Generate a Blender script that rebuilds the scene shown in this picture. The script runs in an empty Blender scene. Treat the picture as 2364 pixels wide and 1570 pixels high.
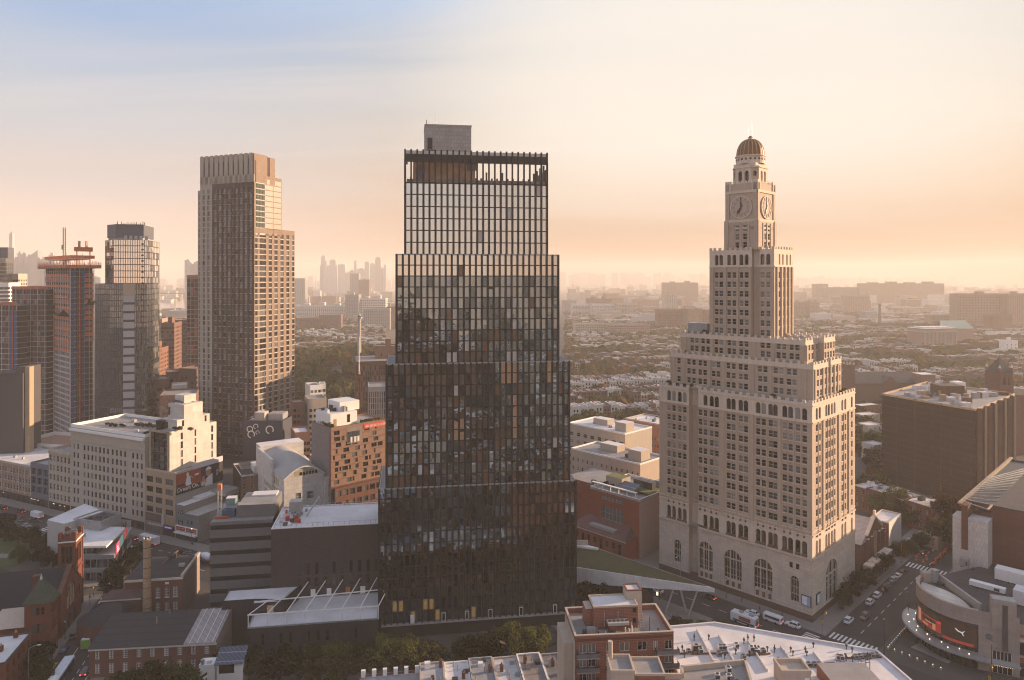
import bpy,bmesh,math,random
from mathutils import Vector,Matrix
SC=bpy.context.scene
COL=SC.collection
rnd=random.Random(11)
rad=math.radians
DENOISE=True
F,H,CX,HY,PW,PH=1600.0,108.0,1182.0,640.0,2364.0,1570.0
cam=bpy.data.cameras.new("camera")
cam.sensor_width=36.0
cam.lens=F/PW*36.0
cam.shift_y=-(PH/2-HY)/PW
cam.clip_start=1.0
cam.clip_end=60000.0
cam_ob=bpy.data.objects.new("camera",cam)
cam_ob.location=(0,0,H)
cam_ob.rotation_euler=(rad(90),0,0)
COL.objects.link(cam_ob)
SC.camera=cam_ob
SUN_EL,SUN_AZ=12.5,17.0
SC.view_settings.view_transform='Standard'
SC.view_settings.look='None'
SC.view_settings.exposure=1.15
SC.view_settings.gamma=1.0
SC.view_settings.use_curve_mapping=False
SC.cycles.use_denoising=DENOISE
SC.cycles.filter_width=1.1
SC.cycles.use_adaptive_sampling=False
SC.cycles.denoising_prefilter='ACCURATE'
SC.cycles.max_bounces=6
SC.cycles.diffuse_bounces=3
SC.cycles.glossy_bounces=3
SC.cycles.transmission_bounces=4
SC.cycles.transparent_max_bounces=6
SC.cycles.volume_bounces=4
SC.cycles.caustics_reflective=False
SC.cycles.caustics_refractive=False
sun_dir=Vector((math.cos(rad(SUN_EL))*math.cos(rad(SUN_AZ)),math.cos(rad(SUN_EL))*math.sin(rad(SUN_AZ)),math.sin(rad(SUN_EL))))
sl=bpy.data.lights.new("sun",'SUN')
sl.energy=5.0
sl.angle=rad(0.6)
sl.color=(1.0,0.69,0.44)
so=bpy.data.objects.new("sun",sl)
so.rotation_euler=sun_dir.to_track_quat('Z','Y').to_euler()
so.location=(300,60,200)
COL.objects.link(so)
w=bpy.data.worlds.new("World")
SC.world=w
w.use_nodes=True
nt=w.node_tree
nt.nodes.clear()
def N(t,**k):
 n=nt.nodes.new(t)
 for a,b in k.items():setattr(n,a,b)
 return n
def L(a,b):nt.links.new(a,b)
out=N('ShaderNodeOutputWorld')
bg=N('ShaderNodeBackground')
L(bg.outputs[0],out.inputs[0])
sky=N('ShaderNodeTexSky',sky_type='NISHITA',sun_disc=False,sun_elevation=rad(SUN_EL),sun_rotation=rad(90-SUN_AZ))
sky.air_density=1.2;sky.dust_density=3.0;sky.ozone_density=1.5;sky.altitude=100
tc=N('ShaderNodeTexCoord')
sep=N('ShaderNodeSeparateXYZ');L(tc.outputs['Generated'],sep.inputs[0])
def M(op,a,b=None,c=None):
 n=N('ShaderNodeMath',operation=op)
 for i,x in enumerate((a,b,c)):
  if x is None:continue
  if isinstance(x,(int,float)):n.inputs[i].default_value=x
  else:L(x,n.inputs[i])
 return n.outputs[0]
def RAMP(fac,stops,interp='EASE'):
 r=N('ShaderNodeValToRGB');r.color_ramp.interpolation=interp
 e=r.color_ramp.elements
 while len(e)>1:e.remove(e[-1])
 e[0].position=stops[0][0];e[0].color=(*stops[0][1],1)
 for p,c in stops[1:]:
  k=e.new(p);k.color=(*c,1)
 L(fac,r.inputs[0]);return r.outputs[0]
def MIX(fac,a,b,mode='MIX'):
 n=N('ShaderNodeMix',data_type='RGBA',blend_type=mode)
 if isinstance(fac,(int,float)):n.inputs[0].default_value=fac
 else:L(fac,n.inputs[0])
 for i,x in((6,a),(7,b)):
  if isinstance(x,tuple):n.inputs[i].default_value=(*x,1)
  else:L(x,n.inputs[i])
 return n.outputs[2]
X,Y,Z=sep.outputs
el=M('MAXIMUM',Z,0.0)
az=M('ADD',M('MULTIPLY',X,math.cos(rad(SUN_AZ))),M('MULTIPLY',Y,math.sin(rad(SUN_AZ))))
azn=M('MULTIPLY_ADD',az,0.5,0.5)
cool=RAMP(el,[(0.0,(0.72,0.455,0.31)),(0.06,(0.58,0.44,0.365)),(0.13,(0.44,0.385,0.365)),(0.20,(0.37,0.38,0.405)),(0.26,(0.30,0.35,0.425)),(0.32,(0.215,0.305,0.455)),(0.45,(0.20,0.33,0.56)),(0.7,(0.22,0.31,0.50)),(1.0,(0.22,0.28,0.42))])
warm=RAMP(el,[(0.0,(0.23,0.095,0.04)),(0.06,(0.34,0.20,0.115)),(0.12,(0.43,0.295,0.20)),(0.19,(0.43,0.355,0.285)),(0.28,(0.335,0.35,0.35)),(0.40,(0.33,0.42,0.54)),(0.7,(0.28,0.35,0.48)),(1.0,(0.22,0.28,0.40))])
blend=RAMP(azn,[(0.34,(0,0,0)),(0.74,(1,1,1))],'EASE')
grad=MIX(blend,cool,warm)
den=M('ADD',el,0.12)
px=M('DIVIDE',X,den);py=M('DIVIDE',Y,den)
cmb=N('ShaderNodeCombineXYZ');L(M('MULTIPLY',px,0.55),cmb.inputs[0]);L(M('MULTIPLY',py,0.9),cmb.inputs[1])
mp=N('ShaderNodeMapping');L(cmb.outputs[0],mp.inputs[0]);mp.inputs['Rotation'].default_value=(0,0,rad(28));mp.inputs['Scale'].default_value=(0.5,1.25,1)
nz=N('ShaderNodeTexNoise');nz.inputs['Scale'].default_value=1.3;nz.inputs['Detail'].default_value=7;nz.inputs['Roughness'].default_value=0.55;nz.inputs['Distortion'].default_value=0.6
L(mp.outputs[0],nz.inputs['Vector'])
cl=RAMP(nz.outputs[0],[(0.42,(0,0,0)),(0.68,(1,1,1))])
veil=MIX(blend,(0.46,0.42,0.42),(0.50,0.45,0.40))
fcl=M('MULTIPLY',M('MULTIPLY',cl,0.6),RAMP(el,[(0.04,(0.15,0.15,0.15)),(0.2,(1,1,1))]))
grad=MIX(fcl,grad,veil)
dv=N('ShaderNodeVectorMath',operation='DOT_PRODUCT');L(tc.outputs['Generated'],dv.inputs[0]);dv.inputs[1].default_value=(0.30,0.93,0.215)
glow=RAMP(dv.outputs['Value'],[(0.88,(0,0,0)),(1.0,(1,1,1))])
glow=M('MULTIPLY',glow,RAMP(el,[(0.0,(0,0,0)),(0.2,(1,1,1))]))
grad=MIX(M('MULTIPLY',glow,0.8),grad,(0.615,0.565,0.50))
nish=MIX(1.0,sky.outputs[0],(0.10,0.10,0.10),'MULTIPLY')
col=MIX(0.965,nish,grad)
L(col,bg.inputs[0])
bg.inputs[1].default_value=0.76
def at(px,py,d):return Vector(((px-CX)/F*d,d,H-(py-HY)/F*d))
def gp(px,py,z=0.0):
 d=F*(H-z)/(py-HY);return Vector(((px-CX)/F*d,d,z))
def zat(py,d):return H-(py-HY)/F*d
MATS={}
def mat(name,c,rough=0.85,var=0.18,scale=0.6,metal=0.0,spec=0.3,bump=0.0,streak=0.0,c2=None,emit=None,estr=0.0,rand=0.0,fine=0.0):
 if name in MATS:return MATS[name]
 m=bpy.data.materials.new(name);m.use_nodes=True
 t=m.node_tree;b=t.nodes['Principled BSDF']
 b.inputs['Roughness'].default_value=rough;b.inputs['Metallic'].default_value=metal
 b.inputs['Specular IOR Level'].default_value=spec
 g=t.nodes.new('ShaderNodeTexCoord')
 n1=t.nodes.new('ShaderNodeTexNoise');n1.inputs['Scale'].default_value=scale;n1.inputs['Detail'].default_value=6;n1.inputs['Roughness'].default_value=0.65
 t.links.new(g.outputs['Object'],n1.inputs['Vector'])
 fac=n1.outputs[0]
 if streak>0:
  mpn=t.nodes.new('ShaderNodeMapping');mpn.inputs['Scale'].default_value=(1.4,1.4,0.06)
  t.links.new(g.outputs['Object'],mpn.inputs[0])
  n2=t.nodes.new('ShaderNodeTexNoise');n2.inputs['Scale'].default_value=1.0;n2.inputs['Detail'].default_value=4
  t.links.new(mpn.outputs[0],n2.inputs['Vector'])
  mx=t.nodes.new('ShaderNodeMix');mx.inputs[0].default_value=streak
  t.links.new(fac,mx.inputs[2]);t.links.new(n2.outputs[0],mx.inputs[3]);fac=mx.outputs[0]
 if fine>0:
  n3=t.nodes.new('ShaderNodeTexNoise');n3.inputs['Scale'].default_value=3.0;n3.inputs['Detail'].default_value=2
  t.links.new(g.outputs['Object'],n3.inputs['Vector'])
  mx=t.nodes.new('ShaderNodeMix');mx.inputs[0].default_value=fine
  t.links.new(fac,mx.inputs[2]);t.links.new(n3.outputs[0],mx.inputs[3]);fac=mx.outputs[0]
 r=t.nodes.new('ShaderNodeValToRGB')
 lo=tuple(max(0,x*(1-var))for x in c);hi=tuple(min(1,x*(1+var))for x in(c2 or c))
 r.color_ramp.elements[0].position=0.3;r.color_ramp.elements[0].color=(*lo,1)
 r.color_ramp.elements[1].position=0.7;r.color_ramp.elements[1].color=(*hi,1)
 t.links.new(fac,r.inputs[0]);src=r.outputs[0]
 if rand>0:
  oi=t.nodes.new('ShaderNodeObjectInfo');hs=t.nodes.new('ShaderNodeHueSaturation')
  mr=t.nodes.new('ShaderNodeMapRange');mr.inputs[3].default_value=1-rand;mr.inputs[4].default_value=1+rand
  t.links.new(oi.outputs['Random'],mr.inputs[0]);t.links.new(mr.outputs[0],hs.inputs['Value'])
  mh=t.nodes.new('ShaderNodeMapRange');mh.inputs[3].default_value=0.5-rand*0.06;mh.inputs[4].default_value=0.5+rand*0.05
  t.links.new(oi.outputs['Random'],mh.inputs[0]);t.links.new(mh.outputs[0],hs.inputs['Hue'])
  t.links.new(src,hs.inputs['Color']);src=hs.outputs[0]
 t.links.new(src,b.inputs['Base Color'])
 if bump>0:
  bp=t.nodes.new('ShaderNodeBump');bp.inputs['Strength'].default_value=bump;bp.inputs['Distance'].default_value=0.2
  t.links.new(fac,bp.inputs['Height']);t.links.new(bp.outputs[0],b.inputs['Normal'])
 if emit:
  b.inputs['Emission Color'].default_value=(*emit,1);b.inputs['Emission Strength'].default_value=estr
 MATS[name]=m
 return m
def coursed(name,c,mortar,bw,bh,gap,rough=0.85,var=0.15):
 """walls with joints: a brick pattern on (along-wall, height) coordinates"""
 if name in MATS:return MATS[name]
 m=mat(name,c,rough,var,0.35,streak=0.35)
 t=m.node_tree;b=t.nodes['Principled BSDF']
 src=b.inputs['Base Color'].links[0].from_socket
 g=t.nodes.new('ShaderNodeTexCoord');sp=t.nodes.new('ShaderNodeSeparateXYZ');t.links.new(g.outputs['Object'],sp.inputs[0])
 ad=t.nodes.new('ShaderNodeMath');ad.operation='ADD';t.links.new(sp.outputs[0],ad.inputs[0]);t.links.new(sp.outputs[1],ad.inputs[1])
 cb=t.nodes.new('ShaderNodeCombineXYZ');t.links.new(ad.outputs[0],cb.inputs[0]);t.links.new(sp.outputs[2],cb.inputs[1])
 br=t.nodes.new('ShaderNodeTexBrick');t.links.new(cb.outputs[0],br.inputs[0])
 br.inputs['Scale'].default_value=1.0;br.inputs['Brick Width'].default_value=bw;br.inputs['Row Height'].default_value=bh
 br.inputs['Mortar Size'].default_value=gap;br.inputs['Mortar'].default_value=(*mortar,1)
 hs=t.nodes.new('ShaderNodeHueSaturation');hs.inputs['Value'].default_value=0.86;t.links.new(src,hs.inputs['Color'])
 t.links.new(src,br.inputs['Color1']);t.links.new(hs.outputs[0],br.inputs['Color2'])
 t.links.new(br.outputs[0],b.inputs['Base Color'])
 return m
def glass(name,c,rough=0.05,spec=0.9,metal=0.0):
 return mat(name,c,rough,0.35,0.15,metal=metal,spec=spec)
class MB:
 def __init__(s,T=None):s.v=[];s.f=[];s.mi=[];s.ms=[];s.T=T
 def face(s,pts,m):
  if m not in s.ms:s.ms.append(m)
  b=len(s.v)
  if s.T is not None:pts=[s.T@Vector(p)for p in pts]
  s.v.extend(tuple(p)for p in pts);s.f.append(tuple(range(b,b+len(pts))));s.mi.append(s.ms.index(m))
 def box(s,x0,y0,z0,x1,y1,z1,m,top=None,bottom=True):
  if x0>x1:x0,x1=x1,x0
  if y0>y1:y0,y1=y1,y0
  s.prism([(x0,y0),(x1,y0),(x1,y1),(x0,y1)],z0,z1,m,top,bottom)
 def prism(s,poly,z0,z1,m,top=None,bottom=True):
  n=len(poly)
  zt=z1 if isinstance(z1,(list,tuple))else[z1]*n
  for i in range(n):
   a,b=poly[i],poly[(i+1)%n];j=(i+1)%n
   s.face([(a[0],a[1],z0),(b[0],b[1],z0),(b[0],b[1],zt[j]),(a[0],a[1],zt[i])],m)
  s.face([(p[0],p[1],zt[i])for i,p in enumerate(poly)],top or m)
  if bottom:s.face([(p[0],p[1],z0)for p in reversed(poly)],m)
 def bar(s,p,q,w,m,h=None):
  p=Vector(p);q=Vector(q);d=(q-p)
  if d.length<1e-6:return
  d.normalize()
  u=d.cross(Vector((0,0,1)))
  if u.length<1e-3:u=Vector((1,0,0))
  u.normalize();v=d.cross(u);h=h or w
  c=[u*(w/2)*a+v*(h/2)*b for a,b in((-1,-1),(1,-1),(1,1),(-1,1))]
  for i in range(4):
   j=(i+1)%4
   s.face([p+c[i],p+c[j],q+c[j],q+c[i]],m)
  s.face([p+c[3],p+c[2],p+c[1],p+c[0]],m);s.face([q+x for x in c],m)
 def cyl(s,cx,cy,z0,z1,r0,r1,n,m,cap=True,top=None):
  P=[(math.cos(2*math.pi*i/n),math.sin(2*math.pi*i/n))for i in range(n)]
  for i in range(n):
   a,b=P[i],P[(i+1)%n]
   s.face([(cx+a[0]*r0,cy+a[1]*r0,z0),(cx+b[0]*r0,cy+b[1]*r0,z0),(cx+b[0]*r1,cy+b[1]*r1,z1),(cx+a[0]*r1,cy+a[1]*r1,z1)],m)
  if cap and r1>0.001:s.face([(cx+a[0]*r1,cy+a[1]*r1,z1)for a in P],top or m)
 def ring(s,cx,cy,z0,z1,ri,ro,n,m,a0=0,a1=2*math.pi):
  for i in range(n):
   t0=a0+(a1-a0)*i/n;t1=a0+(a1-a0)*(i+1)/n
   c0,s0,c1,s1=math.cos(t0),math.sin(t0),math.cos(t1),math.sin(t1)
   s.prism([(cx+ri*c0,cy+ri*s0),(cx+ro*c0,cy+ro*s0),(cx+ro*c1,cy+ro*s1),(cx+ri*c1,cy+ri*s1)],z0,z1,m)
 def build(s,name,parent=None,smooth=False,loc=None):
  me=bpy.data.meshes.new(name);me.from_pydata(s.v,[],s.f)
  for m in s.ms:me.materials.append(m)
  me.polygons.foreach_set('material_index',s.mi)
  if smooth:me.polygons.foreach_set('use_smooth',[True]*len(s.f))
  me.update()
  o=bpy.data.objects.new(name,me);COL.objects.link(o)
  if parent is not None:o.parent=parent
  if loc is not None:o.location=loc
  return o
def tag(o,label=None,cat=None,group=None,kind=None):
 if label:o['label']=label
 if cat:o['category']=cat
 if group:o['group']=group
 if kind:o['kind']=kind
 return o
def empty(name,label,cat,loc,rz=0.0,group=None):
 o=bpy.data.objects.new(name,None);COL.objects.link(o)
 o.empty_display_size=1
 o.location=loc;o.rotation_euler=(0,0,rz)
 return tag(o,label,cat,group)
def dup(o,loc,rz=None,label=None,scale=None,group=None):
 c=o.copy();COL.objects.link(c);c.location=loc
 if rz is not None:c.rotation_euler=(0,0,rz)
 if scale is not None:c.scale=scale if isinstance(scale,tuple)else(scale,)*3
 if label:c['label']=label
 if group:c['group']=group
 for ch in KIDS.get(o.name,list(o.children)):
  d=ch.copy();COL.objects.link(d);d.parent=c
  for g in KIDS.get(ch.name,[]):
   e=g.copy();COL.objects.link(e);e.parent=d
 return c
KIDS={}
def remember(o):
 KIDS[o.name]=list(o.children)
 for c in o.children:KIDS[c.name]=list(c.children)
 return o
WM={}
def win_mesh(w,h,gl,fr,style):
 k=(round(w,2),round(h,2),gl.name,fr.name,style)
 if k in WM:return WM[k]
 b=MB();f=0.09 if w>0.8 else 0.06;p=0.07
 x0,x1=-w/2,w/2
 def bx(a,c,d,e,q=p):b.box(a,-q,c,d,0.02,e,fr)
 if style[0]=='a':
  n=8;zc=h-w/2
  arc=[(w/2*math.cos(math.pi*i/n),zc+w/2*math.sin(math.pi*i/n))for i in range(n+1)]
  b.face([(x0,0,0),(x1,0,0)]+[(a,0,c)for a,c in arc],gl)
  for i in range(n):b.bar((arc[i][0]*.97,-p/2,arc[i][1]),(arc[i+1][0]*.97,-p/2,arc[i+1][1]),f,fr)
  ht=zc
 else:
  b.face([(x0,0,0),(x1,0,0),(x1,0,h),(x0,0,h)],gl);ht=h
  bx(x0,h-f,x1,h)
 bx(x0,0,x1,f);bx(x0,f,x0+f,ht);bx(x1-f,f,x1,ht)
 if style in('dh','a1'):bx(x0+f,ht*0.5,x1-f,ht*0.5+f,p*.7)
 if style=='dv':bx(-f/2,f,f/2,h-f,p*.7)
 if style=='d4':
  bx(x0+f,h*.5,x1-f,h*.5+f,p*.7);bx(-f/2,f,f/2,h*.5,p*.7);bx(-f/2,h*.5+f,f/2,h-f,p*.7)
 if style.startswith('g'):
  c,r=(int(q)for q in style[1:].split('x'))
  for i in range(1,c):bx(x0+w*i/c-.04,f,x0+w*i/c+.04,h-f,p*.7)
  for i in range(1,r):bx(x0+f,h*i/r-.04,x1-f,h*i/r+.04,p*.5)
 if style.startswith('ag'):
  pass
 WM[k]=b
 return b
class Bld:
 """a building: an Empty at its near corner with parts in local axes"""
 def __init__(s,name,label,cat,org,rz=0.0,group=None):
  s.o=empty(name,label,cat,(org[0],org[1],0.0 if len(org)<3 else org[2]),rz,group)
  s.M=Matrix.Translation(s.o.location)@Matrix.Rotation(rz,4,'Z');s.w=[];s.b=MB()
  s.wname='window'
 def win(s,p,d,w,h,gl,fr,style='dh',name=None):
  """p = local sill centre, d = local direction along the wall (outside on its right)"""
  T=Matrix.Translation(p)@Matrix.Rotation(math.atan2(d[1],d[0]),4,'Z')
  s.w.append((T,w,h,gl,fr,style))
 def facade(s,p0,p1,z0,z1,cols,rows,wall,gl,fr,style='dh',rec=0.25,mb=None,sill=None,skip=None,zs=None,keep=1.0):
  mb=mb or s.b
  p0=Vector((*p0,0));p1=Vector((*p1,0));d=p1-p0;Lw=d.length;d.normalize();n=Vector((d.y,-d.x,0))
  P=lambda a,z,e=0.0:p0+d*a-n*e+Vector((0,0,z))
  cols=sorted(c for c in cols if c[0]>-1e-6 and c[1]<Lw+1e-6)
  zc=z0
  for(c,e)in rows:
   if c>zc+1e-4:mb.face([P(0,zc),P(Lw,zc),P(Lw,c),P(0,c)],wall)
   xc=0.0
   for ci,(a,b)in enumerate(cols):
    if skip and skip(ci,c):continue
    if a>xc+1e-4:mb.face([P(xc,c),P(a,c),P(a,e),P(xc,e)],wall)
    g=gl[rnd.randrange(len(gl))]if isinstance(gl,(list,tuple))else gl
    if style[0]=='a' and(b-a)/2<(e-c):
     k=8;r=(b-a)/2;zc2=e-r;mid=(a+b)/2
     arc=[(mid-r*math.cos(math.pi*i/k),zc2+r*math.sin(math.pi*i/k))for i in range(k+1)]
     for i in range(k):
      (xa,za),(xb,zb)=arc[i],arc[i+1]
      mb.face([P(xa,za),P(xb,zb),P(xb,e),P(xa,e)],wall)
      mb.face([P(xa,za),P(xa,za,rec),P(xb,zb,rec),P(xb,zb)],wall)
     mb.face([P(a,c),P(a,c,rec),P(a,zc2,rec),P(a,zc2)],wall)
     mb.face([P(b,c,rec),P(b,c),P(b,zc2),P(b,zc2,rec)],wall)
    else:
     mb.face([P(a,c),P(a,c,rec),P(a,e,rec),P(a,e)],wall)
     mb.face([P(b,c,rec),P(b,c),P(b,e),P(b,e,rec)],wall)
     mb.face([P(a,e,rec),P(b,e,rec),P(b,e),P(a,e)],wall)
    mb.face([P(a,c,rec),P(a,c),P(b,c),P(b,c,rec)],sill or wall)
    s.win(P((a+b)/2,c,rec),d,b-a,e-c,g,fr,style)
    if sill:mb.box_on(P,a-.1,b+.1,c-.16,c-.002,.12,sill)
    xc=b
   if xc<Lw-1e-4:mb.face([P(xc,c),P(Lw,c),P(Lw,e),P(xc,e)],wall)
   zc=e
  if zc<z1-1e-4:mb.face([P(0,zc),P(Lw,zc),P(Lw,z1),P(0,z1)],wall)
 def part(s,mb,name,smooth=False,label=None,kind=None):
  o=mb.build(name,s.o,smooth)
  if label:o['label']=label
  if kind:o['kind']=kind
  return o
 def done(s,wall='wall',limit=100,smooth=False):
  if s.b.f:s.part(s.b,wall,smooth)
  def size(q):
   p=s.M@q[0].translation;n=(s.M.to_3x3()@q[0].to_3x3())@Vector((0,-1,0))
   v=Vector((0,0,H))-p;f=n.dot(v.normalized())
   return q[1]*q[2]*max(f,0.001)/(Vector((0,0,H))-p).length_squared
  q=sorted(s.w,key=size,reverse=True)
  rest=MB()
  for i,(T,w_,h_,gl,fr,st)in enumerate(q):
   b=win_mesh(w_,h_,gl,fr,st)
   if i<limit:
    if not isinstance(getattr(b,'me',None),bpy.types.Mesh):
     o=b.build(s.wname,s.o);b.me=o.data
    else:
     o=bpy.data.objects.new(s.wname,b.me);COL.objects.link(o);o.parent=s.o
    o.matrix_local=T
   else:
    off=len(rest.v)
    rest.v.extend(tuple(T@Vector(v))for v in b.v)
    for f,k in zip(b.f,b.mi):
     m=b.ms[k]
     if m not in rest.ms:rest.ms.append(m)
     rest.f.append(tuple(i2+off for i2 in f));rest.mi.append(rest.ms.index(m))
  if rest.f:
   o=s.part(rest,'windows');o['kind']='stuff'
  return s.o
def box_on(mb,P,a,b,c,e,out_,m):
 A,B=P(a,c,-out_),P(b,c,-out_);C,D=P(b,e,-out_),P(a,e,-out_)
 a0,b0,c0,d0=P(a,c),P(b,c),P(b,e),P(a,e)
 for q in([A,B,C,D],[D,C,c0,d0],[a0,b0,B,A],[a0,A,D,d0],[B,b0,c0,C]):mb.face(q,m)
MB.box_on=box_on
def even(L_,n,w,m0=None,m1=None):
 """n openings of width w spread over a wall of length L_ with margins"""
 m0=(L_/n-w)/2 if m0 is None else m0;m1=m0 if m1 is None else m1
 if n==1:return[((L_-w)/2,(L_+w)/2)]
 st=(L_-m0-m1-w)/(n-1)
 return[(m0+i*st,m0+i*st+w)for i in range(n)]
def rows(z0,n,h,step):return[(z0+i*step,z0+i*step+h)for i in range(n)]
def parapet(mb,poly,z,h,t,m):
 """a low wall round the top of a convex polygon (counter-clockwise)"""
 n=len(poly);c=Vector((sum(p[0]for p in poly)/n,sum(p[1]for p in poly)/n))
 inn=[]
 for i in range(n):
  a=Vector(poly[i-1][:2]);b=Vector(poly[i][:2]);e=Vector(poly[(i+1)%n][:2])
  d1=(b-a).normalized();d2=(e-b).normalized()
  n1=Vector((-d1.y,d1.x));n2=Vector((-d2.y,d2.x));k=n1+n2
  k=k/max(0.3,k.dot(n1));inn.append(b+k*t)
 for i in range(n):
  j=(i+1)%n
  mb.prism([poly[i][:2],poly[j][:2],inn[j],inn[i]],z,z+h,m,bottom=False)
def rect(x0,y0,x1,y1):return[(x0,y0),(x1,y0),(x1,y1),(x0,y1)]
stone=coursed('pale_limestone',(0.57,0.475,0.39),(0.38,0.31,0.25),2.4,1.05,0.035)
buff=mat('buff_brick',(0.44,0.345,0.262),var=0.16,scale=0.5,streak=0.45,fine=0.3)
spand=mat('ornamental_terracotta',(0.40,0.29,0.22),var=0.3,scale=1.5)
terr=mat('pale_terracotta',(0.60,0.50,0.40),var=0.14,scale=0.8,streak=0.3)
granite=mat('brown_granite',(0.10,0.065,0.05),rough=0.5,var=0.25,scale=2)
iron=mat('dark_iron',(0.035,0.03,0.03),rough=0.5)
cream=mat('cream_frame',(0.55,0.50,0.42),rough=0.6)
wfr=mat('white_frame',(0.7,0.68,0.64),rough=0.6)
dfr=mat('dark_frame',(0.03,0.028,0.028),rough=0.5)
gd=glass('dark_window_glass',(0.016,0.015,0.016),spec=0.5)
gd2=glass('brown_window_glass',(0.045,0.032,0.026))
gm=glass('window_with_half_blind',(0.15,0.14,0.13),rough=0.15,spec=0.6)
gp_=glass('window_with_pale_blind',(0.26,0.25,0.235),rough=0.25,spec=0.5)
gblue=glass('bluish_window_glass',(0.05,0.065,0.075),rough=0.04,spec=1.0)
glit=mat('lamplit_window',(0.14,0.09,0.045),rough=0.2,var=.5,scale=1.2,emit=(1.0,0.62,0.25),estr=0.06)
GW=[gd,gd,gd,gd2,gd2,gblue,gblue,gm,gp_]
asph=mat('asphalt',(0.048,0.045,0.044),rough=0.8,var=0.42,scale=0.09,fine=0.3)
pave=mat('concrete_pavement',(0.20,0.18,0.165),var=0.15,scale=0.25,fine=0.3)
conc=mat('concrete',(0.34,0.32,0.30),var=0.14,scale=0.3,streak=0.4)
paint=mat('road_paint',(0.62,0.60,0.57),rough=0.6,var=0.25,scale=1.5)
roofw=mat('white_membrane_roof',(0.60,0.565,0.555),var=0.2,scale=0.13,fine=0.25)
roofg=mat('grey_gravel_roof',(0.25,0.235,0.225),var=0.25,scale=0.25,fine=0.3)
roofd=mat('dark_bitumen_roof',(0.055,0.052,0.054),var=0.3,scale=0.35,fine=0.3)
metalg=mat('galvanised_metal',(0.36,0.36,0.36),rough=0.45,metal=0.5)
metald=mat('dark_painted_metal',(0.05,0.05,0.053),rough=0.5)
whitep=mat('white_paint',(0.74,0.71,0.67),rough=0.6,var=0.08,scale=0.4,streak=0.4)
beige=mat('beige_render',(0.44,0.36,0.29),var=0.1,scale=0.4,streak=0.5)
redbrick=coursed('red_brick',(0.23,0.075,0.05),(0.25,0.17,0.13),0.9,0.34,0.035)
brownstone=mat('brownstone',(0.16,0.075,0.052),var=0.2,scale=0.7,streak=0.3)
O=gp(1875,1438)
CT=Bld('clock_tower','tall buff clock tower with stepped terraces, four faced clock and copper coloured dome','clock tower',O,rad(44.5))
RX,RY=(0.713,0.701),(-0.701,0.713)
def tL(ix,s=0.0):
 r=(ix-CX)/F;x,y=O.x+s*RX[0],O.y+s*RX[1]
 return(x-y*r)/(-RY[0]+RY[1]*r)
def sR(ix,t=0.0):
 r=(ix-CX)/F;x,y=O.x+t*RY[0],O.y+t*RY[1]
 return(y*r-x)/(RX[0]-RX[1]*r)
LL,LR=56.0,36.5
def colsL(ixs,s,t1,w):
 return[(t1-tL(i,s)-w/2,t1-tL(i,s)+w/2)for i in ixs]
def colsR(ixs,t,s0,w):
 return[(sR(i,t)-s0-w/2,sR(i,t)-s0+w/2)for i in ixs]
c4=lambda cs:[1480+c/2.613 for c in cs]
main_ix=c4([357,387,425,455,527,556,600,631,705,738,780,808,865,900,945,985])
wing_ix=c4([167,197,232,262])
right_ix=c4([1060,1078,1118,1133,1151,1167,1214,1232,1271])
b=CT.b
def merlons(mb,p0,p1,z,m,step=2.6,w=1.1,h=0.9,t=0.5):
 p0=Vector((*p0,0));p1=Vector((*p1,0));d=(p1-p0);n_=max(2,int(d.length/step));d.normalize();n=Vector((d.y,-d.x,0));LN=(p1-p0).length
 for i in range(n_+1):
  a=min(max(0.02,i*LN/n_-w/2),LN-w)
  q=[p0+d*a,p0+d*(a+w),p0+d*(a+w)-n*t,p0+d*a-n*t]
  mb.prism([(v.x+n.x*.08,v.y+n.y*.08)for v in q],z,z+h,m)
def ledge(mb,p0,p1,z0,z1,e,m):
 p0=Vector((*p0,0));p1=Vector((*p1,0));d=(p1-p0).normalized();n=Vector((d.y,-d.x,0));Lw=(p1-p0).length
 mb.box_on(lambda a,z,k=0.0:p0+d*a-n*k+Vector((0,0,z)),-e*.0,Lw,z0,z1,e,m)
def pier(mb,p0,p1,a,w,z0,z1,e,m):
 p0=Vector((*p0,0));p1=Vector((*p1,0));d=(p1-p0).normalized();n=Vector((d.y,-d.x,0))
 mb.box_on(lambda q,z,k=0.0:p0+d*q-n*k+Vector((0,0,z)),a-w/2,a+w/2,z0,z1,e,m)
Z0,ZA,ZB,ZC,ZD=0.0,19.6,27.0,62.4,68.4
tm0,tm1=tL(1612),tL(1590)
segs=[]
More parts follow.
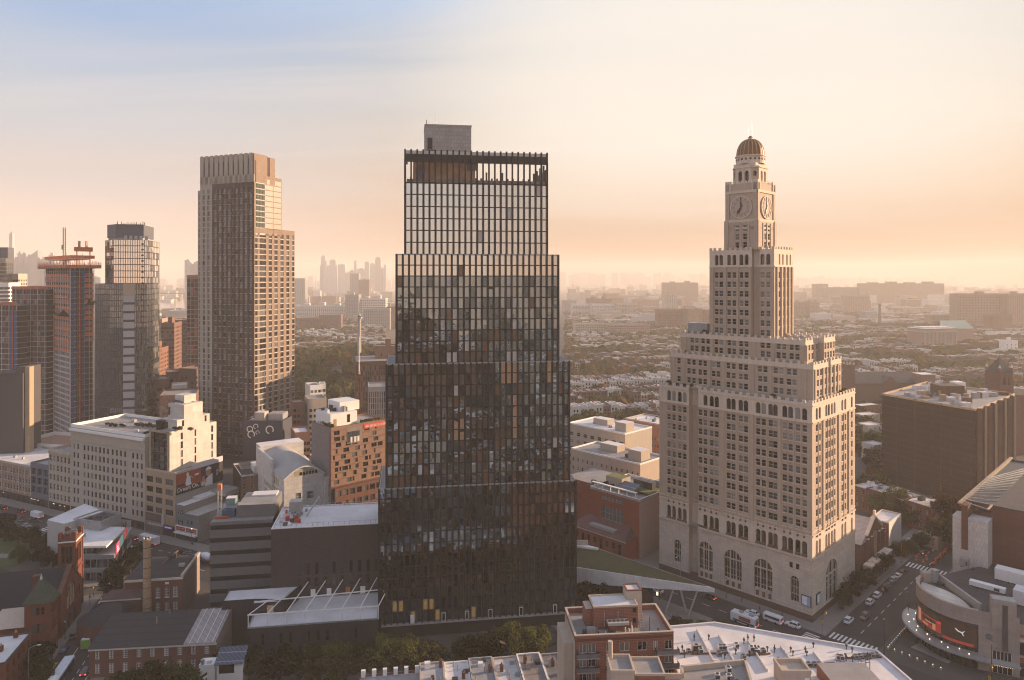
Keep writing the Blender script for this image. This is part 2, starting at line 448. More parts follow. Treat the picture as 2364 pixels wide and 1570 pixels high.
def arch_strip(t_hi,t_lo,ixa,ixb,z0,z1,face='L',grid=(3,3),deco=0.0):
 if face=='L':
  p0,p1=(0,t_hi),(0,t_lo);c=(t_hi-tL(ixa),t_hi-tL(ixb))
 else:
  p0,p1=(t_hi,0),(t_lo,0);c=(sR(ixa)-t_hi,sR(ixb)-t_hi)
 CT.facade(p0,p1,2.2,ZA,[c],[(z0,z1)],stone,gd,iron,'a',0.8)
 P0=Vector((*p0,0));d=(Vector((*p1,0))-P0).normalized();n=Vector((d.y,-d.x,0))
 P=lambda q,z,k=0.0:P0+d*q-n*(k+0.78)+Vector((0,0,z))
 a,e=c;w=e-a;r=w/2
 if w>4:
  for k in(1,2):b.box_on(P,a+w*k/3-.19,a+w*k/3+.19,z0,z1-.55,0.4,stone)
  b.box_on(P,a,e,z1-r-.22,z1-r+.22,0.3,stone)
  for k in range(3):
   q=a+w*k/3+w/6
   b.box_on(P,q-.05,q+.05,z0,z1-.3,.15,stone)
  for zz in(6.6,8.7):b.box_on(P,a,e,zz-.05,zz+.05,.15,stone)
  if deco:
   b.box_on(P,a,e,z0,z0+deco,0.25,stone)
   for k in range(3):
    q=a+w*k/3+w/6
    b.box_on(P,q-.5,q+.5,z0+.3,z0+deco-1.0,0.3,brownstone)
    b.box_on(P,q-.8,q+.8,z0+deco-.9,z0+deco-.4,0.5,stone)
 else:
  for k in range(1,grid[0]):b.box_on(P,a+w*k/grid[0]-.08,a+w*k/grid[0]+.08,z0,z1-.3,.2,stone)
  for k in range(1,grid[1]+1):
   zz=z0+(z1-r-z0)*k/grid[1];b.box_on(P,a,e,zz-.07,zz+.07,.2,stone)
arch_strip(11.2,0.0,1825,1844,4.8,12.9)
arch_strip(22.0,11.2,1740,1783,2.3,15.2,deco=3.0)
arch_strip(32.3,22.0,1671,1712,2.3,15.2,deco=3.0)
arch_strip(tm0,32.3,1607+6,1645,2.3,15.2,deco=3.0)
arch_strip(LL,tm1,1556,1572,4.8,12.9)
CT.facade((2.5,tm1),(2.5,tm0),2.2,ZA,[],[],stone,gd,iron)
CT.facade((0,tm1),(2.5,tm1),2.2,ZD,[],[],buff,gd,iron)
CT.facade((2.5,tm0),(0,tm0),2.2,ZD,[],[],buff,gd,iron)
arch_strip(0.0,LR,1906.7,1933.5,2.3,15.5,'R',deco=0)
for(q0,q1)in(((LR,0),(LR,LL)),((LR,LL),(0,LL))):
 CT.facade(q0,q1,2.2,ZD,even(LL if q0[0]==q1[0]else LR,9,1.5),rows(29.5,9,2.1,3.36),buff,GW,cream)
b.prism(rect(-.12,-.12,LR+.12,LL+.12),0,2.2,granite)
def zone(face,t0,t1,off,z0,z1,cols,rws,wall,style='dh',rec=0.3,gl=GW,fr=cream,sill=None):
 p0,p1=((off,t0),(off,t1))if face=='L' else((t0,off),(t1,off))
 CT.facade(p0,p1,z0,z1,cols,rws,wall,gl,fr,style,rec,sill=sill);return p0,p1
brownin=mat('brown_arcade_infill',(0.12,0.075,0.05),rough=0.7,var=0.3,scale=3)
GA=[gd,gd2,brownin]
for(face,t0,t1,off,ix,hid)in(('L',tm0,0.0,0.0,main_ix,0),('L',LL,tm1,0.0,wing_ix,0),('L',tm1,tm0,2.5,[],0),('R',0.0,LR,0.0,right_ix,0)):
 cw=(lambda w:colsL(ix,off,t0,w))if face=='L' else(lambda w:colsR(ix,off,t0,w))
 p0,p1=zone(face,t0,t1,off,ZA,ZB,cw(1.7),[(ZA+.9,ZA+5.2)],terr,'a',0.7,GA,iron)
 for(a_,e_)in cw(1.7):pier(b,p0,p1,(a_+e_)/2,1.9,ZA+.36,ZA+1.1,.08,brownin);pier(b,p0,p1,(a_+e_)/2,.5,ZA+6.3,ZA+7.6,.3,brownin)
 ledge(b,p0,p1,ZA-.35,ZA+.35,.45,stone);ledge(b,p0,p1,ZB-0.3,ZB+0.1,.35,terr)
 ww=1.55
 zone(face,t0,t1,off,ZB,ZC,cw(ww),rows(29.0,10,2.2,3.36),buff,'dh',.3,GW,cream,sill=terr)
 zone(face,t0,t1,off,ZC,ZD,cw(1.7),[(ZC+.5,ZC+4.3)],terr,'a',0.35,GW,cream)
 ledge(b,p0,p1,ZC-.2,ZC+.15,.3,terr);ledge(b,p0,p1,ZD-.9,ZD-.5,.25,terr);ledge(b,p0,p1,28.0,28.25,.15,terr)
 parapet_off=0
 merlons(b,p0,p1,ZD,terr)
 cs=cw(ww)
 for i in range(len(cs)-1):
  g=cs[i+1][0]-cs[i][1];m_=(cs[i+1][0]+cs[i][1])/2
  if g>1.5:pier(b,p0,p1,m_,min(1.3,g-.6),ZB,ZC,.38,buff)
  elif g>.3:pier(b,p0,p1,m_,min(.45,g*.6),ZB,ZC,.2,buff)
  for k in range(9):
   pass
 for(a_,e_)in cs:
  for k in range(9):pier(b,p0,p1,(a_+e_)/2,ww*.8,31.5+3.36*k,32.1+3.36*k,.06,spand)
b.face([(0,0,ZD),(LR,0,ZD),(LR,LL,ZD),(0,LL,ZD)],roofg)
b.face([(0,0,ZA),(LR,0,ZA),(LR,LL,ZA),(0,LL,ZA)],roofg)
def tier(x0,y0,x1,y1,z0,z1,nl,nr,rws,topm=True,ixl=None,ixr=None,w=1.5,wall=buff,band=1.6,roof=roofg):
 cl=colsL(ixl,x0,y1,w)if ixl else even(y1-y0,nl,w)if nl else[]
 cr=colsR(ixr,y0,x0,w)if ixr else even(x1-x0,nr,w)if nr else[]
 CT.facade((x0,y1),(x0,y0),z0,z1-band,cl,rws,wall,GW,cream,sill=terr)
 CT.facade((x0,y0),(x1,y0),z0,z1-band,cr,rws,wall,GW,cream,sill=terr)
 CT.facade((x1,y0),(x1,y1),z0,z1-band,even(y1-y0,6,w),rws,wall,GW,cream)
 CT.facade((x1,y1),(x0,y1),z0,z1-band,even(x1-x0,3,w),rws,wall,GW,cream)
 P=rect(x0,y0,x1,y1)
 for i in range(4):
  p,q=P[i],P[(i+1)%4]
  CT.facade(p,q,z1-band,z1,[],[],terr,gd,cream)
  if topm:merlons(b,p,q,z1,terr,2.4,.9,.8)
  ledge(b,p,q,z1-band,z1-band+.25,.18,terr)
 for(p0,p1,cs)in(((x0,y1),(x0,y0),cl),((x0,y0),(x1,y0),cr)):
  ed=[(0,0)]+cs+[((Vector(p1)-Vector(p0)).length,)*2]
  for i in range(len(ed)-1):
   g=ed[i+1][0]-ed[i][1]
   if g>1.2:pier(b,p0,p1,(ed[i+1][0]+ed[i][1])/2,min(1.2,g*.6),z0,z1-band,.32,wall)
 b.face([(x0,y0,z1-.02),(x1,y0,z1-.02),(x1,y1,z1-.02),(x0,y1,z1-.02)],roof)
c5=lambda cs:[1500+c/5.225 for c in cs];c6=lambda cs:[1740+c/6.03 for c in cs]
ix2=c5([350,470,530,606,665,768,826,945,1010,1095,1158])+c6([85,160,303,383,487,567])
tier(5,1.65,18,54.5,ZD,80.0,0,4,rows(69.4,3,2.1,3.3),ixl=ix2,ixr=c6([895,938,995,1040]))
tier(18,1.2,27.2,50,ZD,80.4,0,3,rows(69.4,3,2.1,3.3))
ix3=c5([508,565,640,700,800,858,955,1015,1100,1165])+c6([122,203,343,420,525,605])
tier(7,5,17,51.3,80.0,87.4,0,4,rows(80.9,2,2.1,3.0),ixl=ix3,ixr=c6([772,818,872,918]))
tier(17,3,26.5,46,80.0,87.8,0,4,rows(80.9,2,2.1,3.0))
c3=lambda cs:[1480+c/2.34 for c in cs]
ixs=c3([407,432,474,503,541,569])
S0,S1,T0,T1=9.0,24.1,16.4,40.6
tr0,tr1=tL(1480+640/2.34,S0),tL(1480+598/2.34,S0)
rsh=rows(88.2,7,2.2,3.32)
rsh=rows(111.0-3.3*7,7,2.1,3.3)
for(y1_,y0_,x_,ix)in((T1,tr1,S0,ixs),(tr1,tr0,S0+1.6,[]),(tr0,T0,S0,c3([655,686]))):
 CT.facade((x_,y1_),(x_,y0_),86,111.7,colsL(ix,x_,y1_,1.5),rsh,buff,GW,cream,sill=terr)
 CT.facade((x_,y1_),(x_,y0_),111.7,117.6,colsL([i for i in ix],x_,y1_,1.5),[(112.3,116.0)],terr,GA,iron,'a',.8)
 ledge(b,(x_,y1_),(x_,y0_),111.5,111.9,.3,terr)
 merlons(b,(x_,y1_),(x_,y0_),117.6,terr,1.9,.9,.9)
 cs=colsL(ix,x_,y1_,1.5);ed=[(0,0)]+cs+[(y1_-y0_,)*2]
 for i in range(len(ed)-1):
  g=ed[i+1][0]-ed[i][1]
  if cs and g>.9:pier(b,(x_,y1_),(x_,y0_),(ed[i+1][0]+ed[i][1])/2,min(1.3,g*.7),86,111.5,.35,buff)
CT.facade((S0,tr1),(S0+1.6,tr1),86,117.6,[],[],buff,gd,cream);CT.facade((S0+1.6,tr0),(S0,tr0),86,117.6,[],[],buff,gd,cream)
cr=colsR(c3([748,766,788,806]),T0,S0,1.25)
CT.facade((S0,T0),(S1,T0),86,111.7,cr,rsh,buff,GW,cream,sill=terr)
CT.facade((S0,T0),(S1,T0),111.7,117.6,cr,[(112.3,116.0)],terr,GA,iron,'a',.8)
for i in range(5):
 a_=(([(0,.6)]+cr+[(S1-S0-.6,0)])[i][1]+([(0,.6)]+cr+[(S1-S0-.6,0)])[i+1][0])/2
 pier(b,(S0,T0),(S1,T0),a_,.9,86,111.5,.45,buff)
ledge(b,(S0,T0),(S1,T0),111.5,111.9,.3,terr);merlons(b,(S0,T0),(S1,T0),117.6,terr,1.9,.9,.9)
CT.facade((S1,T0),(S1,T1),86,117.6,[],[],buff,gd,cream);CT.facade((S1,T1),(S0,T1),86,117.6,[],[],buff,gd,cream)
merlons(b,(S1,T0),(S1,T1),117.6,terr,1.9,.9,.9)
b.face([(S0,T0,117.5),(S1,T0,117.5),(S1,T1,117.5),(S0,T1,117.5)],roofg)
Q0,Q1,U0,U1=10.0,23.4,22.9,34.6
def clk(x0,y0,x1,y1,z0,z1,rws,wall=buff):
 P=rect(x0,y0,x1,y1)
 for i in range(4):
  p,q=P[i],P[(i+1)%4];ln=(Vector(q)-Vector(p)).length
  cs=[(ln/2-2.2,ln/2-.7),(ln/2+.7,ln/2+2.2)]if rws else[]
  CT.facade(p,q,z0,z1,cs,rws,wall,[gd,gm,gd2],cream,sill=terr)
  for a_ in((.7,ln-.7)if rws else(.7,ln-.7)):pier(b,p,q,a_,1.4,z0,z1,.3,wall)
  if rws:
   for a_ in(ln/2,ln/2-2.9,ln/2+2.9):pier(b,p,q,a_,.6,z0,z1-1,.22,wall)
 b.face([(x0,y0,z1),(x1,y0,z1),(x1,y1,z1),(x0,y1,z1)],terr)
clk(Q0-.3,U0-.3,Q1+.3,U1+.3,117.4,128.0,rows(118.2,3,2.2,2.95))
clk(Q0,U0,Q1,U1,128.0,141.0,[])
P=rect(Q0,U0,Q1,U1)
for i in range(4):
 p,q=P[i],P[(i+1)%4];ln=(Vector(q)-Vector(p)).length
 ledge(b,p,q,137.6,138.5,.34,terr);ledge(b,p,q,127.4,128.3,.36,terr);ledge(b,p,q,124.9,125.6,.3,terr)
 for a_ in(.9,ln-.9):pier(b,p,q,a_,2.0,138.5,142.0,.3,terr)
 for k in range(9):pier(b,p,q,2.3+k*(ln-4.6)/8,.35,141.0,142.0,.12,terr)
bx0,bx1,by0,by1,cc=Q0+1.4,Q1-1.4,U0+1.0,U1-1.0,1.9
P=[(bx0+cc,by0),(bx1-cc,by0),(bx1,by0+cc),(bx1,by1-cc),(bx1-cc,by1),(bx0+cc,by1),(bx0,by1-cc),(bx0,by0+cc)]
for i in range(8):
 p,q=P[i],P[(i+1)%8];ln=(Vector(q)-Vector(p)).length
 if i%2==0:CT.facade(p,q,141,147.2,[(ln/2-2.0,ln/2-.45),(ln/2+.45,ln/2+2.0)],[(141.8,145.6)],terr,gd,iron,'a',.9)
 else:CT.facade(p,q,141,147.2,[(ln/2-.6,ln/2+.6)],[(143.6,145.4)],buff,gd,iron,'a',.5)
 ledge(b,p,q,146.6,147.0,.25,terr)
b.face([(x,y,147.1)for x,y in P],terr)
cxm,cym=(Q0+Q1)/2,(U0+U1)/2
b.prism(rect(bx0+.9,by0+.7,bx1-.9,by1-.7),147.1,148.3,terr)
CT.done('tower_wall')
dr=MB();dr.cyl(cxm,cym,148.3,151.0,4.95,4.95,32,terr);dr.ring(cxm,cym,150.9,151.35,4.6,5.25,32,terr)
drum=CT.part(dr,'drum')
for i in range(20):
 a_=2*math.pi*(i+.5)/20;k=MB()
 k.T=Matrix.Translation((cxm+4.93*math.cos(a_),cym+4.93*math.sin(a_),149.9))@Matrix.Rotation(a_+math.pi/2,4,'Z')@Matrix.Rotation(math.pi/2,4,'X')
 k.cyl(0,0,-.05,.1,.45,.38,12,brownin)
 o=k.build('round_window',drum)
copper=mat('weathered_copper',(0.20,0.097,0.046),rough=0.5,metal=0.25,var=0.22,scale=1.2,streak=0.4)
gilt=mat('gilded_rib',(0.44,0.29,0.165),rough=0.4,metal=0.3)
dm=MB();prof=[(4.75*math.cos(t)**.82 if t<1.5 else.55,151.3+6.2*math.sin(t))for t in[i*1.5/12 for i in range(13)]]
prof[-1]=(.6,prof[-1][1])
for(r0,z0),(r1,z1)in zip(prof,prof[1:]):dm.cyl(cxm,cym,z0,z1,r0,r1,40,copper,cap=(z1==prof[-1][1]))
dome=CT.part(dm,'dome',True)
for i in range(20):
 k=MB();a_=2*math.pi*i/20
 for(r0,z0),(r1,z1)in zip(prof,prof[1:]):
  k.bar((cxm+(r0+.05)*math.cos(a_),cym+(r0+.05)*math.sin(a_),z0),(cxm+(r1+.05)*math.cos(a_),cym+(r1+.05)*math.sin(a_),z1),.26,gilt,.2)
 k.build('rib',dome)
k=MB();k.cyl(cxm,cym,157.3,158.1,.75,.7,12,gilt);k.cyl(cxm,cym,158.1,158.7,.9,.3,12,copper);CT.part(k,'cupola')
for(dx,hh)in((1.2,164.0),(-1.4,161.5)):
 k=MB();k.cyl(cxm+dx,cym,156.4,hh,.07,.04,6,metalg);CT.part(k,'antenna')
face_m=mat('clock_face_stone',(0.46,0.37,0.305),var=0.1)
hand_m=mat('clock_hand_bronze',(0.06,0.04,0.03),rough=0.5)
def clock(p,d,R_):
 T=Matrix.Translation(p)@Matrix.Rotation(math.atan2(d[1],d[0]),4,'Z')@Matrix.Rotation(math.pi/2,4,'X')
 k=MB(T);k.cyl(0,0,0,.25,R_,R_,48,face_m);k.ring(0,0,.25,.34,R_-.35,R_,48,terr);k.ring(0,0,.25,.3,R_*.58,R_*.62,48,spand)
 f=CT.part(k,'clock_face')
 for i in range(12):
  a_=2*math.pi*i/12;k=MB(T)
  k.bar((math.sin(a_)*R_*.64,math.cos(a_)*R_*.64,.33),(math.sin(a_)*R_*.9,math.cos(a_)*R_*.9,.33),.34,spand,.1);k.build('hour_mark',f)
 k=MB(T);k.bar((0,-R_*.22,.42),(0,R_*.88,.42),.32,hand_m,.08);k.bar((0,R_*.05,.42),(0,R_*.45,.42),.55,hand_m,.07);k.build('minute_hand',f)
 a_=rad(210);k=MB(T);k.bar((-math.sin(a_)*R_*.2,-math.cos(a_)*R_*.2,.5),(math.sin(a_)*R_*.62,math.cos(a_)*R_*.62,.5),.55,hand_m,.08)
 k.bar((math.sin(a_)*R_*.3,math.cos(a_)*R_*.3,.5),(math.sin(a_)*R_*.5,math.cos(a_)*R_*.5,.5),.95,hand_m,.07);k.build('hour_hand',f)
mL,mR=(U0+U1)/2,(Q0+Q1)/2
clock((Q0-.05,mL,132.6),(0,-1),4.1);clock((mR,U0-.05,132.6),(1,0),4.1)
clock((Q1+.05,mL,132.6),(0,1),4.1);clock((mR,U1+.05,132.6),(-1,0),4.1)
k=MB()
for ix in(1826.5,1841.5):
 y=tL(ix);k.box(-.02,y-.6,15.3,.3,y+.6,17.2,stone);k.box(-.06,y-.5,15.4,.2,y+.5,17.1,gd)
CT.part(k,'oblong_windows',kind='stuff')
signw=mat('white_sign_panel',(0.72,0.73,0.76),rough=0.4);signb=mat('pale_blue_sign_panel',(0.35,0.43,0.52),rough=0.4)
def hsign(T):
 k=MB(T);k.box(-1.5,-.35,0,1.5,-.05,3.3,dfr);k.box(-1.35,-.39,.15,1.35,-.34,3.15,signb)
 k.box(-1.2,-.43,.7,-.5,-.388,2.9,signw);k.box(-.5,-.43,.4,.2,-.388,2.2,signw);k.box(-.5,-.42,2.3,.3,-.388,2.9,signw)
 CT.part(k,'square_sign')
hsign(Matrix.Translation((0,tL(1862),4.7))@Matrix.Rotation(-math.pi/2,4,'Z'))
hsign(Matrix.Translation((sR(1888),0,4.7)))
k=MB();k.box(8,41,87.4,12,49,91.2,metalg,roofw);CT.part(k,'roof_shed')
def along(O_,u,ix):
 r=(ix-CX)/F;return(O_[0]-O_[1]*r)/(u[1]*r-u[0])
def frame(O_,deg):
 a=rad(deg);return(math.cos(a),math.sin(a)),(-math.sin(a),math.cos(a))
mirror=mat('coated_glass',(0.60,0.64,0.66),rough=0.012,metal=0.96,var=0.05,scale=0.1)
mirror2=mat('coated_glass_dark_reflection',(0.235,0.305,0.36),rough=0.012,metal=0.96,var=0.05,scale=0.1)
mirror3=mat('coated_glass_dim_reflection',(0.095,0.135,0.17),rough=0.012,metal=0.95,var=0.05,scale=0.1)  # darker copies of the same glass paint the dark city reflected low down
for m_ in(mirror2,mirror3):
 t=m_.node_tree;g_=t.nodes.new('ShaderNodeTexCoord');n_=t.nodes.new('ShaderNodeTexNoise');n_.inputs['Scale'].default_value=.55;n_.inputs['Detail'].default_value=1
 q_=t.nodes.new('ShaderNodeBump');q_.inputs['Strength'].default_value=1.0;q_.inputs['Distance'].default_value=.02
 oi_=t.nodes.new('ShaderNodeObjectInfo');va_=t.nodes.new('ShaderNodeVectorMath');t.links.new(g_.outputs['Object'],va_.inputs[0]);t.links.new(oi_.outputs['Location'],va_.inputs[1]);t.links.new(va_.outputs[0],n_.inputs['Vector'])
 t.links.new(n_.outputs[0],q_.inputs['Height']);t.links.new(q_.outputs[0],t.nodes['Principled BSDF'].inputs['Normal'])
finm=mat('bronze_black_fin',(0.021,0.018,0.018),rough=0.45,var=0.2,scale=0.5)
spanm=mat('dark_spandrel',(0.032,0.03,0.03),rough=0.35,var=0.2)
tan_pane=mat('tan_blind_and_reflection',(0.16,0.085,0.055),rough=.2,spec=.8);peach=mat('peach_painted_reflection',(0.46,0.29,0.18),rough=.25,spec=.6)  # tan stands for blinds and warm reflections, peach paints sunlit reflections
blindm=mat('drawn_white_blind',(0.55,0.53,0.50),rough=0.25,spec=0.6)
o3=at(875,1400,206.0);AT=8.5
GT=Bld('glass_tower','dark glass tower of four stacked tiers with close black vertical fins, tallest in the centre','tower',(o3.x,o3.y),rad(AT))
GT.wname='glass_pane'
ux,uy=frame(o3,AT)
tiers=[(875,1329,0.0,4.6,45.0,12),(892,1314,0.5,45.0,82.0,11),(915,1289,1.0,82.0,114.9,10),(935,1263,1.5,114.9,136.6,6.5)]
DEP=26.0
fins=[]
b=GT.b
blindcols={}
for ti,(xa,xb,off,z0,z1,nf)in enumerate(tiers):
 oo=(o3.x+uy[0]*off,o3.y+uy[1]*off)
 a0,a1=along(oo,ux,xa),along(oo,ux,xb)
 n=round((a1-a0)/1.81);st=(a1-a0)/n;nf=int(round((z1-z0)/3.36));fh=(z1-z0)/nf
 y0,y1=off,DEP-off
 zt=z1 if ti<3 else 136.6
 b.prism(rect(a0+.2,y0+.35,a1-.2,y1),z0,z1-.06,spanm,top=conc)
 b.prism(rect(a0,y0-.02,a1,y0+.3),z1-.25,z1+.12,metalg if ti<3 else spanm)
 for q in(a0,a1-.25):b.prism(rect(q,y0+.3,q+.25,y1),z1-.25,z1+.12,metalg)
 special=set(rnd.sample(range(n),5))
 jit=(.9,.9,.6,.2)[ti]
 for c in range(n):
  for f in range(nf):
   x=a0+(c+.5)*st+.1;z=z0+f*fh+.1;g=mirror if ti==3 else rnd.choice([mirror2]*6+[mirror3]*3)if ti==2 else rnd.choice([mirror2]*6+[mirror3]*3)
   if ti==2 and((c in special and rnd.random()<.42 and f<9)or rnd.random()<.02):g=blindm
   if ti==2 and f>=8 and g is not blindm:g=mirror  # bright glass from eye level up paints the reflected sky
   if ti==1 and rnd.random()<.02:g=blindm
   if ti in(1,2)and f<9 and rnd.random()<.03:g=tan_pane
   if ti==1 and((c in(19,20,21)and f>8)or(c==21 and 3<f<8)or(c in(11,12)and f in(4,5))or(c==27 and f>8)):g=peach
   if ti==3 and(c*7+f*3)%41==5:g=blindm
   if ti==0 and f==1 and c in(2,3,7,8):g=glit
   if ti==0 and f==0 and c in(5,9,15):g=glit
   T=Matrix.Translation((x,y0+.3,z))@Matrix.Rotation(rad(rnd.gauss(0,jit)),4,'Z')@Matrix.Rotation(rad(rnd.gauss(0,jit*.6)),4,'X')
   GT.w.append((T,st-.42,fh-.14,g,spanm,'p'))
 for(p,q)in(((a1,y0),(a1,y1)),((a1,y1),(a0,y1)),((a0,y1),(a0,y0))):
  ln=(Vector(q)-Vector(p)).length;m_=int(ln/1.8)
  GT.facade(p,q,z0,z1-.3,[(i*ln/m_+.3,(i+1)*ln/m_-.2)for i in range(m_)],[(z0+f*fh+.3,z0+(f+1)*fh-.06)for f in range(nf)],spanm,[mirror2,mirror3],spanm,'p',.1)
  for i in range(m_+1):
   v=Vector(p).lerp(Vector(q),i/m_);fins.append((v.x,v.y,z0,zt if ti<3 else 141.5 if i%3 else 143.5,.28))
 for c in range(n+1):fins.append((a0+c*st,y0+.05,z0-.1,(z1+.1)if ti<3 else 146.6,.24))
 top=(a0,a1,y0,y1,n,st)
GT.done('core',limit=100)
def fsort(f):
 return f[1]*1.0+(0 if f[4]==.24 else 1000)
fins.sort(key=fsort)
rest=MB()
for i,(x,y,z0,z1,wd)in enumerate(fins):
 k=rest if i>=100 else MB()
 k.box(x-wd,y-.35,z0,x+wd,y+.3,z1,finm)
 if i<100:GT.part(k,'fin')
GT.part(rest,'fins',kind='stuff')
a0,a1,y0,y1,n,st=top
k=MB()
for(p,q,r_,s_)in((a0+.2,y0+.35,a1-.2,y0+.9),(a0+.2,y0+.9,a0+.8,y0+6)):
 k.box(p,q,142.9,r_,s_,145.3,spanm)
 k.box(p,q,145.3,r_,s_,146.3,blindm)
GT.part(k,'crown_beam')
ochre=mat('ochre_plant_wall',(0.46,0.30,0.20),var=0.3,scale=0.5)
k=MB();k.box(a0+2.5,y0+3,136.5,a0+21.5,y1-5,144.0,ochre,roofd)
k.box(a0+4,y0+2.9,138,a0+6,y0+3.1,142.5,mat('bluish_louvre',(0.17,0.16,0.2),rough=.5));k.box(a0+19,y0+2.8,141,a0+22,y0+3.1,143.8,mat('bluish_louvre',(0.17,0.16,0.2)))
GT.part(k,'plant_room')
k=MB();k.box(a0+.5,y0+.5,136.6,a1-.5,y0+.62,137.7,gm);GT.part(k,'terrace_screen')
mx0,mx1=along((o3.x+uy[0]*8,o3.y+uy[1]*8),ux,981),along((o3.x+uy[0]*8,o3.y+uy[1]*8),ux,1088)
bc=coursed('board_marked_concrete',(0.36,0.335,0.315),(0.25,0.235,0.22),1.5,1.2,0.06)
k=MB();k.box(mx0,8,136.5,mx1,19,155.6,bc);k.box(mx0-.12,7.88,155.3,mx1+.12,19.1,155.75,conc);k.box(mx0+.8,7.9,148,mx0+2.3,8.1,151.5,spanm);k.box(mx0+.6,7.2,147.5,mx0+3,8,147.7,metald)
for q in(.6,3):k.bar((mx0+q,7.3,147.7),(mx0+q,7.3,148.7),.06,metald)
k.bar((mx0+.6,7.3,148.7),(mx0+3,7.3,148.7),.06,metald)
GT.part(k,'concrete_bulkhead')
k=MB();k.cyl(mx0+3.6,12,155.6,161.5,.09,.05,6,metalg);k.cyl(mx0+.5,9,155.6,157.2,.12,.1,6,metald);GT.part(k,'mast')
k=MB();k.box(0.6,-.2,3.9,59.0,1.2,4.5,conc);k.box(0.4,.9,0,58.6,DEP,3.9,spanm);GT.part(k,'podium')
for i,ix in enumerate((952,1024,1078,1132,1203,1281)):
 x=along(o3,ux,ix);k=MB();k.box(x-.6,-.32,4.5,x+.6,-.22,7.1,whitep);k.box(x-.42,-.36,4.7,x+.42,-.318,6.9,whitep if i==0 else gd);GT.part(k,'terrace_door')
glass_top=(a0,a1,y0,y1)
tan=coursed('tan_brick',(0.25,0.18,0.135),(0.19,0.14,0.11),1.8,.55,.04);tang=mat('grey_tan_brick',(0.36,0.32,0.27),var=.14,scale=.5,streak=.4)
brownb=mat('dark_brown_brick',(0.07,0.052,0.053),var=.2,scale=.6,streak=.4)
oC=(-150.6,405.0);AC=69.1
AS=Bld('brick_tower','tall brown and tan brick apartment tower with notched crown and lower right wing','tower',oC,rad(AC))
vx,vy=frame(oC,AC)
yl=lambda ix:along(oC,vy,ix);xr=lambda ix:along(oC,vx,ix)
yb,yt,ye=yl(490),yl(462),yl(455)
slab_line=mat('grey_slab_edge',(0.42,0.40,0.37),var=.1)
GB=[gd,gd2,gblue,gblue,gm,glass('sky_grey_window_glass',(0.16,0.165,0.17),spec=1.0),gp_]  # grey panes carry the reflected sky in their base colour
c4b=lambda cs:[440+c/4.24 for c in cs]
NF=49;FH=3.3;Z1=3.0
cw=[yb-yl(i)for i in c4b([241,286,331,376,411,448,494,540,586])]
cols=[(c-(.95 if j!=4 else.45),c+(.95 if j!=4 else.45))for j,c in enumerate(cw)]
AS.facade((0,yb),(0,0),0,163.8,cols,rows(Z1,48,2.5,FH),brownb,GB,dfr,'dv',.3)
cw=[yt-yl(i)for i in c4b([130,175])]
AS.facade((0,yt),(0,yb),0,163.8,[(c-.85,c+.85)for c in cw],rows(Z1,48,2.6,FH),tang,GB,dfr,'dv',.3)
AS.facade((0.6,ye),(0.6,yt),0,160.5,[(.5,ye-yt-.3)],rows(Z1,47,2.6,FH),tang,[gblue,gm],slab_line,'dv',.2)
b=AS.b
for f in range(48):
 z=Z1+FH*f-.38
 for i in range(len(cols)):b.box(-.1,yb-cols[i][1],z,.05,yb-cols[i][0],z+.22,slab_line)
 b.box(-.1,yb+.6,z,.05,yt-.6,z+.2,slab_line)if f%1==0 else None
for c in[0.35]+[(cols[i][1]+cols[i+1][0])/2 for i in range(8)]:pier(b,(0,yb),(0,0),c,.55,3,161,.18,brownb)
def crown(p,q,n):
 p3=Vector((*p,0));q3=Vector((*q,0));ln=(q3-p3).length;d=(q3-p3).normalized();nn=Vector((d.y,-d.x,0))
 for i in range(n):
  a=i*ln/n;e=a+ln/n*.68
  c=[p3+d*a,p3+d*e,p3+d*e-nn*2.2,p3+d*a-nn*2.2]
  b.prism([(v.x,v.y)for v in c],163.8,181.0,tang)
 c=[p3-nn*.4,q3-nn*.4,q3-nn*1.6,p3-nn*1.6]
 b.prism([(v.x,v.y)for v in c],163.8,176.6,brownb)
 c=[p3,q3,q3-nn*.39,p3-nn*.39]
 b.prism([(v.x,v.y)for v in c],163.8,168.3,tang)
crown((0,yt),(0,0),11)
xc,xm,xw=17.9,xr(650),xr(680)
b.prism(rect(.05,.05,xc*.62,.8),163.8,180.6,tan);b.prism(rect(xc*.74,.05,xc,.8),163.8,180.0,tan);b.prism(rect(xc*.62,.3,xc*.74,.8),163.8,180.0,brownb)
b.prism(rect(xc-.8,.8,xc,yt),163.8,179.8,tang);b.prism(rect(0.1,yt-.8,xc-.8,yt),163.8,180.6,tang)
b.face([(0,0,170),(xc,0,170),(xc,yt,170),(0,yt,170)],roofd)
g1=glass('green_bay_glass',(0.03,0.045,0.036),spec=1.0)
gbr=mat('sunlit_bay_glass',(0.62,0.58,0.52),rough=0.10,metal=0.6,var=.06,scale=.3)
b.prism(rect(0,-.01,1.2,.04),133,163.8,tan)
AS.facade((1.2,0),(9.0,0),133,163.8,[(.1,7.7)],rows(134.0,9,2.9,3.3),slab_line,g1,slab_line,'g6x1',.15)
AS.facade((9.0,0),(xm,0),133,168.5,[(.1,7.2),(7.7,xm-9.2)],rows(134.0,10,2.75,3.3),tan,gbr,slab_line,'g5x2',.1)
AS.facade((xm,0),(xm,26),133,168.5,[],[],tan,gd,dfr)
b.face([(0,0.04,163.9),(xm,0.04,163.9),(xm,26,163.9),(0,26,163.9)],roofd)
cols=[(xr(440+a/4.24),xr(440+e/4.24))for a,e in((628,655),(676,737),(764,795),(820,851),(879,910),(937,965),(993,1015))]
AS.facade((0,0),(xw,0),0,137.2,cols,rows(Z1,40,2.55,FH),tan,[gd,gd,gd2,gblue,gm],dfr,'dv',.35)
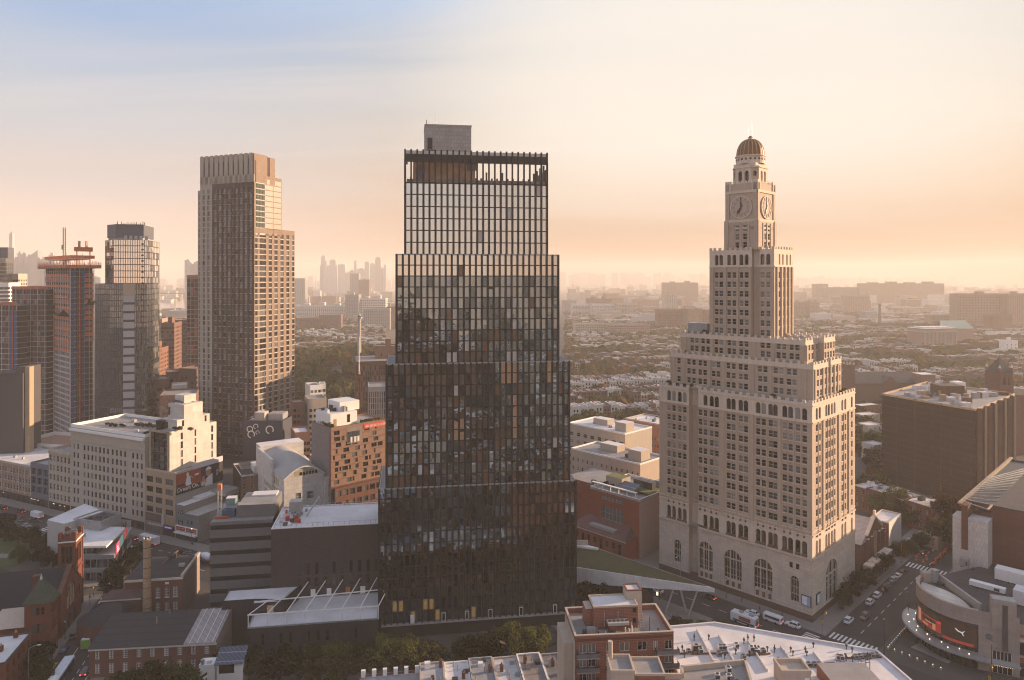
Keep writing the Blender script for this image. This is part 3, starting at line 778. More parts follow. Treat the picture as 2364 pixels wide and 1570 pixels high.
for f in range(40):b.box(cols[0][0]-.1,-.12,Z1+FH*f-.5,cols[1][1]+.2,.02,Z1+FH*f-.12,slab_line)
for f in range(40):
 for c in cols[2:]:b.box(c[0],-.06,Z1+FH*f-.6,c[1],.02,Z1+FH*f-.2,slab_line)
AS.facade((xw,0),(xw,30),0,137.2,even(30,6,1.8),rows(Z1,40,2.5,FH),tan,gd,dfr)
AS.facade((xw,30),(0.6,ye),0,137.2,[],[],brownb,gd,dfr)
b.face([(9,0,137),(xw,0,137),(xw,30,137),(9,30,137)],roofg)
AS.done('brick_wall')
oD=(-271.0,425.0);AD=48.0
UC=Bld('construction_tower','half built tower with bare floor slabs, orange nets and a blue strip up its side','tower',oD,rad(AD))
dx,dy=frame(oD,AD);yl=lambda ix:along(oD,dy,ix);xr=lambda ix:along(oD,dx,ix)
yL,xR=yl(103),xr(217)
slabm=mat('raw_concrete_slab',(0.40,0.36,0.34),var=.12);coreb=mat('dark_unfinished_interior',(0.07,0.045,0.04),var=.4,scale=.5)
onet=mat('orange_debris_net',(0.66,0.20,0.085),var=.35,scale=.8);pnet=mat('pinkish_sheathing',(0.42,0.17,0.12),var=.35,scale=.5)
bnet=mat('blue_sheet',(0.04,0.085,0.21),rough=.6,var=.3,scale=.3);wpan=mat('white_facade_frame',(0.56,0.52,0.50),var=.1)
ZT=113.5;fh=3.35;nf=int((ZT-8)/fh)
b=UC.b
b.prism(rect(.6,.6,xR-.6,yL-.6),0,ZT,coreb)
UC.part(b,'unfinished_interior');UC.b=MB();b=UC.b
for f in range(nf+1):
 k=MB();k.prism(rect(0,0,xR,yL),8+f*fh-.25,8+f*fh,slabm);UC.part(k,'floor_slab')
cols=MB();pan=MB();gr=MB();blu=MB();opn=MB()
nL=11
for i in range(nL+1):
 y=yL*i/nL;lo=8 if i%1==0 else 60
 cols.box(-.02,y-.16,8,.35,y+.16,ZT,wpan)
for i in range(6):cols.box(xR*i/5-.16,-.02,8,xR*i/5+.16,.35,ZT,wpan)
for f in range(nf):
 z=8+f*fh
 if f<16:
  gr.box(.05,0.1,z+.02,.3,yL,z+.8,wpan)
  for i in range(nL*2):gr.box(.06,yL*i/nL/2-.1,z+.8,.3,yL*i/nL/2+.1,z+3.1,wpan)
 elif f<23 or f%2:pan.box(.2,3,z+.02,.3,yL-1,z+1.9+.4*(f%3),pnet)
 if f>15 and f%2==0:opn.box(.12,2+f%4,z+.02,.2,yL-3,z+1.4,onet)
 if f>17:opn.box(xR*.62,.12,z+.02,xR-.3,.2,z+2.2,onet if f%3 else pnet)
 if f<nf-1 or 1:blu.box(xR*.06,-.25,z+.7,xR*.2,-.15,z+fh-.3,bnet);blu.box(xR*.48,-.25,z+.7,xR*.6,-.15,z+fh-.1,bnet)
UC.part(cols,'columns',kind='stuff');UC.part(gr,'facade_frame');UC.part(pan,'sheathing');UC.part(opn,'debris_net');UC.part(blu,'blue_sheeting')
redm=mat('red_hoist_mast',(0.36,0.05,0.03),rough=.5,var=.3)
k=MB()
for xx in(xR*.28,xR*.4):
 for yy in(-1.8,-.8):k.bar((xx,yy,8),(xx,yy,ZT-6),.22,redm)
for f in range(nf-2):
 z=8+f*fh;k.bar((xR*.28,-1.8,z),(xR*.4,-1.8,z+fh),.14,redm);k.bar((xR*.28,-.8,z),(xR*.4,-.8,z),.2,redm);k.box(xR*.3,-1.6,z,xR*.38,-.2,z+.5,onet)
UC.part(k,'hoist_mast')
k=MB();e=3.2
k.prism(rect(-e,-e,xR+e,yL+e),ZT,ZT+.4,slabm)
for(p,q)in(((-e,-e),(xR+e,-e)),((-e,yL+e),(-e,-e)),((xR+e,-e),(xR+e,yL+e)),((xR+e,yL+e),(-e,yL+e))):
 ln=(Vector(q)-Vector(p)).length;d=(Vector(q)-Vector(p))/ln
 k.prism([(p[0],p[1]),(q[0],q[1]),(q[0]-d.y*.25,q[1]+d.x*.25),(p[0]-d.y*.25,p[1]+d.x*.25)],ZT,ZT+2.0,onet)
 for i in range(int(ln/1.1)):
  v=Vector(p)+d*(i*1.1+.3);k.bar((v.x,v.y,ZT+.4),(v.x,v.y,ZT+2.6+rnd.random()*2.2),.16,rnd.choice([onet,slabm,redm]))
UC.part(k,'climbing_deck')
k=MB();k.prism(rect(1,2,xR-2,yL-3),ZT+5.5,ZT+6.0,slabm)
for i in range(26):x,y=rnd.uniform(0,xR-1),rnd.uniform(1,yL-2);k.bar((x,y,ZT),(x,y,ZT+6+rnd.random()*4),.25,rnd.choice([slabm,ochre,onet]))
for(p,q)in(((0,-1),(xR,-1)),((0,yL),(0,-1))):k.prism([p,q,(q[0]+.2,q[1]+.2),(p[0]+.2,p[1]+.2)],ZT+6,ZT+8,onet)
UC.part(k,'top_formwork')
k=MB();cgm=mat('crane_green',(0.09,0.13,0.08));x,y=2.0,yL*.35
for a_,e_ in((-.6,-.6),(.6,-.6),(.6,.6),(-.6,.6)):k.bar((x+a_,y+e_,ZT),(x+a_,y+e_,ZT+26),.22,cgm)
for i in range(16):k.bar((x-.6,y-.6,ZT+i*1.6),(x+.6,y-.6,ZT+i*1.6+1.6),.14,cgm);k.bar((x-.6,y+.6,ZT+i*1.6),(x-.6,y-.6,ZT+i*1.6+1.6),.14,cgm)
k.box(x-1.3,y-1,ZT+12,x-.5,y+1,ZT+15,cgm);UC.part(k,'crane_mast')
k=MB()
for xx in(xR*.3,xR*.85):k.bar((xx,1,ZT),(xx,1,ZT+12),.5,onet)
k.box(xR*.2,0,ZT+10.5,xR*.95,2,ZT+13.2,onet)
for xx in(xR*.4,xR*.7):k.box(xx-.6,.5,ZT+13.2,xx+.6,1.5,ZT+17,ochre)
UC.part(k,'hoist_gantry')
netm=mat('black_safety_net',(0.02,0.019,0.02),rough=.95)
for(p,q,dz)in(((0,yL*.95),(0,yL*.55),4),((0,yL*.5),(0,.5),0),((xR*.7,0),(xR,0),7),((0,yL+.2),(3,yL+.2),9)):
 k=MB();P3=Vector((*p,0));Q3=Vector((*q,0));d=(Q3-P3);n_=8;nn=Vector((d.y,-d.x,0)).normalized()
 for i in range(n_):
  t0,t1=i/n_,(i+1)/n_;s0,s1=3.0*abs(2*t0-1)**1.5,3.0*abs(2*t1-1)**1.5;zb=ZT-29+dz
  A,B_=P3+d*t0+Vector((0,0,zb)),P3+d*t1+Vector((0,0,zb))
  k.face([A,B_,B_+nn*3.5+Vector((0,0,s1+.6)),A+nn*3.5+Vector((0,0,s0+.6))],netm)
  k.face([A-Vector((0,0,1.0)),B_-Vector((0,0,1.0)),B_+nn*3.5+Vector((0,0,s1-.4)),A+nn*3.5+Vector((0,0,s0-.4))],netm)
  k.face([A+nn*3.5+Vector((0,0,s0+.6)),B_+nn*3.5+Vector((0,0,s1+.6)),B_+nn*3.5+Vector((0,0,s1-.4)),A+nn*3.5+Vector((0,0,s0-.4))],netm)
 UC.part(k,'safety_net')
UC.b=MB();UC.done()
def wing(label,px0,px1,ytop,d,ang,depth,blue=False):
 p=at(px0,1000,d);u,v=frame(p,ang);ln=along(p,u,px1);z1=zat(ytop,d)
 Wg=Bld('construction_wing',label,'tower',(p.x,p.y),rad(ang));k=Wg.b
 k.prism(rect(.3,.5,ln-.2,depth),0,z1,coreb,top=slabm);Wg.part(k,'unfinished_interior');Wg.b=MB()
 nf_=int(z1/3.35);k=MB();k2=MB();k3=MB()
 for f in range(nf_+1):k.box(0,0,f*3.35-.3,ln,depth+.3,f*3.35,wpan if f<nf_-6 else slabm)
 for i in range(int(ln/2.6)+1):
  x=min(i*2.6+.2,ln-.2);k2.box(x-.12,.1,0,x+.12,.45,z1,wpan if i%2 else pnet)
 for f in range(nf_):
  for i in range(int(ln/2.6)):
   if rnd.random()<.45:k3.box(i*2.6+.5,.35,f*3.35+.4,i*2.6+1.9,.46,f*3.35+2.7,rnd.choice([gp_,gm,gm,pnet,gblue]))
 Wg.part(k,'floor_slabs',kind='stuff');Wg.part(k2,'columns',kind='stuff');Wg.part(k3,'glazing_panels',kind='stuff')
 if blue:
  k=MB()
  for f in range(nf_):k.box(ln*.78,-.3,f*3.35+.4,ln*.84,-.15,f*3.35+3.2,bnet);k.box(ln*.91,-.3,f*3.35+.4,ln*.99,-.15,f*3.35+3.2,bnet)
  k.box(ln*.85,-.5,0,ln*.9,-.2,z1-3,redm);Wg.part(k,'blue_sheeting')
 k=MB();k.box(0,0,z1,ln,.3,z1+2.0,pnet);k.box(ln*.5,1,z1,ln*.8,4,z1+2.2,onet);Wg.part(k,'edge_net')
 return Wg.done()
wing('unfinished brown wing with white slab edges left of the netted tower',27,107,668,446,-8,22)
wing('lower unfinished block with a blue hoist strip at left edge of photo',-40,40,705,436,-8,8,True)
oE=at(262,900,412);AE=14.0
EG=Bld('glass_apartment_tower','grey glass tower with dark boxed crown and pale banded strip','tower',(oE.x,oE.y),rad(AE))
ex,ey=frame(oE,AE);xr=lambda ix:along(oE,ex,ix)
gdark=mat('dark_reflective_glass',(0.17,0.18,0.19),rough=0.02,metal=.8,var=.1,scale=.2);gpale=mat('pale_reflection_glass',(0.8,0.76,0.7),rough=.03,metal=.75,var=.08,scale=.2)  # pale and dark tones paint what each face of the tower reflects
gbl=mat('blue_facade_glass',(0.10,0.13,0.18),rough=.02,metal=.8,var=.1,scale=.2);lpan=mat('lilac_grey_panel',(0.40,0.375,0.38),var=.05)
zc,zm=zat(553,412),zat(655,412);x1=xr(339);yb_=30.0
def gl_grid(p,q,z0,z1,n,gls,fr=dfr,fh=3.3):
 ln=(Vector(q)-Vector(p)).length;nf=max(1,int((z1-z0)/fh));fh=(z1-z0)/nf
 EG.facade(p,q,z0,z1,[(i*ln/n+.06,(i+1)*ln/n-.06)for i in range(n)],[(z0+f*fh+.25,z0+(f+1)*fh-.02)for f in range(nf)],metald,gls,fr,'p',.08)
gl_grid((0,0),(x1,0),zm,zc,14,[gpale]);gl_grid((-8,12),(0,0),zm,zc,6,[gdark,gpale]);gl_grid((-8,yb_),(-8,12),zm,zc,8,[gdark]);gl_grid((x1,0),(x1,yb_),zm,zc,8,[gpale,gdark])
xs0,xs1=xr(284),xr(311)
gl_grid((-2,0),(xs0,-.0),0,zm,6,[gdark,gbl,gbl]);gl_grid((xs1,0),(x1,0),0,zm,7,[gdark,gdark,gm]);gl_grid((-13,10),(-2,0),0,zm,8,[gdark,gbl]);gl_grid((-13,yb_),(-13,10),0,zm,8,[gdark]);gl_grid((x1,0),(x1,yb_),0,zm,8,[gdark,gm])
k=MB();zt=zat(683,412)
k.box(xs0,.02,0,xs1,.6,zt,metald);k.box(xs0,.02,zt,xs1,.6,zm,gdark)
nb=int(zt/5.2)
for i in range(nb):k.box(xs0+.1,-.1,zt-5.2*(i+1)+1.3,xs1-.1,.02,zt-5.2*i-.1,lpan)
EG.part(k,'banded_strip')
k=MB();k.face([(-8,12,zc),(0,0,zc),(x1,0,zc),(x1,yb_,zc),(-8,yb_,zc)],roofd);k.face([(-13,10,zm),(-2,0,zm),(x1,0,zm),(x1,yb_,zm),(-13,yb_,zm)],roofd);EG.part(k,'roof')
k=MB();zb=zat(517,412);xb1=xr(328);slate=mat('slate_blue_cladding',(0.10,0.105,0.125),rough=.55,var=.1)
k.prism([(-7,12.5),(.5,3),(xb1,3),(xb1,yb_-3),(-7,yb_-3)],zc+1.5,zb,slate,top=roofd)
k.prism([(-6.5,13),(1,3.6),(xb1-.5,3.6),(xb1-.5,yb_-3.5),(-6.5,yb_-3.5)],zc,zc+1.5,conc)
for i in range(13):
 x=1+i*(xb1-1.5)/12;k.bar((x,2.95,zb-3.0),(x,2.95,zb+.2),.18,metald);k.bar((x,4+i%3*4,zb),(x,4+i%3*4,zb+.8+rnd.random()*1.4),.35,metald)
k.bar((.5,2.9,zb),(xb1,2.9,zb),.2,metald);k.bar((-7.1,12.5,zb),(.4,2.9,zb),.2,metald)
for i in range(5):k.box(5+i*2.8,2.8,zc,6.6+i*2.8,3.7,zc+2.6,metalg)
EG.part(k,'roof_crown')
k=MB()
for i in range(16):k.box(x1-3,-.12,zc-3-i*3.35,x1-1.8,.02,zc-2.1-i*3.35,netm)
EG.part(k,'louvres',kind='stuff')
EG.done('curtain_wall')
def blk(name,label,org,deg,w,d,h,wall,roof=None,F_=None,R_=None,L_=None,B_=None,par=.9,gl=None,fr=None,cat='building',sill=None,group=None,cap=None,done=True,rec=.25,roofparts=0):
 B=Bld(name,label,cat,org,rad(deg),group)
 gl=gl or GW;fr=fr or cream
 P=rect(0,0,w,d)
 for i,S in enumerate((F_,R_,B_,L_)):
  p,q=P[i],P[(i+1)%4];ln=(w,d,w,d)[i]
  if S:
   S=list(S)+['dh']*(7-len(S));n,cw,z0,nr,wh,st,sty=S[:7]
   cols=n if isinstance(n,list)else even(ln,n,cw)
   B.facade(p,q,0,h,cols,rows(z0,nr,wh,st),wall,gl,fr,sty,rec,sill=sill)
  else:B.facade(p,q,0,h,[],[],wall,gl,fr)
 k=MB();k.face([(.3,.3,h-.05),(w-.3,.3,h-.05),(w-.3,d-.3,h-.05),(.3,d-.3,h-.05)],roof or roofg)
 B.part(k,'roof')
 if par:parapet(B.b,P,h,par,.35,cap or wall)
 if roofparts:
  for i in range(roofparts):
   k=MB();x,y=rnd.uniform(.15,.85)*w,rnd.uniform(.2,.85)*d;s=rnd.uniform(.6,1.7);k.box(x,y,h,x+s*1.4,y+s,h+rnd.uniform(.6,2.0),rnd.choice([metalg,roofw,conc,metald]));B.part(k,'roof_unit')
 return B.done()if done else B
def text_mesh(body,size,m,name,T,parent=None,ext=.02,align='LEFT'):
 c=bpy.data.curves.new('lettering','FONT');c.body=body;c.size=size;c.extrude=ext;c.align_x=align
 o=bpy.data.objects.new('lettering',c);COL.objects.link(o)
 me=bpy.data.meshes.new_from_object(o);bpy.data.objects.remove(o);bpy.data.curves.remove(c)
 me.materials.clear();me.materials.append(m);me.name=name
 q=bpy.data.objects.new(name,me);COL.objects.link(q);q.parent=parent;q.matrix_local=T
 return q
UP=Matrix.Rotation(math.pi/2,4,'X')
def wallT(p,d):return Matrix.Translation(p)@Matrix.Rotation(math.atan2(d[1],d[0]),4,'Z')
A0=(-156.7,295.4);AF=-25.4;fu,fv=frame(A0,AF)
def fk(k,m=0.0):return(A0[0]+fu[0]*k+fv[0]*m,A0[1]+fu[1]*k+fv[1]*m)
rosy=coursed('rosy_brick',(0.27,0.15,0.12),(0.4,.33,.29),1.5,.5,.05);bluegrey=mat('blue_grey_paint',(0.125,0.14,0.175),var=.1,streak=.4);creamst=mat('cream_stone',(0.40,0.345,0.285),var=.12,streak=.4,scale=.5)
hotel=mat('beige_stucco',(0.40,0.345,0.295),var=.1,streak=.5,scale=.4);tanst=mat('tan_stucco',(0.36,0.26,0.175),var=.12,streak=.4,scale=.5);whtow=coursed('white_panel_cladding',(0.54,0.495,0.445),(0.42,0.37,0.33),5.2,2.9,.06)
shopd=mat('dark_shopfront',(0.03,0.027,0.027),rough=.4,var=.4,scale=.7)
def shopfront(B,w,z=3.6,lit=4):
 k=MB();k.box(.4,-.12,.2,w-.4,.0,z,shopd)
 for i in range(int(w/4)):k.box(1+i*4,-.16,.5,3.6+i*4,-.11,z-.9,gd)
 B.part(k,'shopfront')
 for i in range(lit):
  k=MB();x=rnd.uniform(1,w-2);k.box(x,-.3,2.7,x+.2,-.16,2.9,lampm);B.part(k,'shop_light')
lampm=mat('warm_lamp',(0.8,0.6,0.35),emit=(1,.75,.42),estr=1.2)
coldm=mat('cold_lamp',(0.8,0.8,0.8),emit=(.85,.9,1),estr=2.5)
def shop(label,k0,k1,d,h,wall,n,cw,z0,nr,wh,st,roof,sty='dh',fr=None,cap=None,par=.9,roofp=3,sill=None,rec=.25,m0=0):
 B=blk('commercial_building',label,fk(k0,m0),AF,k1-k0,d,h,wall,roof,(n,cw,z0,nr,wh,st,sty),None,fr=fr or cream,cap=cap,par=par,done=False,roofparts=roofp,sill=sill,rec=rec)
 shopfront(B,k1-k0);return B
B=shop('four storey rosy brick block with white banded windows and pale flat roof',-132,-80.3,26,17.3,rosy,22,1.35,5.2,3,2.3,4.0,roofw,'dh',whitep,cap=creamst,sill=creamst);
for i in range(12):pier(B.b,(0,0),(51.7,0),i*4.7+.05+.4,.5,4.2,17,.2,creamst)
B.done()
B=shop('narrow blue grey building with dark recessed bays',-80.2,-66.2,18,19.2,bluegrey,3,3.2,6.0,3,3.2,4.2,conc,'g2x2',bluegrey,rec=.5);B.done()
B=shop('cream six storey building between blue grey block and long beige hotel',-66.1,-49.9,20,27.2,creamst,6,1.5,4.8,5,2.8,4.4,roofg,'dh',cream,cap=creamst,sill=creamst);ledge(B.b,(0,0),(16.2,0),26.2,27.0,.5,creamst);B.done()
colx=[]
for grp,c0 in((2,2.0),(3,9.2),(4,17.2),(4,28.6),(3,42.0)):
 for i in range(grp):colx.append((c0+i*2.75,c0+i*2.75+1.25))
B=shop('long beige eight storey hotel with cornice, roof garden and rows of plain windows',-49.8,.4,27,39.7,hotel,colx,0,5.6,7,2.5,4.05,roofg,'dh',dfr,cap=whitep,par=1.3,roofp=4)
B.facade((0,-.03),(50.2,-.03),34.2,38.2,[(c[0]-.05,c[1]-.2)for c in[(i*2.62+1.2,i*2.62+2.5)for i in range(18)]],[(34.6,36.6)],creamst,[gd,gd2],dfr,'dh',.25)
ledge(B.b,(0,0),(50.2,0),38.2,39.2,1.0,whitep);ledge(B.b,(0,0),(50.2,0),33.7,34.1,.35,creamst)
k=MB();k.box(50.2,6,0,51.4,25,38.6,conc);B.part(k,'lift_shaft')
B.done()
hedge_spots=[fk(-38+i*2.2,8+rnd.uniform(0,3))for i in range(6)]+[fk(-24+i*2.4,14+i*.3)for i in range(8)]+[fk(-4+i,4)for i in range(3)]
B=Bld('loft_building','tan loft building carrying a white stepped apartment block with dark balconies','building',fk(.6),rad(AF));b=B.b
wt=18.4
for(x0,x1,n)in((0,11.2,2),(11.2,wt,1)):
 B.facade((x0,0),(x1,0),0,26.2,even(x1-x0,n,4.0 if n==2 else 4.6),rows(8.6,4,2.5,4.2),tanst,[gd,gblue,gm,gd2],dfr,'g3x2',.3,sill=creamst)
k=MB();k.box(.3,-.1,4.9,11.0,.02,8.2,brownstone)
for i in range(8):k.box(.9+i*1.2,-.16,5.4,1.8+i*1.2,-.09,7.6,gm)
B.part(k,'brown_window_band')
k=MB();k.box(.2,-.3,.3,11.3,.0,4.7,mat('grey_shutter',(0.13,0.125,0.12),rough=.5));k.box(.3,-.42,3.2,11.2,-.3,4.7,mat('sign_fascia',(0.22,0.21,0.205)))
sf=B.part(k,'shopfront')
text_mesh('LIQUOR STORE',1.15,whitep,'sign_lettering',wallT((2.2,-.46,3.5),(1,0))@UP,sf)
k=MB();k.box(11.5,-.12,.2,wt-.3,.02,4.5,shopd);B.part(k,'shopfront')
k=MB();k.box(12.2,-.2,3.3,16.4,-.12,3.9,mat('violet_neon',(.3,.2,.5),emit=(.55,.4,1.0),estr=.12));B.part(k,'neon_strip')
k=MB();k.box(11.3,-.9,3.8,11.5,-.1,9.0,whitep);B.part(k,'blade_sign')
B.facade((wt,0),(wt,24.4),0,26.2,[],[],beige,gd,dfr);B.facade((wt,24.4),(0,24.4),0,26.2,[],[],beige,gd,dfr);B.facade((0,24.4),(0,0),0,26.2,[],[],beige,gd,dfr)
b.face([(0,0,26.2),(wt,0,26.2),(wt,24.4,26.2),(0,24.4,26.2)],roofg);parapet(b,rect(0,0,wt,24.4),26.2,.8,.3,creamst)
xw0,xw1=1.2,13.8
wb=MB()
def slots(p,q,z0,z1,m_):B.facade(p,q,z0,z1,[],[],m_,gd,dfr,mb=wb)
B.facade((xw1,.9),(xw1,25),26.3,43.2,[(5.4,6.5),(12.4,13.3),(21.2,22.3)],rows(27.6,4,2.9,3.75),whtow,[gd,gm],dfr,'dh',.2,mb=wb)
slots((xw1,25),(xw0,25),26.3,43.2,whtow);slots((xw0,25),(xw0,.9),26.3,43.2,whtow)
slots((xw0,.9),(xw0+1,.9),26.3,43.2,tanst);slots((xw1-1.6,.9),(xw1,.9),26.3,43.2,tanst);slots((xw0,.9),(xw1,.9),42.3,43.3,tanst)
wb.box(xw0+1,2.4,26.3,xw1-1.6,2.6,43.0,gd)
wb.face([(xw0,.9,43.2),(xw1,.9,43.2),(xw1,25,43.2),(xw0,25,43.2)],roofg)
wb.box(3.5,4.5,43.2,xw1-.02,21.3,47.4,whtow);wb.box(4,8,47.4,xw1-.04,17.6,53.4,whtow);wb.box(5,10.5,53.4,xw1-3,16.5,56.8,whtow)
for(y,z)in((7,44.3),(18.6,44.3),):wb.box(xw1-.1,y,z,xw1+.03,y+1,z+2.6,gd)
wb.box(4.2,7.9,48.4,5.2,8.02,51.8,gd);wb.box(7,4.4,43.6,8.2,4.52,46.2,gd)
B.part(wb,'white_upper_block')
for f in range(5):
 k=MB();z=26.6+f*3.3;k.box(xw0+1,1.0,z-.2,xw1-1.6,2.4,z,metald)
 for i in range(14):k.bar((xw0+1.1+i*.75,1.05,z),(xw0+1.1+i*.75,1.05,z+1.0),.06,metald)
 k.bar((xw0+1,1.05,z+1.02),(xw1-1.6,1.05,z+1.02),.09,metald)
 for i in range(3):k.box(xw0+1.5+i*3.4,2.3,z+.1,xw0+4+i*3.4,2.39,z+2.7,rnd.choice([gd2,gblue,gm]))
 B.part(k,'balcony')
k=MB()
for i in range(9):k.bar((5+rnd.random()*7,8.3+rnd.random()*8,53.4),(5+rnd.random()*7,8.3+rnd.random()*8,54.6),.25,metald)
for i in range(10):k.bar((4,8+i,53.4),(4,8+i,54.5),.07,metald)
k.bar((4,8,54.5),(4,17.6,54.5),.08,metald);k.bar((4,8,54.5),(xw1,8,54.5),.08,metald);B.part(k,'roof_railing')
k=MB();k.cyl(5.2,3.4,43.2,47.0,1.9,1.9,14,gd,top=roofd);B.part(k,'stair_drum')
B.done()
oB=fk(19.0+.12,0);BB_=empty('billboard','wide printed billboard of tennis scenes on red, lettered Dream On, Iga., with black end panel','billboard',(oB[0],oB[1],17.4),rad(AF+90))
BB_.location=(oB[0]+fv[0]*.3,oB[1]+fv[1]*.3,17.4)
court=mat('printed_clay_red',(0.30,0.06,0.03),rough=.5,var=.25,scale=.25);navy=mat('printed_navy',(0.03,0.035,0.06),rough=.5,var=.5,scale=.5);blk_=mat('printed_black',(0.02,0.018,0.02),rough=.5,var=.2);skin=mat('printed_skin',(0.42,0.20,0.12),rough=.5);prw=mat('printed_white',(0.62,0.60,0.62),rough=.5,var=.15,scale=1)
k=MB();k.box(0,0.02,0,24,.25,8.6,metald);k.box(0,0,0,12.4,.02,8.6,court);k.box(12.4,0,0,18.4,.02,8.6,navy);k.box(18.4,0,0,24,.02,8.6,blk_)
k.face([(0,-.004,0),(12.4,-.004,0),(12.4,-.004,2.6),(7.0,-.004,2.1),(0,-.004,2.8)],blk_);k.box(8.2,.0,8.7,24,.25,11.0,mat('lilac_blank_panel',(0.50,0.47,0.49),rough=.5,var=.04));k.box(9.0,.05,0,9.1,.3,0.1,metald)
bbp=k.build('printed_panel',BB_)
def shape(pts,m,e,name):
 k=MB();k.face([(x,-e,z)for x,z in pts],m);k.build(name,bbp)
def disc(cx,cz,rx,rz,m,e,name,n=20):shape([(cx+rx*math.cos(2*math.pi*i/n),cz+rz*math.sin(2*math.pi*i/n))for i in range(n)],m,e,name)
shape([(4.5,3.6),(5.2,6.6),(6.0,7.0),(6.9,6.4),(7.2,4.2),(7.5,2.8),(5.0,2.6)],prw,.008,'printed_player');disc(5.6,7.4,.62,.8,prw,.012,'printed_cap')
shape([(6.8,5.9),(8.9,4.9),(9.0,5.4),(7.0,6.6)],skin,.012,'printed_arm');disc(10.2,6.3,1.2,.45,prw,.012,'printed_racket');shape([(5.6,2.7),(6.5,2.7),(6.6,.9),(6.2,.9)],skin,.01,'printed_leg');disc(2.2,3.6,2.2,.6,blk_,.008,'printed_shadow')
disc(16.2,5.6,1.3,1.7,skin,.01,'printed_face');shape([(14.7,6.4),(15.1,7.6),(16.3,8.2),(17.6,7.5),(17.8,6.6),(16.2,6.9)],prw,.014,'printed_cap');shape([(14.2,.0),(15.0,3.0),(16.4,4.0),(18.4,4.8),(18.4,.0)],prw,.012,'printed_shirt');shape([(12.6,.6),(12.9,4.4),(14.0,4.8),(14.4,3.0),(15.2,2.0),(14.4,.6)],skin,.015,'printed_arm')
text_mesh('Dream On, Iga.',2.35,whitep,'sign_lettering',Matrix.Translation((.5,-.03,1.0))@UP,bbp)
text_mesh('o',2.2,whitep,'sign_lettering',Matrix.Translation((20.4,-.03,4.7))@UP,bbp);text_mesh('n',2.2,whitep,'sign_lettering',Matrix.Translation((20.4,-.03,3.3))@UP,bbp)
B=Bld('shop_building','low grey painted shops with red and white sign below the billboard','building',fk(19.15),rad(AF));b=B.b
grs=mat('grey_painted_brick',(0.165,0.165,0.165),var=.1,streak=.4);gwall=mat('warm_grey_wall',(0.27,0.245,0.22),var=.08,streak=.4)
B.facade((0,0),(5.2,0),0,14,[(.9,2.0),(3.2,4.3)],rows(5.6,2,2.1,4.2),grs,gd,wfr,'dh');B.facade((5.2,0),(13.1,0),0,11,[(1.6,2.2),(4.0,4.6)],[(6.6,8.4)],grs,gd,dfr,'dh')
B.facade((13.1,0),(13.1,24),0,11,[],[],gwall,gd,dfr);B.facade((5.2,0),(5.2,24),11,14,[],[],gwall,gd,dfr);B.facade((13.1,24),(0,24),0,14,[],[],gwall,gd,dfr)
b.face([(0,0,14),(5.2,0,14),(5.2,24,14),(0,24,14)],roofw);b.face([(5.2,0,11),(13.1,0,11),(13.1,24,11),(5.2,24,11)],conc)
k=MB();k.box(.1,.1,14,.35,24,17.2,gwall);k.box(.1,8,14,5,24,14.8,roofw);k.box(2,16,14,11,24,15.8,conc,roofg);B.part(k,'rear_roof_wall')
reds=mat('red_sign_panel',(0.33,0.02,0.03),rough=.45);k=MB();k.box(.3,-.3,3.4,12.9,0,5.6,whitep);k.box(.7,-.36,3.7,5.9,-.29,5.2,reds);k.box(6.5,-.36,3.7,12.4,-.29,5.2,reds)
for i in range(14):k.box(1.1+i*.8+(.5 if i>5 else 0),-.4,4.1,1.5+i*.8+(.5 if i>5 else 0),-.35,4.8,mat('faded_sign_strokes',(0.5,.28,.2)))
B.part(k,'shop_sign');k=MB();k.box(.3,-1.2,2.5,12.8,0,3.1,whitep);k.box(.3,-.1,.1,12.8,.02,2.5,shopd);B.part(k,'shopfront')
pink=mat('pink_spray_paint',(0.42,0.15,0.26),var=.4,scale=1.5)
k=MB()
for(y0,z0,y1,z1)in((3.5,7.2,5,3.4),(5,3.4,5.4,7.0),(5.4,7,6.8,3.4),(6.8,3.4,7.4,6.6),(3,6.6,4.4,7.4),(4,4.8,7,5.2)):k.bar((13.12,y0,z0),(13.12,y1,z1),.5,pink,.04)
B.part(k,'graffiti');B.done()
oM=fk(2,52);B=blk('mural_building','dark low building with white looping mural behind the hotel roof',oM,AF+22,20,12,36.5,mat('dark_mural_wall',(0.06,0.06,0.075),var=.15),roofg,None,None,done=False,roofparts=2)
k=MB()
for(cx,cz,r_)in((3.5,33.2,1.6),(6.5,34.6,1.3),(4.2,30.6,1.9),(7.4,31.6,1.0),(13.5,33.0,2.1)):
 k2=MB(Matrix.Translation((cx,-.05,cz))@UP);k2.ring(0,0,0,.04,r_*.72,r_,18,whitep,-.6,4.6);B.part(k2,'mural_loop')
k=MB();k.box(5,2,36.5,10,7,41,creamst,roofw);k.box(10.5,5,36.5,18,12,40,metalg);k.cyl(7,6,41,44,.3,.3,10,metalg);B.part(k,'roof_sheds');B.done()
pod=at(30,1060,372);B=blk('podium_building','low white gridded podium with brown roof deck behind rosy brick block',(pod.x,pod.y),AF+13,52,26,17.6,whitep,mat('timber_deck',(.33,.19,.13),var=.2),(17,2.2,9.5,2,2.7,3.6,'dh'),None,gl=[gd],par=2.0);
dk=at(-18,1000,356);dkw=mat('dark_grey_panels',(0.075,0.068,0.07),var=.12,streak=.3)
B=blk('dark_tower','dark grey slab block with tan edged end wall at left edge of photo',(dk.x,dk.y),4,15.0,15,zat(862,356),dkw,roofd,None,None,par=0,done=False)
x1_=along((dk.x,dk.y),frame(0,4)[0],49);z_=zat(846,362)
k=MB();k.box(10.4,2,0,15.2,15,z_,dkw,roofd);B.part(k,'rear_wing')
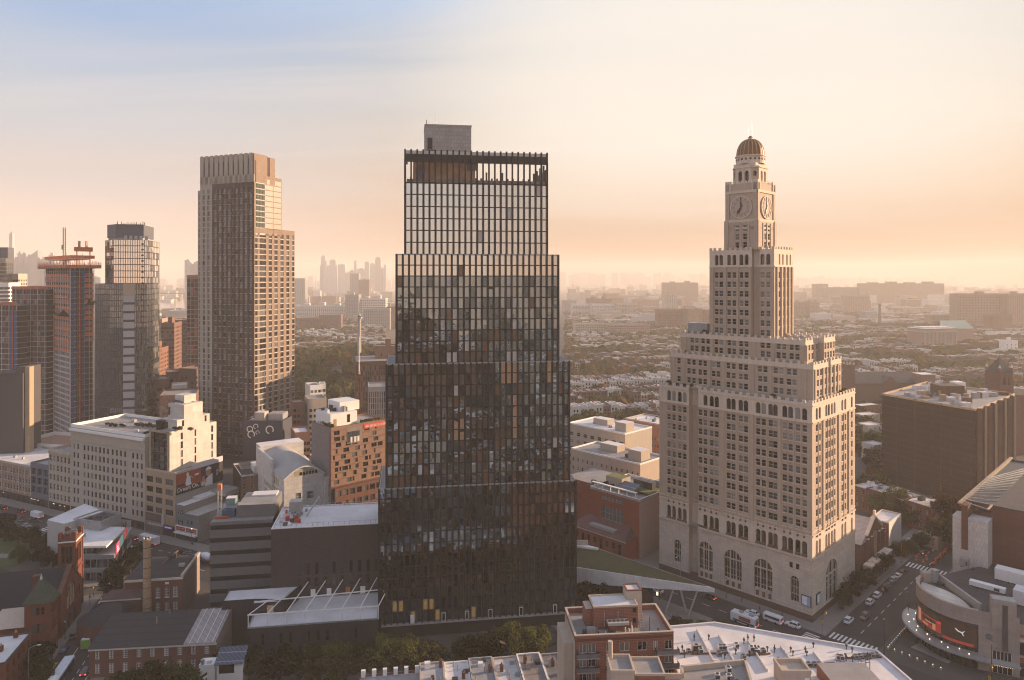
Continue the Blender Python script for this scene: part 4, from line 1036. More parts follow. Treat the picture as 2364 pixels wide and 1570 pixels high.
B.facade((10.4,1.96),(15.2,1.96),0,z_,[(1.0,3.4)],rows(3,15,2.2,3.7),dkw,[gd,gm,gblue],dfr,'g3x2');k=MB();k.box(15.2,1.5,0,17.4,5.2,z_+.2,tanst);B.part(k,'tan_end_wall');B.done()
oK=at(556,1200,300);B=blk('brick_warehouse','brick warehouse with black painted side wall and white roof edge',(oK.x,oK.y),30,40,22,zat(1098,300)-.6,coursed('dull_brick',(0.20,0.11,0.08),(.2,.14,.11),1,.4,.04),roofd,(13,1.3,4,5,2.2,4.0),None,gl=[gd,gm],par=.6,cap=whitep,done=False,roofparts=8)
k=MB();k.box(-.06,0,0,0,22.1,zat(1098,300)+.02,mat('black_paint',(.02,.019,.019),var=.3));B.part(k,'black_side_wall');k=MB();k.box(6,3,21.5,30,12,24.5,roofw);k.box(2,12,21,12,20,23,conc,roofd);B.part(k,'roof_sheds');B.done()
yel=mat('yellow_grey_panel',(0.40,0.36,0.25),var=.1);whp=coursed('white_wall_panels',(0.60,0.57,0.53),(0.42,.40,.38),2.6,1.7,.05)
oV=at(656,1170,268);AV=33.0;B=Bld('vaulted_building','white panelled building with curved grey roof beside the orange brick apartments','building',(oV.x,oV.y),rad(AV));b=B.b
vx_,vy_=frame(0,AV);wv=along(oV,vx_,748);dv=along(oV,vy_,601);h0=zat(1108,268)
B.facade((0,dv),(0,0),0,h0,[(dv*.18,dv*.8)],rows(h0-14,3,3.4,4.4),whp,yel,whitep,'g8x1',.2)
B.facade((0,0),(wv,0),0,h0,[(wv*.28,wv*.42),(wv*.56,wv*.74)],[(h0-13.5,h0-11.6),(h0-9,h0-6)],whp,[gd],whitep,'g6x2',.3)
arc=[(wv*i/14,h0+4.2*math.sin(math.pi*i/14))for i in range(15)]
b.face([(x,0,z)for x,z in reversed(arc)][::-1],whp)
k=MB();k.face([(wv*.25,-.06,h0+.6),(wv*.75,-.06,h0+.6),(wv*.75,-.06,h0+2.4),(wv*.5,-.06,h0+3.2),(wv*.25,-.06,h0+2.4)],yel)
for i in range(6):k.box(wv*.38+i*1.2,-.1,h0+.8,wv*.38+.9+i*1.2,-.05,h0+2.0,gd)
B.part(k,'gable_panel')
k=MB()
for i in range(14):(xa,za),(xb,zb)=arc[i],arc[i+1];k.face([(xa*1.06-wv*.03,-.8,za+.25),(xb*1.06-wv*.03,-.8,zb+.25),(xb*1.06-wv*.03,dv,zb+.25),(xa*1.06-wv*.03,dv,za+.25)],conc);k.face([(xa*1.06-wv*.03,-.8,za-.15),(xb*1.06-wv*.03,-.8,zb-.15),(xb*1.06-wv*.03,-.8,zb+.25),(xa*1.06-wv*.03,-.8,za+.25)],whitep)
B.part(k,'curved_roof',True)
b.face([(0,0,h0),(0,dv,h0),(wv,dv,h0),(wv,0,h0)],roofg)
xe=wv+6;B.facade((wv,-1.5),(xe,-1.5),0,h0-1,[(1.2,3.4)],[(h0-9,h0-4)],whp,yel,whitep,'dh');B.facade((wv,0),(wv,-1.5),0,h0-1,[],[],whp,gd,dfr);B.facade((xe,-1.5),(xe,16),0,h0-1,[],[],tanst,gd,dfr);b.face([(wv,-1.5,h0-1),(xe,-1.5,h0-1),(xe,16,h0-1),(wv,16,h0-1)],metalg)
k=MB();k.box(-1,dv*.4,h0-6,0,dv+2,h0+4.5,whp);k.box(0,dv,0,wv*1.2,dv+8,h0+5,whp,roofw);B.part(k,'rear_block');B.done()
oN=(-71.8,275.0);AN=42.0;nx,ny=frame(oN,AN);wn=along(oN,nx,893);dn=along(oN,ny,719);hN=zat(991,275)
orb=coursed('orange_brick',(0.235,0.135,0.092),(.3,.2,.15),1.2,.42,.04);drb=coursed('dark_red_brick',(0.155,0.062,0.04),(.12,.07,.05),1.2,.42,.04);grb=coursed('grey_brick',(0.235,0.20,0.185),(.2,.17,.16),1.6,.5,.04)
B=Bld('apartment_building','orange brick apartments over darker base with red vertical and rooftop letter signs','building',oN,rad(AN));b=B.b
zs=zat(1125,275)
B.facade((0,dn),(0,0),0,hN,[],[],grb,gd,dfr)
fh=(hN-zs-1)/9
for f in range(9):
 cs=[];x=.8+rnd.random()*1.5
 while x<wn-3:
  wd=rnd.choice([.8,1.5,2.3,2.5]);cs.append((x,x+wd));x+=wd+rnd.choice([.5,2.0,2.6,3.2])
 if f>=7:cs=[c for c in cs if c[1]<wn*.26 or c[0]>wn*.56]
 B.facade((0,0),(wn,0),zs+f*fh,zs+(f+1)*fh,cs,[(zs+f*fh+.7,zs+f*fh+2.75)],orb,[gd,gd,gblue,gm],dfr,'dv',.3)
B.facade((0,0),(wn,0),hN-1,hN,[],[],orb,gd,dfr)
B.facade((1.2,-1.2),(wn,-1.2),0,zs-.6,even(wn-1.2,8,2.3),rows(zs-.6-4.4*3+.9,3,2.3,4.4),drb,[gd,gblue,gm],dfr,'dv',.3);b.face([(1.2,-1.2,zs-.6),(wn,-1.2,zs-.6),(wn,0,zs-.6),(1.2,0,zs-.6)],roofd);B.facade((1.2,0),(1.2,-1.2),0,zs-.6,[],[],drb,gd,dfr);B.facade((0,0),(wn,0),0,zs,[],[],drb,gd,dfr)
k=MB();k.box(wn*.27,-.05,hN-7.0,wn*.54,.05,hN-.6,grb);k.box(wn*.29,-.1,hN-6.6,wn*.49,-.04,hN-2.2,gblue)
for i in range(6):k.bar((wn*.29+i*wn*.04,-.12,hN-6.6),(wn*.29+i*wn*.04,-.12,hN-2.2),.12,metald)
for i in range(3):k.box(wn*.33+i*1.6,-.14,hN-6.6,wn*.33+i*1.6+1.1,-.1,hN-4.4,wfr)
B.part(k,'glazed_terrace')
B.facade((wn,0),(wn,dn),0,hN,[],[],orb,gd,dfr);B.facade((wn,dn),(0,dn),0,hN,[],[],grb,gd,dfr);b.face([(0,0,hN-.1),(wn,0,hN-.1),(wn,dn,hN-.1),(0,dn,hN-.1)],roofg);parapet(b,rect(0,0,wn,dn),hN,.5,.3,orb)
k=MB();k.box(1.5,3.4,hN,13.5,dn-.8,hN+5.2,whitep,roofw);k.box(7,6,hN+5.2,16,dn-.8,hN+9,whitep,roofw);k.box(3,3.3,hN,4.2,3.42,hN+3,tanst);k.box(9,3.3,hN+1,10.2,3.42,hN+4.2,gd)
for i in range(14):x,y=rnd.uniform(2,13),rnd.uniform(4,dn-2);k.box(x,y,hN+5.2,x+1,y+.9,hN+6+rnd.random()*1.6,rnd.choice([metalg,roofw,metald]))
B.part(k,'penthouse')
pinks=mat('pink_sign_letters',(0.52,0.10,0.13),rough=.5);redb=mat('red_banner',(0.55,0.09,0.06),rough=.5)
k=MB();k.box(-.1,.15,zs+1,-.02,1.55,hN-1.2,mat('dull_pink_backing',(0.30,.12,.12)));vs=B.part(k,'vertical_sign')
for i,ch in enumerate('CAESURAAPTS.COM'):text_mesh(ch,1.9,pinks,'sign_letter',wallT((-.16,1.5,hN-3.2-i*(hN-zs-3)/15.2),(0,-1))@UP,vs)
k=MB();k.box(wn*.575,-.14,hN-2.0,wn,-.04,hN-.1,redb);rb=B.part(k,'banner');text_mesh('844.680.0072 CAESURA',1.15,whitep,'sign_lettering',wallT((wn*.6,-.18,hN-1.5),(1,0))@UP,rb)
B.done()
dbr=coursed('black_brown_brick',(0.062,0.051,0.051),(0.045,.038,.038),1.1,.4,.04);dbr2=coursed('charcoal_brick',(0.042,0.037,0.038),(.03,.027,.027),1.1,.4,.04);ggr=coursed('grey_ground_block',(0.165,0.16,0.162),(.12,.117,.117),.7,.35,.05)
oO=at(485,1300,219.0);ox_,oy_=frame(0,AT);wO=along(oO,ox_,629);hO=zat(1207,219)
B=Bld('banded_building','grey block building with black window bands and cluttered stepped roof','building',(oO.x,oO.y),rad(AT));b=B.b
b.prism(rect(0,0.2,wO,20),0,hO,netm,top=roofg);hh=4.05;z=hO-.9
b.box(-.1,-.05,hO-.9,wO,.25,hO+.1,ggr)
i=0
while z>4:b.box(-.15,-.05,max(0,z-hh),wO,.25,z-1.5,ggr);b.box(-.15,.25,max(0,z-hh),-.01,20,z-1.5,ggr);z-=hh
k=MB();k.prism([(7.5,3.5),(wO,3.5),(wO,17),(7.5,17)],hO,hO+4.0,ggr,top=roofg);k.box(10,12,hO+4,18,16.5,hO+4.5,roofw);B.part(k,'upper_storey')
k=MB();cab=mat('teal_cabin',(0.16,0.24,0.23),rough=.5);k.box(3.2,6,hO+3,6.2,9,hO+5.6,cab,roofw)
for q in(3.3,6.1):k.bar((q,6.2,hO),(q,6.2,hO+3),.2,metalg);k.bar((q,8.8,hO),(q,8.8,hO+3),.2,metalg)
k.box(2.6,4,hO+.2,6.4,6.5,hO+2.4,mat('blue_plant',(0.05,.09,.15)));k.box(.6,3,hO+.1,5,4,hO+.7,redm)
for i in range(4):k.bar((-1,3+i*1.2,hO+.8+i*.25),(4,3+i*1.2,hO+.8+i*.25),.1,metalg)
B.part(k,'hoist_cabin');k=MB();orw=mat('orange_white_mast',(.5,.46,.4),var=.2)
for(x,y)in((1,5),(2,5),(1,6),(2,6)):k.bar((x,y,hO),(x,y,hO+10),.16,orw)
for i in range(7):k.bar((1,5,hO+i*1.3),(2,5,hO+i*1.3+1.3),.1,orw)
k.box(.9,4.9,hO+8.6,2.1,6.1,hO+10.6,onet);B.part(k,'hoist_mast');B.done()
oP=at(626,1350,212.5);wP=along(oP,ox_,878);hP=zat(1222,212.5)
B=Bld('school_building','dark brown brick school with white roof and slim windows left of the glass tower','building',(oP.x,oP.y),rad(AT));b=B.b
cols=[(along(oP,ox_,440+c/3.2)-.55,along(oP,ox_,440+c/3.2)+.55)for c in(805,870,933,996,1060,1122,1185,1249,1311,1370)]
B.facade((0,0),(wP,0),0,hP,cols,[(6.2,8.6),(zat(1358,213),zat(1337,213)),(zat(1331,213),zat(1303,213))],dbr,[gd,gd,gd2,gblue],dfr,'dh',.3)
B.facade((0,20.5),(0,0),0,hP,[],[],dbr,gd,dfr);B.facade((wP,0),(wP,20.5),0,hP,[],[],dbr,gd,dfr);B.facade((wP,20.5),(0,20.5),0,hP,[],[],dbr,gd,dfr)
k=MB();k.face([(.3,.3,hP-.05),(wP-.3,.3,hP-.05),(wP-.3,20,hP-.05),(.3,20,hP-.05)],roofw);B.part(k,'roof');parapet(b,rect(0,0,wP,20.5),hP-.1,.35,.3,whitep)
k=MB()
for i in range(int(wP/1.6)):
 for y in(.8,19.8):k.bar((1+i*1.6,y,hP),(1+i*1.6,y,hP+1.1),.09,rnd.choice([metalg,redm,metalg]))
for y in(.8,19.8):k.bar((1,y,hP+1.1),(wP-1,y,hP+1.1),.06,metalg)
B.part(k,'roof_guard_rail')
k=MB()
for i in range(22):x,y=rnd.uniform(.8,8),rnd.uniform(2,18);k.box(x,y,hP,x+rnd.uniform(.5,1.5),y+rnd.uniform(.5,1.5),hP+rnd.uniform(.4,1.8),rnd.choice([whitep,metalg,cab,metald,redm]))
k.box(3.5,11,hP+1.5,7.5,14.5,hP+4.6,metalg);k.bar((9,10,hP),(12.5,16,hP+4.5),.3,metalg);B.part(k,'roof_plant');B.done()
oQ=at(512,1450,203.0);oR=at(571,1500,195.0);wQ=along(oQ,ox_,770)
B=Bld('school_wing','low charcoal brick wing with white roof terrace under a white pergola','building',(oR.x,oR.y),rad(AT));b=B.b
wR=along(oR,ox_,872);hR=zat(1452,195)
lx,ly=(oQ.x-oR.x)*ox_[0]+(oQ.y-oR.y)*ox_[1],(oQ.x-oR.x)*oy_[0]+(oQ.y-oR.y)*oy_[1]
cols=[(along(oR,ox_,440+c/3.2)-.5,along(oR,ox_,440+c/3.2)+.5)for c in(462,531,600,669,738,806,874,942,1010,1080,1150,1220)]
B.facade((0,0),(wR,0),0,hR,cols,[(1.0,3.0),(zat(1493,195),zat(1467,195))],dbr2,[gd,gd,gblue],dfr,'dh',.3)
B.facade((0,8),(0,0),0,hR,[],[],dbr2,gd,dfr);B.facade((wR,0),(wR,17),0,hR,[],[],dbr2,gd,dfr)
hQ=zat(1392,203);b.prism([(lx,ly),(0,ly),(0,8),(8.6,8),(12,17.5),(lx,17.5)],0,hQ,dbr2,top=roofw);parapet(b,[(lx,ly),(0,ly),(8.6,8),(12,17.5),(lx,17.5)],hQ,.5,.25,dbr2)
k=MB();k.face([(0,.1,hR),(wR,.1,hR),(wR,17,hR),(8,17,hR),(8,8,hR),(0,8,hR)],roofw);parapet(k,rect(0,0,wR,17),hR,.35,.25,metalg);B.part(k,'terrace')
for(x,c,m_)in((3.8,1.8,ochre),(8.5,1.3,bnet),(15,1.4,whitep),(19.8,1.4,whitep),(25.5,1.3,mat('orange_door',(.4,.15,.04))),(30,1.5,whitep)):
 k=MB();yy=7.9 if x<8 else 16.85;k.box(x,yy,hR,x+c,yy+.12,hR+2.6,m_);B.part(k,'terrace_door')
pg=MB();hz_=3.8;xs=[wR*i/7 for i in range(8)]
pergm=mat('white_pergola_steel',(0.72,0.68,0.63),rough=.5,var=.05)
for x in xs:pg.bar((x+.2,.2,hR),(x+.2,.2,hR+hz_),.22,pergm);pg.bar((x+.2,.2,hR+hz_),(x+4.4,13.5 if x>4 else 7.6,hR+hz_+(2.6 if x>8 else.6)),.22,pergm)
pg.bar((0,.2,hR+hz_),(wR,.2,hR+hz_),.28,pergm);pg.bar((1.9,7.4,hR+hz_+.4),(wR,7.4,hR+hz_+1.5),.24,pergm);B.part(pg,'pergola');B.done()
pvw=mat('pale_concrete_wall',(0.40,0.385,0.37),var=.1,streak=.4);bandg=mat('grey_balcony_band',(0.24,0.24,0.25),var=.08,rough=.6)
PV=Bld('pavilion','low white pavilion with pointed flat roof, glass storeys and bright screens on its right side','building',(-157.5,245.5),0);b=PV.b
ox0,oy0=-157.5,245.5
lp=lambda p:(p[0]-ox0,p[1]-oy0)
A_,B2,C2,D2,E2=lp((-157.5,245.5)),lp((-141.5,246.2)),lp((-150,273)),lp((-176,281)),lp((-172,262))
for z0,z1,m in((0,3.4,1),(4.6,8.0,1),(9.6,12.2,2)):
 poly=[A_,B2,C2,D2,E2]if m==1 else[A_,(10.5,0.6),(6,27),D2,E2]
 for i in range(2):
  p,q=poly[i],poly[i+1];ln=(Vector(q)-Vector(p)).length;n=int(ln/2)
  PV.facade(p,q,z0,z1,[(j*ln/n+.08,(j+1)*ln/n-.08)for j in range(n)],[(z0+.2,z1-.1)],bandg,[gd,gd,gblue,gm],metalg,'p',.15)
 PV.facade(C2,D2,z0,z1,[],[],pvw,gd,dfr);PV.facade(D2,E2,z0,z1,[],[],pvw,gd,dfr);PV.facade(E2,A_,z0,z1,[],[],pvw,gd,dfr)
for z0,z1 in((3.4,4.6),(8.0,9.6)):b.prism([(A_[0],A_[1]-.5),(B2[0]+.5,B2[1]-.4),(C2[0]+.4,C2[1]),D2,E2],z0,z1,bandg,top=conc)
k=MB();T1=lp((-147,263.5));k.prism([(A_[0]-.6,A_[1]-.8),(14.0,-.3),T1,(-5,20),(-10.5,16)],[12.2]*1 and 12.2,12.9,whitep,top=roofw);k.box(-4.5,4,12.9,1.0,9,14.2,conc,roofw);PV.part(k,'pointed_roof')
k=MB();k.prism([(-18.5,17),(-9.5,13),(-3,27),(-16,36)],0,16.0,pvw,top=roofw);PV.part(k,'concrete_wing')
k=MB();q=[(-9,17.5),(3.5,14),(5.5,24),(-5,28)];k.prism(q,12.2,15.6,metalg,top=roofd);parapet(k,q,15.6,.9,.3,metalg)
for i in range(5):k.cyl(-4+i*1.9,20+(i%2),15.6,16.2,.6,.6,10,metald)
PV.part(k,'plant_screen')
bx_=Vector(B2).lerp(Vector(C2),.02);ex_=Vector(B2).lerp(Vector(C2),.62);du=(ex_-bx_).normalized();LN=(ex_-bx_).length
pk=mat('pink_screen',(.4,.05,.12),emit=(.9,.12,.22),estr=.15);gs=mat('green_screen',(.12,.3,.24),emit=(.2,.45,.38),estr=.2);rs_=mat('red_screen',(.4,.05,.05),emit=(.9,.1,.1),estr=.12);crs=mat('cream_screen',(.45,.38,.28))
for(a,e,z0,z1,m,nm)in((0,.34,9.0,12.6,pk,'screen'),(.36,.62,9.4,12.6,gs,'screen'),(.66,1.0,9.8,12.8,rs_,'screen'),(.0,.5,4.8,8.6,netm,'dark_panel'),(.52,1.0,2.4,9.0,netm,'dark_panel'),(.05,.45,3.2,5.4,crs,'screen'),(.54,.78,1.6,6.0,crs,'screen')):
 k=MB(wallT((bx_.x,bx_.y,0),du));k.box(a*LN,-.75 if nm=='screen' else-.6,z0,e*LN,-.45,z1,m)
 o_=PV.part(k,nm)
 if m is rs_ or m is pk:
  for i in range(3):k=MB(wallT((bx_.x,bx_.y,0),du));k.box((a+.04)*LN,-.8,z0+.7+i*.8,(a+.06+.05*(3-i))*LN+.6,-.76,z0+1.1+i*.8,whitep);k.build('sign_stroke',o_)
for i in range(5):k=MB(wallT((bx_.x,bx_.y,0),du));k.box(.6*LN,-.7,4.4+i*.85,.6*LN+.5,-.61,5.0+i*.85,whitep);PV.part(k,'sign_letter')
PV.done()
ivy_box=[(-163,262.5,5.5)]
chb=coursed('church_brick',(0.17,0.052,0.03),(.11,.045,.03),1.2,.42,.03);chd=mat('church_dark_stone',(0.12,0.06,0.045),var=.25);slate2=coursed('dark_slate_roof',(0.028,0.028,0.034),(.018,.018,.02),.9,.5,.05);grn=mat('green_copper_roof',(0.055,0.07,0.052),var=.25,scale=.8,streak=.3);verd=mat('pale_verdigris',(.35,.45,.38))
K0=(-134.7,207.0);AKc=14.5
CH=Bld('church','red brick church with square belfry, dark slate roofs and small green pyramid tower','church',K0,rad(AKc));b=CH.b
b.face([(0,0,0),(0,17.2,0),(0,17.2,11),(0,8.5,18.6),(0,0,13)],chb)
b.face([(-1,17.2,0),(-1,0,0),(-1,0,13),(-1,8.5,18.6),(-1,17.2,11)],chb)
for(p,q)in(((0,0,13),(0,8.5,18.6)),((0,8.5,18.6),(0,17.2,11))):b.bar((-.5,p[1],p[2]+.15),(-.5,q[1],q[2]+.15),1.4,chd,.4)
b.face([(0,0,0),(0,0,13),(-1,0,13),(-1,0,0)],chb)
k=MB();k.face([(-1,8.5,18.2),(-1,-4.5,8),(-48,-4.5,8),(-48,8.5,18.2)],slate2);k.face([(-1,8.5,18.2),(-48,8.5,18.2),(-48,20,9),(-1,20,9)],slate2);CH.part(k,'nave_roof')
b.box(-48,-3.8,0,-1.02,19,8.2,chb)
k=MB();wf=mat('tan_church_glass',(0.30,0.21,0.14),rough=.4,var=.3,scale=1.2);T=Matrix.Translation((.02,7.6,6.6))@Matrix.Rotation(math.pi/2,4,'Z')
k.T=T;n=16;arc=[(3.1*math.cos(math.pi*i/n),4.0+3.1*math.sin(math.pi*i/n))for i in range(n+1)]
k.face([(-3.1,-.05,0),(3.1,-.05,0)]+[(x,-.05,z)for x,z in arc],wf)
for i in range(n):k.bar((arc[i][0]*1.07,-.1,(arc[i][1]-4)*1.07+4),(arc[i+1][0]*1.07,-.1,(arc[i+1][1]-4)*1.07+4),.5,chd,.5)
for x in(-1.1,1.1):k.bar((x,-.1,0),(x,-.1,6.2),.2,chd)
CH.part(k,'great_window')
for(y,w_)in((2.6,1.9),(6.6,1.9),(10.6,1.9)):CH.win(Vector((.02,y,.3)),(0,1),w_,4.4,gd,chd,'a')
for y in(13.6,15.4):CH.win(Vector((.02,y,6)),(0,1),.8,4,gd,chd,'a')
tw=MB();tx0,tx1,ty0,ty1=-6.6,-1.8,17.6,24.4
S_=CH.b;CH.b=tw
for(p,q,hz_)in(((tx0,ty0),(tx1,ty0),0),((tx1,ty0),(tx1,ty1),1),((tx1,ty1),(tx0,ty1),2),((tx0,ty1),(tx0,ty0),3)):
 ln=(Vector(q)-Vector(p)).length
 cs=[(ln/2-1.6,ln/2-.65),(ln/2-.45,ln/2+.45),(ln/2+.65,ln/2+1.6)]
 CH.facade(p,q,0,24.0,cs,[(3,5.4),(7.5,10.5),(15.6,21.2)],chb,[gd],chd,'dh',.5)
 ledge(tw,p,q,13.4,14.0,.25,chd);ledge(tw,p,q,22.6,23.0,.25,wfr)
 for a in(.4,ln-.4):pier(tw,p,q,a,.8,0,25.6,.22,chb)
tw.face([(tx0,ty0,24),(tx1,ty0,24),(tx1,ty1,24),(tx0,ty1,24)],roofd)
for x in(tx0+.6,tx1-.6):
 for y in(ty0+.6,ty1-.6):tw.box(x-.6,y-.6,24,x+.6,y+.6,25.8,chb,chd)
tw.cyl((tx0+tx1)/2,(ty0+ty1)/2,24,24.9,2.0,1.9,14,chd,top=metald)
CH.b=S_;CH.part(tw,'belfry')
sx0,sx1,sy0,sy1=-5.6,1.0,-10.6,-5.4;tw=MB();CH.b=tw
for(p,q)in(((sx0,sy0),(sx1,sy0)),((sx1,sy0),(sx1,sy1)),((sx1,sy1),(sx0,sy1)),((sx0,sy1),(sx0,sy0))):
 ln=(Vector(q)-Vector(p)).length;cs=[(ln/2-1.7,ln/2-.75),(ln/2-.45,ln/2+.45),(ln/2+.75,ln/2+1.7)]
 CH.facade(p,q,0,15.6,cs,[(2,4.5),(7.2,9.8),(12.2,14.4)],chb,[gd,gd,glass('green_window_glass',(.08,.12,.10))],chd,'dh',.3);ledge(tw,p,q,15.2,15.8,.4,chd)
CH.b=S_;st_=CH.part(tw,'stair_tower')
k=MB();cx_,cy_=(sx0+sx1)/2,(sy0+sy1)/2;e=.5
pr=rect(sx0-e,sy0-e,sx1+e,sy1+e)
for i in range(4):p,q=pr[i],pr[(i+1)%4];k.face([(p[0],p[1],15.75),(q[0],q[1],15.75),(cx_,cy_,22.2)],grn)
k.face([(x,y,15.75)for x,y in reversed(pr)],grn);k.cyl(cx_,cy_,21.4,23.0,.45,.05,8,verd);CH.part(k,'pyramid_roof')
k=MB();k.box(-5.9,-4.2,0,-4.3,-2.6,20.5,chb,chd);k.box(-6.0,-4.3,20.5,-4.2,-2.5,21,chd);CH.part(k,'chimney')
k=MB();k.box(-15,-10.2,0,-5.7,-4.0,9.2,chb);k.face([(-15.2,-10.5,9.3),(-5.65,-10.5,9.3),(-5.65,-4.6,12.6),(-13.4,-4.6,12.6)],beige);k.face([(-15.2,-10.5,9.3),(-13.4,-4.6,12.6),(-15,-4.0,9.2)],chb);CH.part(k,'side_aisle')
for x in(-13.5,-11,-8.4):CH.win(Vector((x,-10.22,4.6)),(1,0),1.4,2.4,gd2,chd,'a')
k=MB();T=Matrix.Translation((-22,14,0))@Matrix.Rotation(rad(34),4,'Z');k.T=T;k.face([(-7,0,0),(7,0,0),(7,0,11.0),(0,0,16.4),(-7,0,11.0)],chb);k.face([(-7.6,-.4,10.8),(0,-.4,16.7),(0,8,16.7),(-7.6,8,10.8)],slate2);k.face([(0,-.4,16.7),(7.6,-.4,10.8),(7.6,8,10.8),(0,8,16.7)],slate2);CH.part(k,'transept_gable')
CH.done()
B=blk('town_house','small orange brick house with white roof at bottom left corner of photo',(-127.2-.968*13,174-.25*13),AKc,13,15.5,11,chb,roofw,(4,1.0,1.6,3,1.9,3.2,'dh'),(5,.8,1.6,3,1.9,3.2,'dh'),par=.25,cap=metald,cat='house',done=False,gl=[gd,gd,gblue],fr=dfr)
for(x,y)in((9.5,13.4),(8.8,6.5)):
 k=MB();k.box(x,y,11,x+.9,y+.9,12.4,chb);k.cyl(x+.45,y+.45,12.4,13.0,.25,.2,8,tanst);B.part(k,'chimney')
B.done()
rb2=coursed('dull_red_brick',(0.17,0.068,0.048),(.13,.08,.06),.9,.36,.035);rbg=mat('weathered_grey_brick',(0.24,0.185,0.165),var=.2,streak=.4,scale=.8);shing=coursed('dark_shingle_roof',(0.042,0.040,0.042),(.028,.027,.028),.8,.5,.05)
p0=(-122.2,218.6)
B=Bld('brick_school','two storey red brick school with dark roof and tall white sash windows','school',p0,rad(9.0));b=B.b
wS,dS,hS=17.4,18.5,12.2
cs=[(9.2,10.5),(11.9,13.2),(14.4,15.7)]
B.facade((0,0),(wS,0),0,hS,cs,[(1.4,4.6),(6.2,9.4)],rb2,[gd,gm],whitep,'g3x4',.2,sill=wfr);b.box(12.0,-.06,10.3,13.1,.02,11.0,whitep)
B.facade((wS,0),(wS,dS),0,hS+.8,[],[],rbg,gd,dfr);B.facade((wS,dS),(0,dS),0,hS,[],[],rb2,gd,dfr);B.facade((0,dS),(0,0),0,hS,even(dS,4,1.3),[(1.4,4.6),(6.2,9.4)],rb2,[gd],whitep,'g3x4')
b.box(wS-.7,-.2,hS,wS+.1,dS+.1,hS+.9,beige);ledge(b,(0,0),(wS,0),hS-.5,hS+.1,.35,cream)
k=MB();k.face([(-.3,-.4,hS),(wS-.7,-.4,hS),(wS-.7,dS*.6,hS+1.6),(3,dS*.6,hS+1.6)],shing);k.face([(3,dS*.6,hS+1.6),(wS-.7,dS*.6,hS+1.6),(wS-.7,dS,hS),(-.3,dS,hS)],shing);k.face([(-.3,-.4,hS),(3,dS*.6,hS+1.6),(-.3,dS,hS)],shing);k.box(9,12,hS+1,11,15,hS+2.4,shing);k.bar((8.6,8,hS+1.4),(11,16,hS+2.7),.4,brownstone);k.box(14.2,6,hS+1,16,7,hS+1.9,conc);B.part(k,'shingle_roof')
k=MB();k.box(-5,-4.5,0,6.5,3,8.4,rb2);k.face([(-5.3,-4.8,8.5),(6.7,-4.8,8.5),(6.7,.0,9.6),(-3.5,0,9.6)],mat('maroon_tin_roof',(.09,.05,.047),var=.2));k.face([(-5.3,-4.8,8.5),(-3.5,0,9.6),(-5.3,3.0,8.5)],shing);ledge(k,(-5,-4.5),(6.5,-4.5),8.1,8.5,.3,cream);B.part(k,'low_annexe')
k=MB();n=10;cxa,cya,r_=-2.5,-11,6.2
pts=[(cxa+r_*math.cos(math.pi/2+math.pi*i/n),cya+r_*math.sin(math.pi/2+math.pi*i/n))for i in range(n+1)];pts=pts+[(5.5,cya-r_),(5.5,cya+r_)]
k.prism(pts,0,6.4,rb2);
for i in range(len(pts)):p,q=pts[i],pts[(i+1)%len(pts)];k.face([(p[0],p[1],6.41),(q[0],q[1],6.41),(3.5 if q[0]>3 else cxa+1,cya,10.4),(3.5 if p[0]>3 else cxa+1,cya,10.4)],shing)
B.part(k,'round_apse');B.done()
cb=mat('pale_chimney_brick',(0.36,0.24,0.15),var=.4,scale=1.6,fine=.4)
Bc=Bld('chimney_stack','tall tapering pale brick chimney ringed with iron bands in front of the school','chimney',(-113.2,215.0),0);k=Bc.b
k.cyl(0,0,0,24.8,1.35,1.05,20,cb);k.cyl(0,0,24.8,27.0,1.18,1.2,20,cb,top=netm)
Bc.part(k,'shaft');Bc.b=MB()
for i in range(8):k=MB();z=2.5+i*3.1;k.cyl(0,0,z,z+.18,1.42-z*.0118,1.42-z*.0118,20,metald,cap=False);Bc.part(k,'iron_band')
for i in range(6):a=i*1.05;k=MB();k.box(1.0*math.cos(a)-.18,1.0*math.sin(a)-.18,27,1.0*math.cos(a)+.18,1.0*math.sin(a)+.18,27.35,wfr);Bc.part(k,'cap_stone')
Bc.done()
p0=(-113.9,186.5);B=Bld('long_brick_hall','long red brick hall with plain dark roof and tin patch at its right end','building',p0,rad(5.7));b=B.b;wl=33.2;dl=14.5
B.facade((0,0),(wl,0),0,8,[(1.6+i*3.55,2.8+i*3.55)for i in range(9)],[(1.2,3.8),(5.0,7.2)],rb2,[gd,gm],whitep,'g3x4',.2);ledge(b,(0,0),(wl,0),7.5,8.0,.4,cream)
b.face([(wl,0,0),(wl,dl,0),(wl,dl,11.3),(wl,0,8.6)],rbg);b.face([(0,dl,0),(0,0,0),(0,0,8),(0,dl,10.6)],rb2);B.facade((wl,dl),(0,dl),0,10.6,[],[],rb2,gd,dfr)
tin=coursed('rusty_white_tin',(0.33,0.285,0.275),(.2,.16,.15),2.2,4,.12)
k=MB();k.face([(-.4,-.5,8),(24.5,-.5,8),(24.5,dl,10.6),(-.4,dl,10.6)],shing);k.face([(24.5,-.5,8.05),(wl-.3,-.5,8.05),(wl-.3,dl,10.65),(24.5,dl,10.65)],tin)
for i in range(4):k.bar((26+i*2,0,8.2),(26+i*2,dl,10.8),.12,whitep)
k.bar((14,9,9.2),(14,9,11.6),.22,conc);k.bar((16,13.2,10),(16,13.2,11.6),.2,conc);B.part(k,'roof');B.done()
p0=at(500,1568,180);B=Bld('roof_shed','small white shed roofed with solar panels at bottom left','shed',(p0.x,p0.y),rad(6));k=B.b;k.box(0,0,0,6.6,5,7.6,whitep);k.box(.6,-.05,5.0,4.4,.0,7.2,gd);B.part(k,'wall');B.b=MB()
